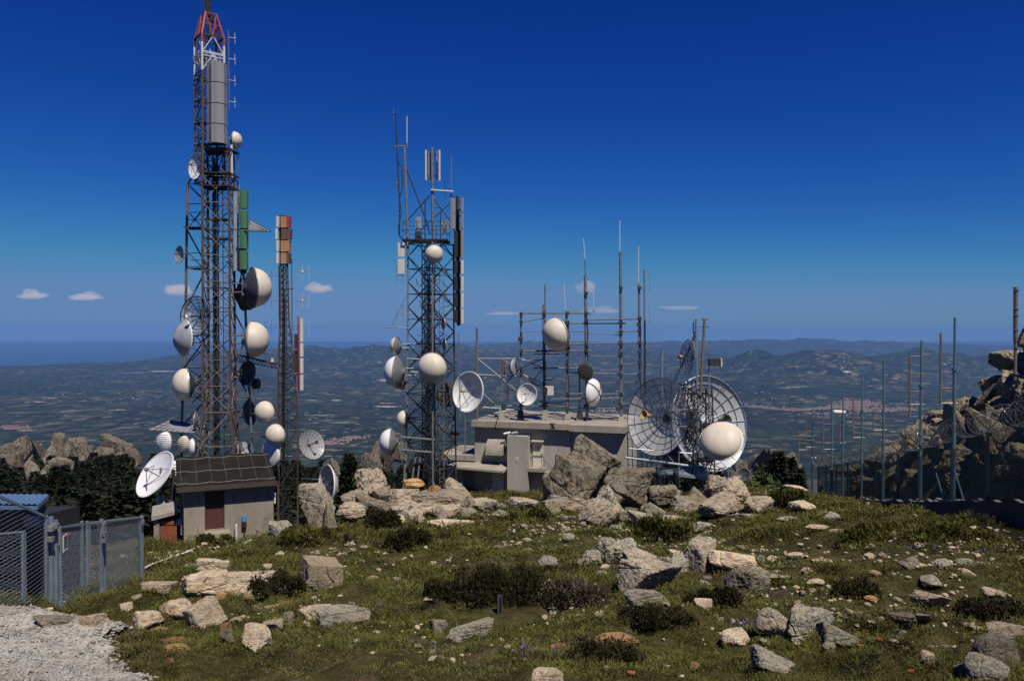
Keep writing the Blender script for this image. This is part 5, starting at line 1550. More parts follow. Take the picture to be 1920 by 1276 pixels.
for (px, py, Y) in ((94, 990, 15.9), (94, 1010, 15.9), (103, 985, 16), (193, 1000, 19.3), (194, 1012, 19.3), (266, 978, 23.9), (192, 1108, 19.3), (266, 1088, 23.9)):
    MB().box(P(px, py, Y - .05), (.07, .05, .05)).build('hinge', M['galv'], CG)
MB().box(P(192, 990, 19.3), (.08, .07, .12)).build('lock', M['galv'], CG)
sg = thing('notice_board', 'small white notice hanging on the cage mesh', 'sign', P(122, 1018, 17)); 
c = P(122, 1017, 16.6); ux_ = (P(189, 980, 19.2) - P(112, 988, 16.3)); ux_.z = 0; ux_.normalize(); ny = V((-ux_.y, ux_.x, 0))
MB().box(c, (.14, .01, .17), (ux_, ny, Z3)).build('plate', M['signwhite'], sg)
q = MB()
for k in range(4): q.box(c - ny * .013 + Z3 * (.11 - .06 * k), (.10, .002, .012), (ux_, ny, Z3))
q.build('lettering', M['dark'], sg)
MB().box(c - ny * .013 + Z3 * .14 , (.10, .002, .014), (ux_, ny, Z3)).build('lettering', M['signred'], sg)
sg = thing('red_sign', 'faded red lettered strip hanging on the inner cage mesh', 'sign', P(120, 1000, 19.4)); c = P(126, 1004, 20.4); q = MB()
for k in range(7): q.box(c + ux_ * (-.24 + .08 * k), (.028, .004, .035), (ux_, ny, Z3))
q.build('lettering', M['signred'], sg)
MB().box(c + ny * .02, (.32, .008, .06), (ux_, ny, Z3)).build('strip', M['darkdish'], sg)
# blue roofed shelter behind the cage
SH = thing('shelter', 'dark shelter with a blue corrugated roof behind the cage at the left edge', 'shelter', P(20, 1140, 21))
q = MB(); e0, e1, f0, f1 = P(-160, 944, 19), P(70, 946, 19.0), P(-160, 926, 23), P(91, 927, 23)
n_ = 44
for k in range(n_ + 1):
    u = k / n_; dz = .035 if k % 2 else 0
    q.v += [e0.lerp(e1, u) + Z3 * dz, f0.lerp(f1, u) + Z3 * dz, e0.lerp(e1, u) + Z3 * (dz - .03), f0.lerp(f1, u) + Z3 * (dz - .03)]
for k in range(n_):
    a = 4 * k; q.f += [(a, a + 4, a + 5, a + 1), (a + 2, a + 3, a + 7, a + 6)]
q.build('roof', M['blueroof'], SH)
MB().hexa([P(-160, 953, 19), P(70, 955, 19), P(70, 955, 19.06), P(-160, 953, 19.06)], [P(-160, 946, 19), P(70, 948, 19), P(70, 948, 19.06), P(-160, 946, 19.06)]).build('fascia', M['blueroof'], SH)
MB().hexa([P(70, 955, 19), P(71, 955, 19), P(92, 935, 23), P(91, 935, 23)], [P(70, 948, 19), P(71, 948, 19), P(92, 928, 23), P(91, 928, 23)]).build('fascia', M['blueroof'], SH)
a = P(-120, 950, 20.5); b_ = P(66, 950, 20.5); zb = -7.9
MB().hexa([V((a.x, 20.5, zb)), V((b_.x, 20.5, zb)), V((b_.x, 22.6, zb)), V((a.x, 22.6, zb))], [V((a.x, 20.5, a.z - .25)), V((b_.x, 20.5, b_.z - .25)), V((b_.x, 22.6, b_.z - .45)), V((a.x, 22.6, a.z - .45))]).build('wall', M['black'], SH)  # solid black box: the shade inside the shelter is put into its colour
MB().box(P(60, 975, 20.3), (.16, .1, .14)).build('duct', M['greydish'], SH)
MB().box(P(75, 1140, 18.6), (.45, .3, .08)).build('grating', M['panelgrey'], SH)

# ------------------------------------------------------------------ boundary fence on the right
FA, FB = V((17.1, 26.0, 0)), V((26.9, 70.0, 0))
FD = (FB - FA).normalized(); FN = V((-FD.y, FD.x, 0))     # FN points to our left side
FL = (FB - FA).length
def fpt(s, off=0): return FA + FD * s + FN * off
WZ = [(-8, -4.1), (0, -5.8), (6, -6.98), (12, -8.33), (18, -9.6), (24, -10.8), (30, -12.0), (36, -13.2), (45.5, -15.0)]
def wz(s): return float(np.interp(s, [k[0] for k in WZ], [k[1] for k in WZ]))
def s_at(px):                # distance along the fence seen at a pixel column
    r = P(px, 638, 1.0); best = min(range(0, 5300), key=lambda k: abs(fpt(k * .01 - 6).x / fpt(k * .01 - 6).y - r.x / r.y)); return best * .01 - 6
RW = thing('retaining_wall', 'low dark block wall under the boundary fence at right', 'wall', fpt(8) + Z3 * (wz(8) - 1))
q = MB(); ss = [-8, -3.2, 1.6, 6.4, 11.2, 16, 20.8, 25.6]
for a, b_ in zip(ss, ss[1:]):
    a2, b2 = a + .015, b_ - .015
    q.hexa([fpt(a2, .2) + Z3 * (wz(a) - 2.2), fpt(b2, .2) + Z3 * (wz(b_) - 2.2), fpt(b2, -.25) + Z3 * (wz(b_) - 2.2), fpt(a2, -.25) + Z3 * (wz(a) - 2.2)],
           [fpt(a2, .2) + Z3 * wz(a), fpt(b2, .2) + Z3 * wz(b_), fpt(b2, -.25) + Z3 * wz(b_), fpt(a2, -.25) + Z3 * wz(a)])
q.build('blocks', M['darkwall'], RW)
q = MB(); rg = random.Random(2); s = -7.5
while s < 25:
    l_ = rg.choice((.05, .1, .3, .9)) * rg.uniform(.6, 1.5); z = wz(s + l_ / 2); c = fpt(s + l_ / 2, .08) + Z3 * (z + .012); q.box(c, (l_ / 2, rg.uniform(.06, .12), .012 + rg.uniform(0, .02)), (FD, FN, Z3)); s += l_ + rg.choice((.02, .1, .8, 1.6)) * rg.uniform(.5, 1.4)
q.build('coping', M['concrete'], RW)
FC = thing('boundary_fence', 'green net security fence with razor wire coils climbing toward the cliff at right', 'fence', fpt(10) + Z3 * wz(10))
HF = 2.75
ps = [-6.5, -1.5, s_at(1848), s_at(1781), s_at(1720), s_at(1681), s_at(1641), s_at(1613), s_at(1588), s_at(1567), s_at(1548), s_at(1533)]
for i, s in enumerate(ps):
    b_ = fpt(s, -.12) + Z3 * (wz(s) - .6); t_ = fpt(s, -.12) + Z3 * (wz(s) + HF)
    q = MB(); q.bar(b_, t_, .06, 6); q.build('fence_post', M['dkgreen'], FC)
    for k in (1, -1): MB().bar(t_, t_ + FN * (.42 * k) + Z3 * .45, .03, 5).build('outrigger', M['dkgreen'], FC)
for a, b_ in zip(ps, ps[1:]):
    q = MB(); q.hexa([fpt(a, -.125) + Z3 * (wz(a) - .3), fpt(b_, -.125) + Z3 * (wz(b_) - .3), fpt(b_, -.13) + Z3 * (wz(b_) - .3), fpt(a, -.13) + Z3 * (wz(a) - .3)],
                     [fpt(a, -.125) + Z3 * (wz(a) + HF), fpt(b_, -.125) + Z3 * (wz(b_) + HF), fpt(b_, -.13) + Z3 * (wz(b_) + HF), fpt(a, -.13) + Z3 * (wz(a) + HF)])
    q.build('netting', M['netgreen'], FC)
    q = MB()
    for h_ in np.arange(.1, HF, .10): q.bar(fpt(a, -.12) + Z3 * (wz(a) + h_), fpt(b_, -.12) + Z3 * (wz(b_) + h_), .0035, 3)
    for k in range(1, int((b_ - a) / .11)):
        s_ = a + k * .11; q.bar(fpt(s_, -.12) + Z3 * (wz(s_) - .2), fpt(s_, -.12) + Z3 * (wz(s_) + HF), .0035, 3)
    q.build('wire_net', M['dkgreen'], FC)
for r_, pit, ph, zc in ((.46, .60, 0, .34), (.36, .47, 1.3, .22)):
    q = MB(); pts = []; s = -7.0; rg = random.Random(int(r_ * 100))
    while s < ps[-1] + 2:
        a = 2 * math.pi * s / pit + ph
        rr_ = r_ * (1 + .10 * math.sin(s * 2.3) + rg.uniform(-.05, .05))
        p = fpt(s, -.12 + math.cos(a) * rr_) + Z3 * (wz(s) + HF + zc + math.sin(a) * rr_)
        pts.append(p); s += pit / 12
    q.tube(pts, .009, 3)
    for i in range(0, len(pts), 3):
        e = V((rg.uniform(-1, 1), rg.uniform(-1, 1), rg.uniform(-1, 1))).normalized() * .045
        q.bar(pts[i] - e, pts[i] + e, .006, 3)
    q.build('razor_coil', M['razor'], FC)
# braces
for px in (1762, 1797):
    s = s_at(px); q = MB(); q.bar(fpt(s, .1) + Z3 * (wz(s) + 1.3), fpt(s - 1.2, .1) + Z3 * wz(s - 1.2), .03, 5); q.build('brace', M['teal'], FC)
# tall antenna poles with their brown dipole bars
GP = 'tall antenna poles along the boundary fence'
DIP = [  # px of pole, top y, bar px, bar y0, bar y1, rungs
    (1796, 595, 1764, 624, 758, (728, 756), 'tall blue green pole nearest the cliff carrying a brown bar low on its left'),
    (1733, 638, 1706, 668, 785, (668, 700, 734, 758), 'tall blue green pole with a brown bar, second from the cliff'),
    (1662, 678, 1638, 768, 808, (766, 785, 806), 'tall blue green pole third from the cliff, with a short faint bar'),
    (1621, 704, 1600, 734, 826, (783, 801, 820), 'tall blue green pole fourth from the cliff, with a thin brown bar'),
    (1585, 731, 1575, 795, 830, (797, 830), 'tall thin pole behind the white tube, fifth from the cliff'),
    (1564, 750, 1544, 772, 842, (795, 805, 829, 842), 'pole holding the pale tube, sixth from the cliff'),
    (1527, 766, 1512, 788, 852, (808, 825, 838), 'thin pole seventh from the cliff with three short rungs'),
    (1513, 788, 1498, 805, 862, (814, 831, 843), 'farthest thin pole at the left end of the fence')]
for k, (px, yt, bx, b0, b1, rungs, lb) in enumerate(DIP):
    s = s_at(px); base = fpt(s, .12) + Z3 * (wz(s) - .05); Y = base.y
    top = P(px, yt, Y)
    root = thing('antenna_pole', lb, 'pole', base, GP)
    q = MB(); h_ = top.z - base.z; r0 = .085 if k < 4 else .09
    q.bar(base, base + Z3 * h_ * .42, r0, 10); q.bar(base + Z3 * h_ * .42, base + Z3 * h_ * .72, r0 * .8, 10); q.bar(base + Z3 * h_ * .72, base + Z3 * h_, r0 * .6, 10)
    for f_ in (.42, .72): q.bar(base + Z3 * (h_ * f_ - .06), base + Z3 * (h_ * f_ + .06), r0 * 1.2, 10)
    q.build('pole', M['teal'], root)
    MB().bar(P(bx, b0, Y), P(bx - .5, b1, Y), .045, 6).build('dipole_bar', M['lightrust'], root)
    for y in rungs: MB().bar(P(bx - 1, y, Y), P(px, y - .5, Y), .028, 5).build('rung', M['lightrust'] if y != rungs[-1] else M['galv'], root)
s = s_at(1573); a = thing('tube_lamp', 'pale rounded tube on a thin stem among the fence poles', 'antenna', P(1574, 775, fpt(s).y))
Y = fpt(s).y; q = MB(); q.bar(P(1565, 772, Y), P(1582, 773, Y), .17, 10); q.ball(P(1565, 772, Y), .17); q.ball(P(1582, 773, Y), .17); q.build('tube', M['panelwhite'], a)
b_ = fpt(s, .12) + Z3 * wz(s); MB().bar(V((P(1579, 774, Y).x, Y, wz(s))), P(1579, 774, Y), .04, 6).build('stem', M['teal'], a)
a = thing('antenna_pole', 'mast cut by the right edge of the photo, standing against the cliff top', 'pole', P(1906, 715, 36), GP)
q = MB(); q.bar(P(1903, 712, 36), P(1904, 640, 36), .07, 8); q.bar(P(1904, 640, 36), P(1904.5, 538, 36), .095, 8); q.build('pole', M['lightrust'], a)
q = MB()
for y in (543, 578, 590, 618, 650, 700): q.bar(P(1902, y, 35.9), P(1911, y + 1, 35.9), .025, 4)
q.build('rungs', M['galv'], a)
# small stakes, hose, branch
for k, (px, yb, h_) in enumerate(((893, 1132, 20), (937.5, 1148, 33))):
    g = G(px, yb); q = MB(); hh = h_ * g.y / F; w_ = .035
    for s_ in (-1, 1): q.box(g + V((s_ * w_, 0, hh / 2 - .05)), (.012, .03, hh / 2 + .05))
    q.box(g + V((0, .03, hh / 2 - .05)), (w_ + .012, .006, hh / 2 + .05))
    solo('metal_stake', q, M['darkdish'], ['shorter dark metal stake in the grass before the big dark shrub', 'taller dark metal stake in the grass, right of the shorter one'][k], 'stake', 'metal stakes in the grass')
pts = []
for (px, py) in ((272, 1070), (285, 1064), (298, 1059), (312, 1054), (326, 1049), (340, 1046), (352, 1041), (360, 1036)):
    g = G(px, py); pts.append(g + Z3 * .12)
solo('white_hose', MB().tube(pts, .035, 6), M['panelwhite'], 'white hose lying on the grass between the cage and the hut', 'hose')
pts = [G(x, y) + Z3 * z for x, y, z in ((1152, 1245, .05), (1168, 1222, .2), (1180, 1210, .32), (1194, 1208, .42))]
solo('dry_branch', MB().tube(pts, .012, 5), M['bark'], 'thin bare branch sticking out of the heath at the bottom', 'branch')
# ------------------------------------------------------------------ rocks
def rock_v(seed, dims, block=2.6, cuts=7, cd=(.62, .95), rough=.05, sub=5, strata=0.0, lean=0.0):
    rg = np.random.default_rng(seed)
    v, f = ICO[sub]
    v = v.copy()
    jit = .34 if block < 4 else .16 if block < 6 else .05
    k_ = np.interp(block, [2, 2.6, 3.5, 5, 9], [7, 12, 24, 40, 80])
    ns, ds = [], []
    for ax_ in range(3):
        for sg in (-1, 1):
            n = np.zeros(3); n[ax_] = sg
            n = n + rg.normal(size=3) * jit; ns.append(n / np.linalg.norm(n)); ds.append(rg.uniform(.72, .98))
    for _ in range(cuts):
        n = rg.normal(size=3); n[2] *= .9; n /= np.linalg.norm(n)
        ns.append(n); ds.append(rg.uniform(*cd) * (1.12 if block > 5 else 1.0) + .08)
    dots = np.maximum(v @ np.array(ns).T, .02)
    rad_ = np.array(ds)[None, :] / dots
    mnr = rad_.min(1)
    rr_ = mnr - np.log(np.exp(-k_ * np.minimum(rad_ - mnr[:, None], 6)).sum(1)) / k_
    v = v * rr_[:, None]
    a = rg.uniform(-.6, .6)
    ca, sa = math.cos(a), math.sin(a)
    dirn = v / np.linalg.norm(v, axis=1, keepdims=True)
    v = v + dirn * (.03 * fbm(v * 1.4 + seed * 1.7, 3, seed))[:, None]
    if sub >= 5:
        for _ in range(rg.integers(2, 5)):   # joints
            n = rg.normal(size=3); n /= np.linalg.norm(n)
            dd = v @ n - rg.uniform(-.5, .5) + .10 * vnoise(v * 2.2 + seed, seed + 3)
            v = v - dirn * (rg.uniform(.04, .12) * np.exp(-(dd / .035) ** 2))[:, None]
    rd = 1 - np.abs(fbm(v * 2.3 + seed, 4, seed + 5))
    crease = np.clip(rd - .86, 0, 1) * rough * 5
    v = v + dirn * (rough * .8 * fbm(v * 5 + seed * 3.1, 5, seed + 9, .55) - crease)[:, None]
    if strata:
        h = v[:, 2] * 2.3 + v[:, 0] * .5 + .9 * vnoise(v * 1.5, seed)
        v = v + (dirn * np.array([1, 1, .1])) * (strata * .45 * (np.abs((h % 1) - .5) - .25))[:, None]
    v = v @ np.array([[ca, -sa, 0], [sa, ca, 0], [0, 0, 1]]).T
    v = v * np.array([dims[0], dims[1], dims[2]]) / 2
    if lean:
        ty = lean
        c, s_ = math.cos(ty), math.sin(ty)
        v = v @ np.array([[c, 0, s_], [0, 1, 0], [-s_, 0, c]]).T
    return v, f

def rock(px, y0, y1, wpx, seed, label, mat='granite', name='boulder', cat='rock', Y=None, dr=.8, bury=.22, grp=None, **kw):
    """rock whose silhouette spans y0..y1 and wpx pixels, standing on the ground at y1"""
    g = G(px, y1) if Y is None else P(px, y1, Y)
    if abs(kw.get('lean', 0)) >= .2 and Y is None: bury = max(bury, .42)
    k = g.y / F
    w = wpx * k; h = max((y1 - y0) * k, .05)
    dep = w * dr
    look = .24
    hz_ = max(h - dep * look * .7, h * .55) * (1 + bury)
    # measure and fit so that the silhouette really covers the wanted pixels
    v, f = rock_v(seed, (w, dep, hz_), **kw)
    mn, mx = v.min(0), v.max(0)
    v = v * (w / (mx[0] - mn[0]))* np.array([1, 1, 0]) + v * np.array([0, 0, 1]) * (hz_ / (mx[2] - mn[2]))
    mn, mx = v.min(0), v.max(0)
    v[:, 2] -= mn[2] + hz_ * bury / (1 + bury); v[:, 0] -= (mn[0] + mx[0]) / 2; v[:, 1] -= mn[1] * .8
    if y1 > 925: BASES.append((g.x, g.y, w / 2, dep / 2))
    o = np_mesh(name, v, f, M[mat], True, loc=g)
    try: o.data.set_sharp_from_angle(angle=math.radians(22))
    except Exception: pass
    return tag(o, label, cat, grp)
R = rock
BASES = []
bo = 'boulders of the rock pile before the building'
R(1120, 800, 900, 106, 21, 'dark weathered boulder balanced on top of the pile beside the building', 'granitedark', Y=47.0, block=4.2, cuts=4, sub=6, lean=.45, dr=.9, bury=.05, rough=.06, grp=bo)
R(1082, 836, 972, 126, 34, 'largest sunlit boulder of the pile under the balanced one', 'granitedark', Y=44.8, block=4.0, cuts=4, sub=6, lean=.3, dr=.9, bury=.1, grp=bo)
R(1073, 915, 968, 112, 35, 'broad cracked base boulder under the largest sunlit one', 'granitedark', Y=44.4, block=3.5, cuts=6, sub=6, lean=.2, dr=.7, bury=.2, strata=.05, grp=bo)
R(1140, 868, 950, 76, 137, 'shadowed block filling the gap between the balanced boulder and the hollow one', 'granitedark', Y=47.5, cuts=6, block=3, sub=5, grp=bo)
R(1057, 842, 880, 34, 36, 'small broken knob between the outside stair and the largest boulder', 'granitedark', Y=47.5, cuts=8, grp=bo)
R(1036, 880, 960, 42, 37, 'narrow shaded rock beside the foot of the outside stair', 'granitedark', Y=46.5, cuts=8, grp=bo)
R(1186, 868, 955, 106, 38, 'rounded boulder with a dark hollow beneath, right of the balanced one', 'granitedark', Y=44.6, block=2.6, cuts=5, sub=6, dr=.9, bury=.02, rough=.06, grp=bo)
R(1143, 905, 985, 62, 39, 'jagged lichen rock leaning left of the dark hollow', 'greyrock', Y=43.4, cuts=9, sub=6, lean=-.3, rough=.1, grp=bo)
R(1205, 915, 975, 66, 40, 'shaded rock wall at the back of the dark hollow', 'granitedark', Y=45.6, cuts=6, dr=.5, grp=bo)
R(1245, 903, 948, 52, 41, 'round knob right of the dark hollow', 'granitedark', Y=45.2, block=2.4, cuts=5, grp=bo)
R(1262, 912, 945, 34, 42, 'small pale knob before the railed platform', 'granite', Y=46.5, block=2.4, cuts=5, grp=bo)
R(1327, 908, 958, 72, 43, 'smooth rounded boulder left of the jagged right end rocks', 'granitedark', Y=44.0, block=2.4, cuts=5, sub=6, grp=bo)
R(1295, 925, 970, 66, 44, 'sloping boulder between the smooth round one and the slabs', 'granitedark', Y=43.6, block=2.5, cuts=6, grp=bo)
R(1346, 886, 930, 50, 45, 'pointed rock behind the smooth rounded boulder', 'granite', Y=46, cuts=9, rough=.09, grp=bo)
R(1382, 890, 948, 66, 46, 'jagged cracked rock at the right end of the pile', 'granite', Y=45, cuts=9, sub=6, rough=.09, lean=.25, grp=bo)
R(1240, 935, 985, 58, 47, 'upright grey slab low in the middle of the pile', 'greyrock', Y=42, cuts=8, lean=.4, block=3.5, grp=bo)
R(1280, 955, 997, 92, 48, 'split triangular slab at the front of the pile', 'granite', Y=41, cuts=8, block=3.5, lean=.35, sub=6, grp=bo)
R(1325, 978, 996, 50, 49, 'low flat rock at the front right of the split slab', 'greyrock', cuts=8)
R(1390, 938, 962, 62, 50, 'pair of low rocks under the jagged right end', 'granite', cuts=8)
R(1405, 957, 975, 66, 51, 'long low grey rock in the heath below the jagged rocks', 'greyrock', cuts=8, dr=.5)
R(1495, 905, 923, 40, 52, 'pale pointed rock alone on the rise before the fence', 'pale', cuts=8)
R(1482, 965, 980, 52, 53, 'low grey rock on the heath left of the angular pale one', 'greyrock', cuts=8, dr=.5)
R(1510, 938, 960, 48, 54, 'angular pale block on the rise near the end of the wall', 'pale', cuts=9, block=4)
R(1563, 955, 975, 34, 55, 'tilted grey slab below the end of the dark wall', 'greyrock', cuts=9, lean=.3)
R(1535, 983, 993, 44, 56, 'flat pale slab on the heath below the tilted grey slab', 'pale', cuts=9)
# outcrop between hut and building
bl = 'rocks of the layered outcrop left of the building'
R(584, 905, 990, 82, 60, 'tall lone boulder with lichen standing right of the hut', 'granite', Y=39.0, block=3.6, cuts=7, sub=6, dr=.7, rough=.06, lean=-.06)
R(619, 930, 1000, 34, 61, 'slim slab leaning on the right side of the tall lone boulder', 'granitedark', Y=38.5, cuts=7, block=3.5)
R(521, 973, 1012, 44, 62, 'rock with a shaded left face at the corner of the hut', 'greyrock', cuts=7)
R(690, 873, 930, 62, 63, 'curious bird headed rock rising behind the layered outcrop', 'granite', Y=45, cuts=8, sub=6, strata=.12, rough=.08, grp=bl)
R(668, 912, 955, 66, 64, 'left end layer of the outcrop', 'granite', Y=44, cuts=7, sub=6, strata=.14, rough=.07, dr=1, grp=bl)
R(655, 938, 975, 62, 65, 'lowest left layered rock of the outcrop', 'granite', Y=42.4, cuts=7, sub=6, strata=.14, grp=bl)
R(700, 922, 972, 90, 66, 'dark cracked layered rock in the middle left of the outcrop', 'granitedark', Y=42.8, cuts=7, sub=6, strata=.16, lean=-.25, grp=bl)
R(712, 910, 935, 34, 67, 'small rounded stone on top of the layered rocks', 'granite', Y=44, block=2.2, cuts=4, grp=bl)
R(752, 912, 955, 66, 68, 'smooth sunlit slab face in the middle of the outcrop', 'granite', Y=44.5, cuts=6, sub=6, block=3, grp=bl)
R(772, 893, 920, 46, 69, 'small crest rock at the top of the outcrop', 'ochre', Y=46, cuts=8, grp=bl)
R(812, 905, 935, 36, 70, 'orange tinted stone left of the round boulder', 'ochre', Y=46, cuts=7, grp=bl)
R(822, 912, 950, 112, 71, 'wide flat topped slab in the right half of the outcrop', 'granite', Y=44.5, cuts=7, sub=6, block=4, dr=.9, strata=.06, grp=bl)
R(860, 886, 945, 76, 72, 'round boulder with a dark pitted side in front of the canopy', 'granite', Y=47.5, block=2.7, cuts=5, sub=6, dr=.9, lean=.15)
R(800, 938, 968, 60, 73, 'broken block below the wide flat slab', 'granite', Y=42.6, cuts=8, grp=bl)
R(838, 942, 970, 50, 74, 'second broken block below the wide flat slab, more to the right', 'granite', Y=42.6, cuts=8, grp=bl)
R(876, 950, 968, 40, 75, 'low broken block at the right foot of the outcrop', 'granite', cuts=8, grp=bl)
R(768, 950, 985, 48, 76, 'pale rock at the foot of the outcrop beside a dark bush', 'granite', cuts=8, sub=5)
R(745, 940, 965, 50, 77, 'low tan rock between the bush and the layered rocks', 'granite', Y=42, cuts=7, grp=bl)
R(845, 968, 990, 90, 78, 'long pale rock slab flush with the heath', 'pale', cuts=7, dr=.5, bury=.6)
R(982, 930, 957, 64, 79, 'flat pale rock before the pillar of the building', 'granite', cuts=6, block=3, dr=.7)
R(1005, 947, 962, 30, 80, 'bright white stone at the foot of the flat pale rock', 'pale', cuts=7)
R(943, 956, 972, 44, 81, 'low grey slab in the heath left of the flat pale rock', 'greyrock', cuts=7, block=4)
R(895, 960, 968, 30, 82, 'small tan slab near the round boulder', 'granite', cuts=7)
# foreground
R(594, 1038, 1112, 92, 90, 'large tan concrete block with a broken corner lying in the heath', 'blockconc', 'concrete_block', 'block', block=9, cuts=3, cd=(.72, .85), sub=6, lean=.14, dr=.95, rough=.025, bury=.12)
R(592, 1080, 1113, 44, 91, 'dark rubble under the broken corner of the concrete block', 'granitedark', cuts=9, rough=.12)
R(394, 1040, 1085, 76, 92, 'pale peaked rock at the back of the left rock group', 'pale', cuts=5, block=4.5, lean=.12, sub=5, dr=.7)
R(371, 1070, 1120, 100, 293, 'big pale rock at the left of the left rock group', 'pale', cuts=5, block=4.2, sub=6, dr=.6)
R(450, 1073, 1120, 108, 294, 'wide pale rock with a grey side at the right of the left group', 'pale', cuts=5, block=4.2, sub=6, dr=.6)
R(375, 1110, 1178, 92, 95, 'pale block with a flat right face, in front of the left rock group', 'pale', cuts=6, block=6, sub=6, lean=-.5, rough=.035)
R(322, 1120, 1168, 66, 96, 'rounded pale rock left of the flat faced block', 'pale', cuts=8, sub=5)
R(290, 1090, 1112, 70, 97, 'long flat pale stone at the corner of the cage', 'pale', cuts=7, dr=.45, block=4)
R(353, 1056, 1070, 32, 98, 'small grey stone behind the left rock group', 'greyrock', cuts=7)
R(525, 1092, 1112, 50, 99, 'broken pale stones left of the concrete block', 'pale', cuts=9)
R(470, 1175, 1220, 64, 100, 'pale and ochre angular stone in the near grass', 'pale', cuts=9, block=4.5, sub=5)
R(421, 1160, 1200, 26, 101, 'upright ochre stone left of the angular near stone', 'ochre', cuts=8)
R(424, 1178, 1206, 28, 102, 'dark grey stone in front of the upright ochre stone', 'granitedark', cuts=8)
R(590, 1127, 1172, 70, 103, 'pale left end of the long two toned rock', 'pale', cuts=8, block=4, sub=5)
R(638, 1137, 1172, 112, 104, 'long grey lichen rock, right part of the two toned pair', 'greyrock', cuts=6, sub=6, block=3, dr=.45)
R(530, 1150, 1174, 34, 105, 'dark wedge shaped stone beside pale rubble', 'granitedark', cuts=9, block=4)
R(503, 1160, 1185, 44, 106, 'pale cracked stone left of the dark wedge', 'pale', cuts=9)
R(820, 1157, 1192, 38, 107, 'small lichen rock left of the long tilted one', 'greyrock', cuts=7)
R(880, 1158, 1198, 94, 108, 'long tilted grey rock with a dark edge in the near grass', 'greyrock', cuts=7, block=4, lean=-.22, sub=6, dr=.5)
R(1026, 1254, 1292, 62, 109, 'pale rock cut by the bottom edge of the photo', 'pale', cuts=8, sub=5)
R(1150, 1190, 1214, 104, 110, 'long tan rock lying low like a log in the near heath', 'ochre', cuts=6, dr=.3, block=3, sub=5, strata=.08)
R(1048, 1208, 1222, 34, 111, 'tan stub at the left end of the log like rock', 'ochre', cuts=7)
R(1028, 1042, 1066, 38, 112, 'grey peaked rock behind the big dark shrub', 'greyrock', cuts=8)
R(1023, 1096, 1118, 22, 113, 'pale round stone in front of the big dark shrub', 'pale', cuts=5)
bm_ = 'rocks of the middle outcrop in the heath'
R(1140, 1005, 1060, 44, 114, 'spiky upright rock at the back left of the middle outcrop', 'greyrock', cuts=10, rough=.12, sub=6, grp=bm_)
R(1172, 1008, 1056, 50, 115, 'split upright rock at the back of the middle outcrop', 'greyrock', cuts=9, rough=.1, sub=6, grp=bm_)
R(1110, 1030, 1062, 44, 116, 'low broken rocks left of the spiky upright one', 'greyrock', cuts=10, rough=.12, grp=bm_)
R(1205, 1030, 1075, 70, 117, 'sloping slab behind the largest one of the middle outcrop', 'granite', cuts=7, lean=.35, sub=6, block=3.5, grp=bm_)
R(1222, 1050, 1114, 122, 118, 'largest sloping slab of the middle outcrop with a mossy dark underside', 'granite', cuts=6, lean=.35, sub=6, block=3.4, dr=.6, grp=bm_)
R(1215, 1105, 1135, 88, 119, 'low pale rock in front of the largest sloping slab', 'greyrock', cuts=6, dr=.4, grp=bm_)
R(1318, 1006, 1075, 62, 120, 'upright lichen boulder at the left end of the right outcrop', 'granite', cuts=6, block=3, sub=6, grp=bm_)
R(1380, 1028, 1078, 100, 121, 'long sloping pale rock joined to the upright lichen boulder', 'pale', cuts=7, lean=.3, sub=6, dr=.5, grp=bm_)
R(1276, 1038, 1078, 36, 122, 'grey cracked rock left of the upright lichen boulder', 'greyrock', cuts=9, grp=bm_)
R(1412, 1058, 1108, 80, 123, 'dark broken pair of rocks below the long sloping pale rock', 'granitedark', cuts=9, sub=6, grp=bm_)
R(1450, 1075, 1092, 60, 124, 'low tan slab right of the dark broken pair', 'granite', cuts=7, dr=.5, grp=bm_)
R(1248, 1042, 1062, 34, 125, 'small grey slab between the two outcrops', 'greyrock', cuts=8)
bn = 'rocks of the near right outcrop'
R(1466, 1138, 1205, 86, 126, 'rounded grey rock at the left of the near right outcrop', 'granite', cuts=6, sub=6, lean=.25, grp=bn)
R(1525, 1132, 1200, 90, 127, 'steep grey rock with green lichen in the near right outcrop', 'greyrock', cuts=6, sub=6, lean=.45, grp=bn)
R(1590, 1165, 1215, 90, 128, 'thin sloping tail of the near right outcrop', 'greyrock', cuts=6, sub=6, lean=.4, dr=.4, grp=bn)
R(1459, 1216, 1260, 82, 129, 'flat lichen stone near the bottom right', 'greyrock', cuts=7, lean=.3, sub=5, dr=.6)
R(1385, 1190, 1217, 54, 130, 'pair of pale stones left of the near right outcrop', 'pale', cuts=9)
R(1700, 1143, 1186, 62, 131, 'dark grey ribbed rock among small stones at right', 'granitedark', cuts=9, rough=.1, sub=5)
R(1738, 1150, 1175, 34, 132, 'greenish stone beside the dark ribbed rock', 'greyrock', cuts=8)
R(1650, 1175, 1190, 44, 133, 'low tan stone left of the dark ribbed rock', 'ochre', cuts=7)
R(1750, 1108, 1140, 66, 134, 'sloping tan slab right of the middle', 'granite', cuts=7, lean=.4, dr=.5)
R(1756, 1082, 1106, 40, 135, 'dark edged flake of rock in the right heath', 'greyrock', cuts=9, lean=.3)
R(1709, 1040, 1068, 40, 136, 'brown wedge rock in the right heath', 'granitedark', cuts=8, lean=.3)
R(1778, 1048, 1070, 40, 137, 'grey crumbly rock left of its smaller twin in the right heath', 'greyrock', cuts=10, rough=.12)
R(1812, 1046, 1060, 28, 138, 'smaller grey rock right of the crumbly one', 'greyrock', cuts=8)
R(1871, 1100, 1118, 42, 139, 'pale tilted stone near the right edge', 'pale', cuts=7, lean=.2)
R(1890, 1162, 1200, 78, 140, 'flat pale slab at the right edge', 'granite', cuts=6, dr=.6)
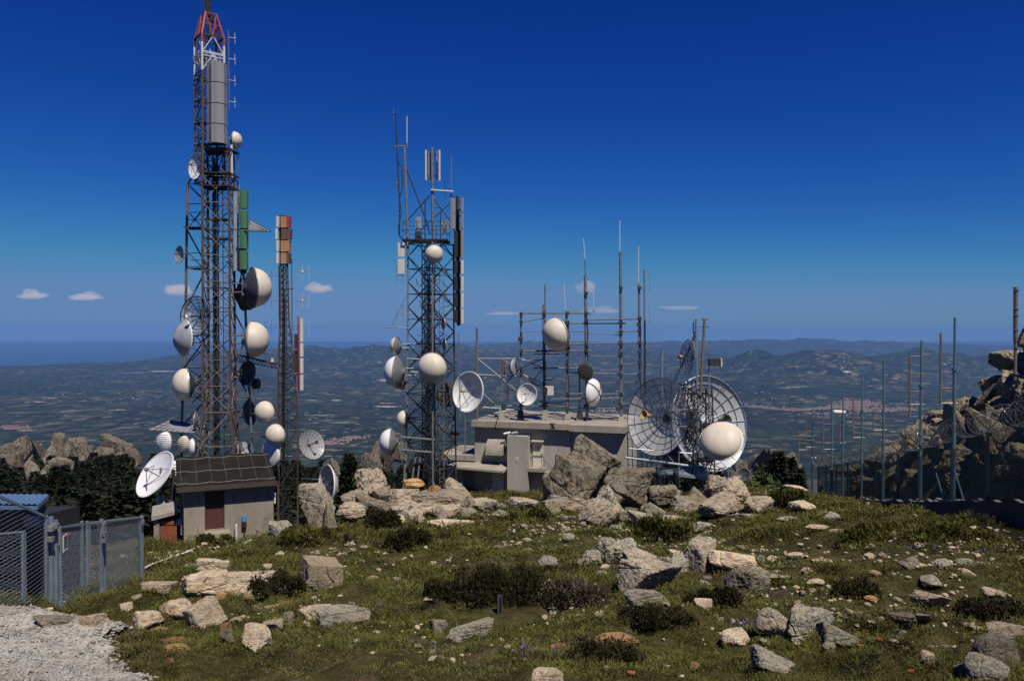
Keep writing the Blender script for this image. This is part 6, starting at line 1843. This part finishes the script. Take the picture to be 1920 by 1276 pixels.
R(1880, 1190, 1240, 84, 141, 'dark boulder under the flat slab at the right edge', 'granitedark', cuts=6, sub=5)
R(1870, 1225, 1285, 96, 142, 'dark lichen boulder in the bottom right corner', 'greyrock', cuts=7, sub=6)
R(1822, 1240, 1275, 44, 143, 'small dark rock beside the bottom right corner boulder', 'granitedark', cuts=8)
R(1740, 985, 998, 22, 144, 'thin dark flake standing in the heath below the wall', 'granitedark', cuts=8, lean=.5)
R(1543, 1044, 1062, 40, 145, 'pale stone on bare soil, upper of the right scatter', 'pale', cuts=8)
R(1497, 1034, 1048, 36, 146, 'pale double stone above the right scatter', 'pale', cuts=9)
R(1520, 1062, 1076, 28, 147, 'angular stone with dark base in the right scatter', 'pale', cuts=9)
R(1533, 1082, 1098, 36, 148, 'white lichen stone at the edge of a dark bush', 'pale', cuts=8)
R(1322, 1118, 1146, 40, 149, 'leaning pale stone in the heath right of the largest slab', 'pale', cuts=8, lean=.3)
R(1305, 1240, 1262, 24, 150, 'small orange stone near the bottom', 'ochre', cuts=7)
R(1600, 1140, 1155, 28, 151, 'flat pale stone above the near right outcrop', 'pale', cuts=8)
R(1635, 1116, 1132, 24, 152, 'tan wedge stone in the right heath', 'ochre', cuts=8)
R(1845, 1136, 1150, 26, 153, 'pale stone on dark heath near the right edge', 'pale', cuts=8)
R(1820, 1165, 1180, 30, 154, 'white stone among rubble near the right edge', 'pale', cuts=8)
R(1775, 1205, 1218, 26, 155, 'grey flat stone above the bottom right boulders', 'greyrock', cuts=8)
R(1745, 1222, 1246, 28, 156, 'pale upright stone left of the bottom right boulders', 'pale', cuts=8)
R(808, 1118, 1134, 30, 157, 'white elongated stone left of the metal stakes', 'pale', cuts=7)
# gravel edge
R(85, 1152, 1186, 74, 158, 'tan angular kerb rock left of two at the gravel edge', 'granite', cuts=8, block=4, sub=5)
R(164, 1145, 1184, 58, 159, 'pale angular kerb rock with a flat face at the gravel edge', 'pale', cuts=7, block=5, sub=5, lean=-.15)
R(232, 1128, 1148, 26, 160, 'small pale peaked stone before the cage', 'pale', cuts=7)
R(265, 1145, 1182, 54, 161, 'pale peaked rock at the head of the gravel', 'pale', cuts=8, sub=5)
R(310, 1196, 1216, 62, 162, 'long ochre stone at the right edge of the gravel', 'ochre', cuts=7, dr=.4, block=4)
R(330, 1208, 1224, 50, 163, 'second ochre stone just below the long one', 'ochre', cuts=8, dr=.4)
R(298, 1174, 1190, 34, 164, 'brown flat stone above the long ochre one', 'ochre', cuts=7)
R(312, 1235, 1262, 20, 165, 'small tan stone at the ragged edge of the gravel', 'ochre', cuts=7)

R(1125, 928, 988, 82, 801, 'broad low boulder at the front of the pile under the hollow one', 'granite', cuts=7, sub=6, block=3, grp=bo)
R(1028, 930, 970, 54, 802, 'squat boulder at the left foot of the pile next to the flat pale rock', 'granitedark', cuts=7, sub=5, block=3, grp=bo)
R(1352, 925, 978, 84, 803, 'wide boulder at the front right of the pile before the smooth rounded one', 'granite', cuts=7, sub=6, block=2.8, grp=bo)
R(1428, 925, 962, 58, 804, 'boulder closing the right end of the rock pile', 'granite', cuts=8, sub=5, block=3, grp=bo)
R(1208, 955, 992, 60, 805, 'low grey boulder between the hollow one and the split slab', 'greyrock', cuts=7, sub=5, block=3, grp=bo)
R(905, 930, 962, 56, 806, 'boulder right of the round pitted one near the canopy', 'granite', cuts=7, sub=5, block=3)
# broken fragments lying round the outcrops
rgf = np.random.default_rng(404)
def fragments(n, cx_, cy_, rx, ry, smin, smax, mats, label, grp, seed0):
    for k in range(n):
        px = cx_ + rgf.normal() * rx; y1 = cy_ + rgf.normal() * ry
        w_ = rgf.uniform(smin, smax); h_ = w_ * rgf.uniform(.4, .75)
        R(px, y1 - h_, y1, w_, seed0 + k, label, mats[k % len(mats)], 'rock_fragment', grp=grp, cuts=9, block=rgf.uniform(2.8, 4.5), sub=4, lean=rgf.uniform(-.19, .19), rough=.07)
fragments(26, 770, 968, 70, 11, 16, 36, ('granite', 'granite', 'pale', 'granitedark'), 'broken rock fragment at the foot of the layered outcrop', 'fragments of the layered outcrop', 2000)
fragments(26, 1190, 985, 110, 10, 12, 32, ('granite', 'greyrock', 'granitedark'), 'broken rock fragment at the foot of the boulder pile', 'fragments below the boulder pile', 2100)
fragments(22, 1165, 1066, 45, 20, 14, 34, ('greyrock', 'granite', 'pale'), 'broken rock fragment round the middle outcrop', 'fragments round the middle outcrop', 2200)
fragments(20, 1370, 1078, 60, 16, 12, 30, ('granite', 'pale', 'greyrock'), 'broken rock fragment round the right outcrop', 'fragments round the right outcrop', 2300)
fragments(22, 1560, 1195, 80, 18, 12, 30, ('greyrock', 'pale', 'granite'), 'broken rock fragment round the near right outcrop', 'fragments round the near right outcrop', 2400)
fragments(18, 470, 1150, 90, 26, 12, 26, ('pale', 'ochre', 'pale'), 'broken pale fragment round the left rock group', 'fragments round the left rock group', 2500)

# ------------------------------------------------------------------ gravel path
xs = []; c_ = G(60, 1260)
def ingravel(x, y):
    px = 960 + F * x / y
    e = fbm2(x * .9, y * .9, 3, 44) * .55
    lim = np.interp(y, [7, 9.5, 11, 13, 14, 15], [-3.3, -4.5, -5.2, -6.0, -6.9, -8.2])
    return (x < lim + e) & (y < 14.0 + .8 * e) & (y > 5)
gx, gy = np.meshgrid(np.linspace(-22, -2.5, 150), np.linspace(5, 15, 120))
zz = gz(gx.ravel(), gy.ravel()) + .085
ok = ingravel(gx.ravel(), gy.ravel())
i = (np.arange(119)[:, None] * 150 + np.arange(149)[None, :]).ravel()
fq = np.stack([i, i + 1, i + 151, i + 150], 1)
fq = fq[ok[fq].all(1)]
tag(np_mesh('gravel_path', np.stack([gx.ravel(), gy.ravel(), zz], 1), fq, M['gravel'], True), kind='structure')

def scatter_pts(n, seed, ymin, ymax, power=1.0, xlim=None):
    rg = np.random.default_rng(seed)
    y = ymin * (ymax / ymin) ** rg.uniform(0, 1, n) if power == 0 else (ymin ** power + rg.uniform(0, 1, n) * (ymax ** power - ymin ** power)) ** (1 / power)
    x = rg.uniform(-.74, .74, n) * y
    return x, y, rg

def stones(name, x, y, size, seed, mat, kinds=8, flat=.6, cols=None, dz=0.0):
    rg = np.random.default_rng(seed)
    V_, F_ = [], []
    protos = [rock_v(seed * 10 + k, (1, rg.uniform(.6, 1), flat * rg.uniform(.6, 1.2)), block=4, cuts=8, sub=2, rough=.06) for k in range(kinds)]
    z = gz(x, y)
    n0 = 0
    for i in range(len(x)):
        v, f = protos[i % kinds]
        a = rg.uniform(0, 6.28); c, s_ = math.cos(a), math.sin(a)
        q = v * size[i]
        q = np.stack([q[:, 0] * c - q[:, 1] * s_ + x[i], q[:, 0] * s_ + q[:, 1] * c + y[i], q[:, 2] + z[i] + size[i] * .2 + dz], 1)
        V_.append(q); F_.append(f + n0); n0 += len(v)
    o = np_mesh(name, np.concatenate(V_), np.concatenate(F_), mat, False)
    return o
# stony soil patches: mask by noise and by the photo's two stone fields
def stonefield(x, y):
    m_ = fbm2(x * .22, y * .22, 3, 61)
    px = 960 + F * x / y; py = 612 - gz(x, y, False) / y * F
    w = np.clip(m_ * 1.6 - .15, 0, 1) * .5
    for (a, b_, ra, rb, k) in ((1080, 1000, 150, 16, 1.3), (1270, 1022, 110, 22, 1.1), (1420, 1065, 90, 22, .8), (1600, 1160, 170, 40, .7), (1480, 1190, 130, 50, .5), (560, 1165, 90, 30, .7), (980, 985, 150, 30, .35), (1750, 1160, 150, 60, .6), (600, 1200, 140, 30, .4), (860, 1000, 60, 10, .8), (830, 1065, 40, 10, .6), (1180, 1230, 180, 40, .3), (640, 1060, 160, 40, .35)):
        w = np.maximum(w, k * np.exp(-((px - a) / ra) ** 2 - ((py - b_) / rb) ** 2))
    return w
x, y, rg = scatter_pts(26000, 71, 8, 52, 1.2)
w_ = stonefield(x, y)
keep = (rg.uniform(0, 1, len(x)) < w_ * .95 + .004) & ~ingravel(x, y) & ~((x < -9) & (y > 36))
x, y = x[keep], y[keep]
size = np.exp(rg.normal(-2.55, .5, len(x))) * np.clip(y / 16, .7, 2.0)
big = np.argsort(-size / y)[:130]
rest = np.setdiff1d(np.arange(len(x)), big)
# the ones that show largest stand as things of their own
protos = []
for k in range(8):
    v, f = rock_v(900 + k, (1, .75, .5), block=4.2, cuts=9, sub=4, rough=.05)
    protos.append(np_mesh('stone', v, f, M['stonesmall'], False)); 
    tag(protos[-1], 'small pale angular stone lying loose in the heath', 'stone', 'small loose stones scattered over the heath')
zz = gz(x[big], y[big])
for n_, i in enumerate(big):
    o = protos[n_ % 8] if n_ < 8 else protos[n_ % 8].copy()
    if n_ >= 8: COL.objects.link(o)
    s_ = min(size[i], .42)
    o.scale = (s_, s_ * .9, s_ * .85); o.rotation_euler = (rg.uniform(-.3, .3), rg.uniform(-.3, .3), rg.uniform(0, 6.28))
    o.location = (x[i], y[i], zz[n_] + s_ * .2)
tag(stones('loose_stones', x[rest], y[rest], np.minimum(size[rest], .2), 5, M['stonesmall']), 'countless little pale stones strewn over the heath', 'stones', kind='stuff')
# gravel pebbles
rg = np.random.default_rng(15)
x = rg.uniform(-11.5, -3, 20000); y = 7.6 + 7.2 * rg.uniform(0, 1, 20000)
k = ingravel(x, y); x, y = x[k], y[k]
tag(stones('pebbles', x, y, np.exp(rg.normal(-3.55, .4, len(x))), 6, M['pebble'], dz=.085), 'pale crushed gravel heaped at the lower left', 'gravel', kind='stuff')
# orange tile shards
sp = [(1655, 1192), (1650, 1202), (1612, 1215), (1322, 1082), (1708, 1262), (1183, 1270)]
for k, (px, py) in enumerate(sp):
    g = G(px, py); v, f = rock_v(300 + k, (.10, .05, .05), block=7, cuts=6, sub=2)
    tag(np_mesh('tile_shard', v, f, M['redstone'], False, loc=g + Z3 * .03), 'orange red shard of tile lying in the near right heath', 'shard', 'orange tile shards')

# ------------------------------------------------------------------ ground cover
def blades(name, x, y, rad, hgt, per, seed, mat, wid=.02, droop=1.1, zf=gz):
    rg = np.random.default_rng(seed)
    n = len(x); z = zf(x, y)
    X = np.repeat(x, per); Yv = np.repeat(y, per); Z = np.repeat(z, per); Rr = np.repeat(rad, per); Hh = np.repeat(hgt, per); Wd = np.repeat(wid, per) if hasattr(wid, '__len__') else wid
    m_ = n * per
    a = rg.uniform(0, 2 * np.pi, m_); rr = np.sqrt(rg.uniform(0, 1, m_)) * Rr
    bx, by = X + np.cos(a) * rr, Yv + np.sin(a) * rr
    dome = np.sqrt(np.clip(1 - (rr / (Rr * 1.05)) ** 2, 0, 1))
    bz = Z + Hh * dome * rg.uniform(.0, .75, m_) - .02
    ln = Hh * rg.uniform(.35, .8, m_)
    b2 = a + rg.normal(0, .8, m_); lean = droop * rg.uniform(.2, 1.1, m_)
    tx, ty, tz = bx + np.cos(b2) * ln * lean, by + np.sin(b2) * ln * lean, bz + ln * (1 - .4 * lean)
    c = rg.uniform(0, 2 * np.pi, m_); wx, wy = np.cos(c) * Wd, np.sin(c) * Wd
    mx_, my_, mz_ = (bx * .45 + tx * .55), (by * .45 + ty * .55), bz * .4 + tz * .6
    v = np.stack([np.stack([bx, by, bz], 1), np.stack([mx_ + wx, my_ + wy, mz_], 1), np.stack([tx, ty, tz], 1), np.stack([mx_ - wx, my_ - wy, mz_], 1)], 1).reshape(-1, 3)
    f = np.arange(m_ * 4).reshape(-1, 4)
    return np_mesh(name, v, f, mat, False)
def okground(x, y):
    return ~ingravel(x, y) & ~((x < -8) & (y > 40)) & (y < 56) & ~((x < -11.2) & (y > 36.6)) & (fpt_side(x, y) > .3)
def fpt_side(x, y):
    return (x - FA.x) * FN.x + (y - FA.y) * FN.y
x, y, rg = scatter_pts(62000, 81, 7.5, 56, .45)
ok = okground(x, y)
dens = .40 + 1.35 * fbm2(x * .4, y * .4, 3, 83) - .8 * np.clip(stonefield(x, y), 0, 1)
ok &= rg.uniform(-.35, .75, len(x)) < dens
x, y = x[ok], y[ok]
bx_, by_ = [], []                     # turf grown up against the feet of the rocks
for (a_, b_, hw, hd) in BASES:
    for _ in range(int(np.clip(hw * 30, 8, 60))):
        th = rg.uniform(math.pi * .95, math.pi * 2.05); q_ = rg.uniform(.8, 1.12)
        bx_.append(a_ + math.cos(th) * hw * q_ * 1.02); by_.append(b_ + hd * .8 + math.sin(th) * hd * q_ * 1.02)
x = np.concatenate([x, bx_]); y = np.concatenate([y, by_])
sc_ = np.clip(y / 18, .6, 1.9)
rad = rg.uniform(.10, .36, len(x)) * sc_; hg = rad * rg.uniform(.3, .55, len(x)) * (.85 + .9 * np.clip(fbm2(x * .9, y * .9, 2, 88), -.5, 1))
tag(blades('heath_cover', x, y, rad, hg, 36, 84, M['heath'], wid=np.clip(.008 * y / 12, .006, .026)), 'low olive and brown heath cushions covering the hilltop', 'heath', kind='stuff')
x, y, rg = scatter_pts(16000, 91, 7.5, 46, .6)
px = 960 + F * x / y
ok = okground(x, y) & (fbm2(x * .3, y * .3, 3, 93) + .35 * np.exp(-((px - 420) / 500) ** 2) + .25 * (y < 14) - .1 > .2)
x, y = x[ok], y[ok]
rad = rg.uniform(.07, .2, len(x)) * np.clip(y / 16, .6, 1.6); hg = rad * rg.uniform(.6, 1.1, len(x))
tag(blades('grass', x, y, rad, hg, 26, 94, M['grass'], wid=np.clip(.006 * y / 12, .005, .018), droop=.7), 'tufts of greener grass between the stones', 'grass', kind='stuff')
# purple flowers
fx, fy = [], []
rg = np.random.default_rng(5)
for (px, py) in ((810, 1212), (1070, 1218), (1530, 976), (1660, 1040), (690, 1000), (1480, 1120), (1760, 1020), (600, 985), (720, 1140), (1000, 1225), (860, 1215), (1400, 1170), (1850, 1030)):
    g = G(px, py)
    for _ in range(11):
        fx.append(g.x + rg.normal() * .25 * g.y / 12); fy.append(g.y + rg.normal() * .2 * g.y / 12)
fx, fy = np.array(fx), np.array(fy)
tag(blades('purple_flowers', fx, fy, np.full(len(fx), .04), np.full(len(fx), .14), 5, 7, M['flower'], wid=.012), 'sprinkle of tiny purple flowers in the heath', 'flowers', kind='stuff')

# ------------------------------------------------------------------ shrubs
def shrub(px, y0, y1, wpx, seed, label, mat='shrub', n=2600, twigs=24, grp='low shrubs in the heath', leaf=.05, Y=None):
    g = G(px, y1) if Y is None else P(px, y1, Y)
    k = g.y / F; w, h = wpx * k / 2, (y1 - y0) * k * .95
    root = thing('shrub', label, 'shrub', g, grp)
    rg = np.random.default_rng(seed)
    # lumpy crown built of many sprigs pointing up and out
    nl = max(4, int(wpx / 14))
    cx_ = np.stack([rg.uniform(-.75, .75, nl) * w, rg.uniform(-.5, .5, nl) * w * .7, np.zeros(nl)], 1)
    ch = rg.uniform(.65, 1.0, nl) * h * np.sqrt(np.clip(1 - (cx_[:, 0] / w) ** 2 * .7, .1, 1)); cr = rg.uniform(.28, .45, nl) * max(w, h)
    idx = rg.integers(0, nl, n)
    d = rg.normal(size=(n, 3)); d[:, 2] = np.abs(d[:, 2]); d /= np.linalg.norm(d, axis=1, keepdims=True)
    rr = rg.uniform(.35, 1.0, n) ** .5
    p = cx_[idx] + d * rr[:, None] * np.stack([cr[idx], cr[idx] * .8, ch[idx]], 1)
    up = d * .6 + np.array([0, 0, .8]) + rg.normal(size=(n, 3)) * .3
    up /= np.linalg.norm(up, axis=1, keepdims=True)
    ln = leaf * g.y / 16 * rg.uniform(.7, 1.9, n); wd = ln * rg.uniform(.16, .3, n)
    s_ = np.cross(up, rg.normal(size=(n, 3))); s_ /= np.linalg.norm(s_, axis=1, keepdims=True)
    q = np.stack([p, p + up * (ln * .5)[:, None] + s_ * wd[:, None], p + up * ln[:, None], p + up * (ln * .5)[:, None] - s_ * wd[:, None]], 1).reshape(-1, 3)
    o = np_mesh('foliage', q, np.arange(n * 4).reshape(-1, 4), M[mat]); o.parent = root
    t_ = MB()
    for _ in range(twigs):
        i = rg.integers(0, n); e = V(p[i]) * 1.03
        t_.tube([V((e.x * .25, e.y * .25, 0)), e * .55 + V((0, 0, .1 * h)), e], .006 * g.y / 16, 3)
    t_.build('twigs', M['bark'], None).parent = root
    return root
shrub(935, 1040, 1122, 200, 1, 'biggest dark heather shrub in the middle of the heath', n=9000, twigs=60)
shrub(845, 1075, 1122, 110, 2, 'lower dark shrub adjoining the biggest one on its left', n=4500, twigs=40)
shrub(1090, 1075, 1135, 150, 3, 'grey brown dry shrub between the biggest shrub and the middle outcrop', 'dryshrub', n=4500, twigs=110)
shrub(763, 985, 1028, 84, 4, 'dark rounded shrub above the big shrub, on the slope', n=3200)
shrub(718, 945, 990, 72, 5, 'dark shrub against the layered outcrop', n=3000)
shrub(652, 1000, 1016, 28, 6, 'tiny dry bush on the slope right of the tall lone boulder', 'dryshrub', n=900)
shrub(1340, 1095, 1140, 110, 7, 'spreading dark shrub below the right outcrop', n=4200)
shrub(1230, 1125, 1170, 150, 8, 'spreading dark shrub below the largest sloping slab', n=5000)
shrub(1590, 1075, 1120, 110, 9, 'dark shrub right of the white lichen stone', n=3800)
shrub(1860, 1115, 1165, 140, 10, 'dark shrub at the right edge above the flat slab', n=4500)
shrub(520, 1065, 1112, 110, 11, 'brown shrub before the concrete block', 'shrub', n=4000)
shrub(570, 980, 1020, 110, 12, 'green mound of heath at the foot of the tall lone boulder', 'heath', n=4200)
shrub(400, 1000, 1025, 80, 13, 'grassy mound before the hut door step', 'heath', n=2600)
shrub(1470, 912, 945, 110, 14, 'heath mound on the rise left of the fence', 'heath', n=3600)
shrub(1250, 965, 1010, 120, 15, 'heath mound below the dark hollow of the rock pile', 'heath', n=4200)
shrub(1020, 945, 975, 60, 16, 'dark green mound between flat pale rock and the boulder pile', 'heath', n=2400)
shrub(1140, 1190, 1250, 170, 17, 'dark heath mound over the log like rock', 'shrub', n=4600)
shrub(1790, 985, 1010, 200, 18, 'dark strip of heath along the foot of the wall', 'heath', n=5200)
shrub(1640, 980, 1010, 130, 19, 'heath mound below the left end of the wall', 'heath', n=3600)

# ------------------------------------------------------------------ cliff on the right, behind the fence
def hillh(s, off):
    cap = np.interp(s, [-8, 14, 18.5, 21, 24, 30, 36, 42], [13, 13, 9.5, 5.0, 4.7, 4.0, 2.0, .3])
    h = np.clip((off - .7) * np.interp(s, [-8, 8, 16, 45], [1.95, 1.75, 1.5, 1.5]), 0, None)
    h = np.minimum(h, cap + .12 * np.clip(off, 0, 30)) 
    return h
def hillz(x, y, rough=True):
    s = (x - FA.x) * FD.x + (y - FA.y) * FD.y
    off = -fpt_side(x, y)
    base = np.interp(s, [k[0] for k in WZ], [k[1] for k in WZ])
    h = hillh(s, off)
    z = base - .15 + h
    if rough:
        m_ = np.clip(h / 2, .15, 1)
        z = z + m_ * (.8 * fbm2(x * .35, y * .35, 3, 101) + .7 * np.round(2.2 * fbm2(x * .7, y * .7, 3, 102)) / 2.2)
    return z
sg_, og_ = np.meshgrid(np.linspace(-9, 44, 240), np.linspace(.35, 26, 130))
hx = FA.x + FD.x * sg_ - FN.x * og_; hy = FA.y + FD.y * sg_ - FN.y * og_
i = (np.arange(129)[:, None] * 240 + np.arange(239)[None, :]).ravel()
o = np_mesh('rocky_hill', np.stack([hx.ravel(), hy.ravel(), hillz(hx.ravel(), hy.ravel())], 1), np.stack([i, i + 1, i + 241, i + 240], 1), M['hillrock'], True)
o.data.set_sharp_from_angle(angle=math.radians(22))
tag(o, kind='structure')
rg = np.random.default_rng(77)
placed = []
tries = 0
while len(placed) < 200 and tries < 9000:
    tries += 1
    s = rg.uniform(-5, 36); off = 1.2 + rg.uniform(0, 1) ** 1.3 * 9
    p = fpt(s, -off)
    if hillh(np.array([s]), np.array([off]))[0] < .05 and rg.uniform() > .3: continue
    r = rg.uniform(.45, 1.15)
    if any((p - q).length < (r + r2) * .5 for q, r2 in placed): continue
    placed.append((p, r))
KIND = ['low on the cliff', 'half way up the cliff', 'high on the cliff']
for k, (p, r) in enumerate(placed):
    v, f = rock_v(500 + k, (r * 2, r * 1.7, r * 1.5), block=3.0, cuts=9, sub=5, rough=.07, lean=rg.uniform(-.5, .5))
    z = float(hillz(np.array([p.x]), np.array([p.y]), False)[0])
    o = np_mesh('cliff_boulder', v, f, M['hillrock'], True, loc=(p.x, p.y, z + r * .25))
    o.data.set_sharp_from_angle(angle=math.radians(22))
    tag(o, 'weathered angular boulder of the cliff behind the security fence', 'rock', 'boulders of the cliff behind the fence')

# ------------------------------------------------------------------ granite outcrops on the next ridge
def outcrop(px, y0, y1, wpx, Y, seed, label):
    c = P(px, (y0 + y1) / 2, Y); k = Y / F
    zt, zb = P(px, y0 + (14 if px < 300 else 9), Y).z, P(px, y1, Y).z - 6
    rg = np.random.default_rng(seed); VS, FS, n0 = [], [], 0
    W_, H_ = wpx * k, zt - zb
    for q_ in range(11):
        e = rg.uniform(-.42, .42); f_ = 1 - 1.6 * abs(e)
        w2 = W_ * rg.uniform(.22, .48) if q_ else W_ * .6; h2 = H_ * (rg.uniform(.45, .95) * (.55 + .45 * f_) if q_ else 1)
        v, f = rock_v(seed * 31 + q_, (w2, w2 * .9, h2), block=rg.uniform(2.2, 2.8), cuts=6, sub=4 if q_ else 5, rough=.09)
        v[:, 2] *= h2 / (v[:, 2].max() - v[:, 2].min()); v[:, 2] += h2 / 2 - v[:, 2].max()
        v = v + np.array([e * W_ * (1 if q_ else .2), rg.uniform(-.35, .2) * W_, (h2 - H_) / 2])
        VS.append(v); FS.append(f + n0); n0 += len(v)
    v, f = np.concatenate(VS), np.concatenate(FS)
    o = np_mesh('granite_outcrop', v, f, M['farrock'], True, loc=(c.x, c.y, (zt + zb) / 2))
    o.data.set_sharp_from_angle(angle=math.radians(22))
    tag(o, label, 'rock', 'granite outcrops on the wooded ridge')
for k, a in enumerate([(20, 805, 880, 110, 190, 'shaded outcrop at the far left edge of the wooded ridge'), (72, 798, 865, 80, 215, 'big smooth dome of the left ridge'), (112, 796, 850, 46, 220, 'jagged top right of the smooth dome'),
        (150, 802, 852, 62, 225, 'broken outcrop in the middle of the left ridge'), (222, 796, 838, 84, 240, 'flat crested outcrop at the right end of the left ridge'), (185, 822, 850, 40, 235, 'small outcrop below the flat crested one'),
        (60, 850, 905, 70, 175, 'boulder heap below the smooth dome'), (120, 838, 895, 80, 185, 'boulder heap in the trees below the broken outcrop'), (250, 826, 842, 34, 210, 'pair of pale rocks in the dark trees'),
        (622, 845, 880, 52, 150, 'outcrop between the thin mast and the middle tower'), (700, 838, 872, 60, 200, 'outcrop beside the foot of the middle tower'), (655, 856, 880, 40, 170, 'low rocks in the trees left of the middle tower'), (735, 795, 830, 50, 260, 'steep outcrop behind the lower domes of the middle tower'), (712, 815, 850, 60, 240, 'outcrop left of the lowest white dome'),
        (1425, 822, 870, 90, 260, 'brown outcrop behind the cream dome at right'), (1390, 850, 890, 60, 240, 'low outcrop right of the cream dome'), (1480, 838, 872, 50, 250, 'scrubby outcrop before the left end of the fence')]):
    outcrop(*a[:5], 700 + k, a[5])

# ------------------------------------------------------------------ trees
def conifer_np(h, r, seed, n=900, spread=1.0):
    rg = np.random.default_rng(seed)
    t_ = rg.uniform(0, 1, n) ** .8
    z = h * (.12 + .88 * t_)
    lay = .75 + .25 * np.sin(t_ * h * 5 + rg.uniform(0, 6))
    rr = r * (1 - t_) ** .8 * lay * rg.uniform(.35, 1.05, n) + .05
    a = rg.uniform(0, 6.283, n)
    p = np.stack([np.cos(a) * rr, np.sin(a) * rr, z - rr * .25], 1)
    out = np.stack([np.cos(a), np.sin(a), rg.uniform(-.5, .4, n)], 1)
    out += rg.normal(size=(n, 3)) * .35
    out /= np.linalg.norm(out, axis=1, keepdims=True)
    s_ = np.cross(out, rg.normal(size=(n, 3))); s_ /= np.linalg.norm(s_, axis=1, keepdims=True)
    L_ = (h * .058 * rg.uniform(.6, 1.5, n))[:, None]; W_ = L_ * .35
    return np.stack([p - out * L_ * .4, p + s_ * W_, p + out * L_, p - s_ * W_], 1).reshape(-1, 3)
pr = [conifer_np(1.0, .24, 40 + k, 760) for k in range(6)]
VV = []; rg = np.random.default_rng(33)
for _ in range(1500):
    if len(VV) >= 620: break
    y = 62 + 190 * rg.uniform(0, 1) ** 1.4
    pxx = rg.uniform(-120, 1560)
    x = (pxx - 960) / F * y
    if pxx > 620 and y < 84: continue
    if 830 < pxx < 1240 and y < 100: continue
    if pxx > 1240 and rg.uniform() < .55: continue
    if 260 < pxx < 560 and y < 64: continue
    h = rg.uniform(4.5, 8.5) * (1.0 if pxx < 620 else .9)
    z = float(mz(np.array([x]), np.array([y]))[0]) if y > 88 else gat(x, y)
    if 612 - (z + h) / y * F < (832 if pxx < 330 else 846): h = max(1.5, -(832 - 612) / F * y - z)
    if h < 2: continue
    q = pr[rg.integers(0, 6)] * np.array([h * 1.25, h * 1.25, h])
    a = rg.uniform(0, 6.28); q = np.stack([q[:, 0] * math.cos(a) - q[:, 1] * math.sin(a) + x, q[:, 0] * math.sin(a) + q[:, 1] * math.cos(a) + y, q[:, 2] + z - .3], 1)
    VV.append(q)
VV = np.concatenate(VV)
tag(np_mesh('pine_wood', VV, np.arange(len(VV)).reshape(-1, 4), M['pine']), 'dark pine wood covering the slope behind the hut', 'wood', kind='stuff')
def tree(px, ytop, Y, seed, label, kind='conifer', w=.22, mat='pine'):
    x = (px - 960) / F * Y; z = gat(x, Y) if Y < 88 else float(mz(np.array([x]), np.array([Y]))[0])
    h = P(px, ytop, Y).z - z
    root = thing('pine_tree' if kind == 'conifer' else 'bushy_tree', label, 'tree', (x, Y, z - .2), 'single trees at the edge of the hilltop')
    q = conifer_np(h, h * w, seed, 2600)
    if kind != 'conifer':
        rg = np.random.default_rng(seed); n = 2600; d = rg.normal(size=(n, 3)); d /= np.linalg.norm(d, axis=1, keepdims=True)
        lump = 1 + .3 * fbm(d * 2.2 + seed, 3, seed)
        p = d * (rg.uniform(.4, 1, n) ** .5 * lump)[:, None] * np.array([h * w * 1.4, h * w * 1.4, h * .42]) + np.array([0, 0, h * .6])
        e = rg.normal(size=(n, 3)); e /= np.linalg.norm(e, axis=1, keepdims=True); s_ = np.cross(e, d); L_ = .06 * h
        q = np.stack([p - e * L_ * .5, p + s_ * L_ * .3, p + e * L_, p - s_ * L_ * .3], 1).reshape(-1, 3)
    o = np_mesh('crown', q, np.arange(len(q)).reshape(-1, 4), M[mat]); o.parent = root
    t_ = MB(); t_.bar((0, 0, -.3), (0, 0, h * .9), h * .022, 7, h * .004)
    for k in range(7):
        a = k * 2.4; zz_ = h * (.25 + .08 * k); t_.bar((0, 0, zz_), (math.cos(a) * h * w * .7, math.sin(a) * h * w * .7, zz_ + h * .03), h * .007, 4)
    t_.build('trunk', M['bark'], None).parent = root
tree(1461, 846, 78, 1, 'tallest dark conifer left of the fence end', w=.15)
tree(1481, 858, 80, 2, 'second dark conifer between the tallest one and the fence', w=.15)
tree(1422, 884, 72, 3, 'olive bushy tree behind the rise, left of the dark conifers', 'bush', .30, 'leaf')
tree(1440, 872, 84, 4, 'small dark conifer left of the tallest one')
tree(1498, 878, 78, 5, 'small dark conifer touching the left end of the fence')
tree(655, 850, 95, 6, 'dark conifer between the white bowl and the outcrop')
tree(785, 868, 84, 7, 'dark conifer seen through the foot of the middle tower')
tree(1300, 850, 80, 8, 'dark conifer behind the railed platform')
tree(1345, 868, 82, 9, 'dark conifer under the wide cream dome')
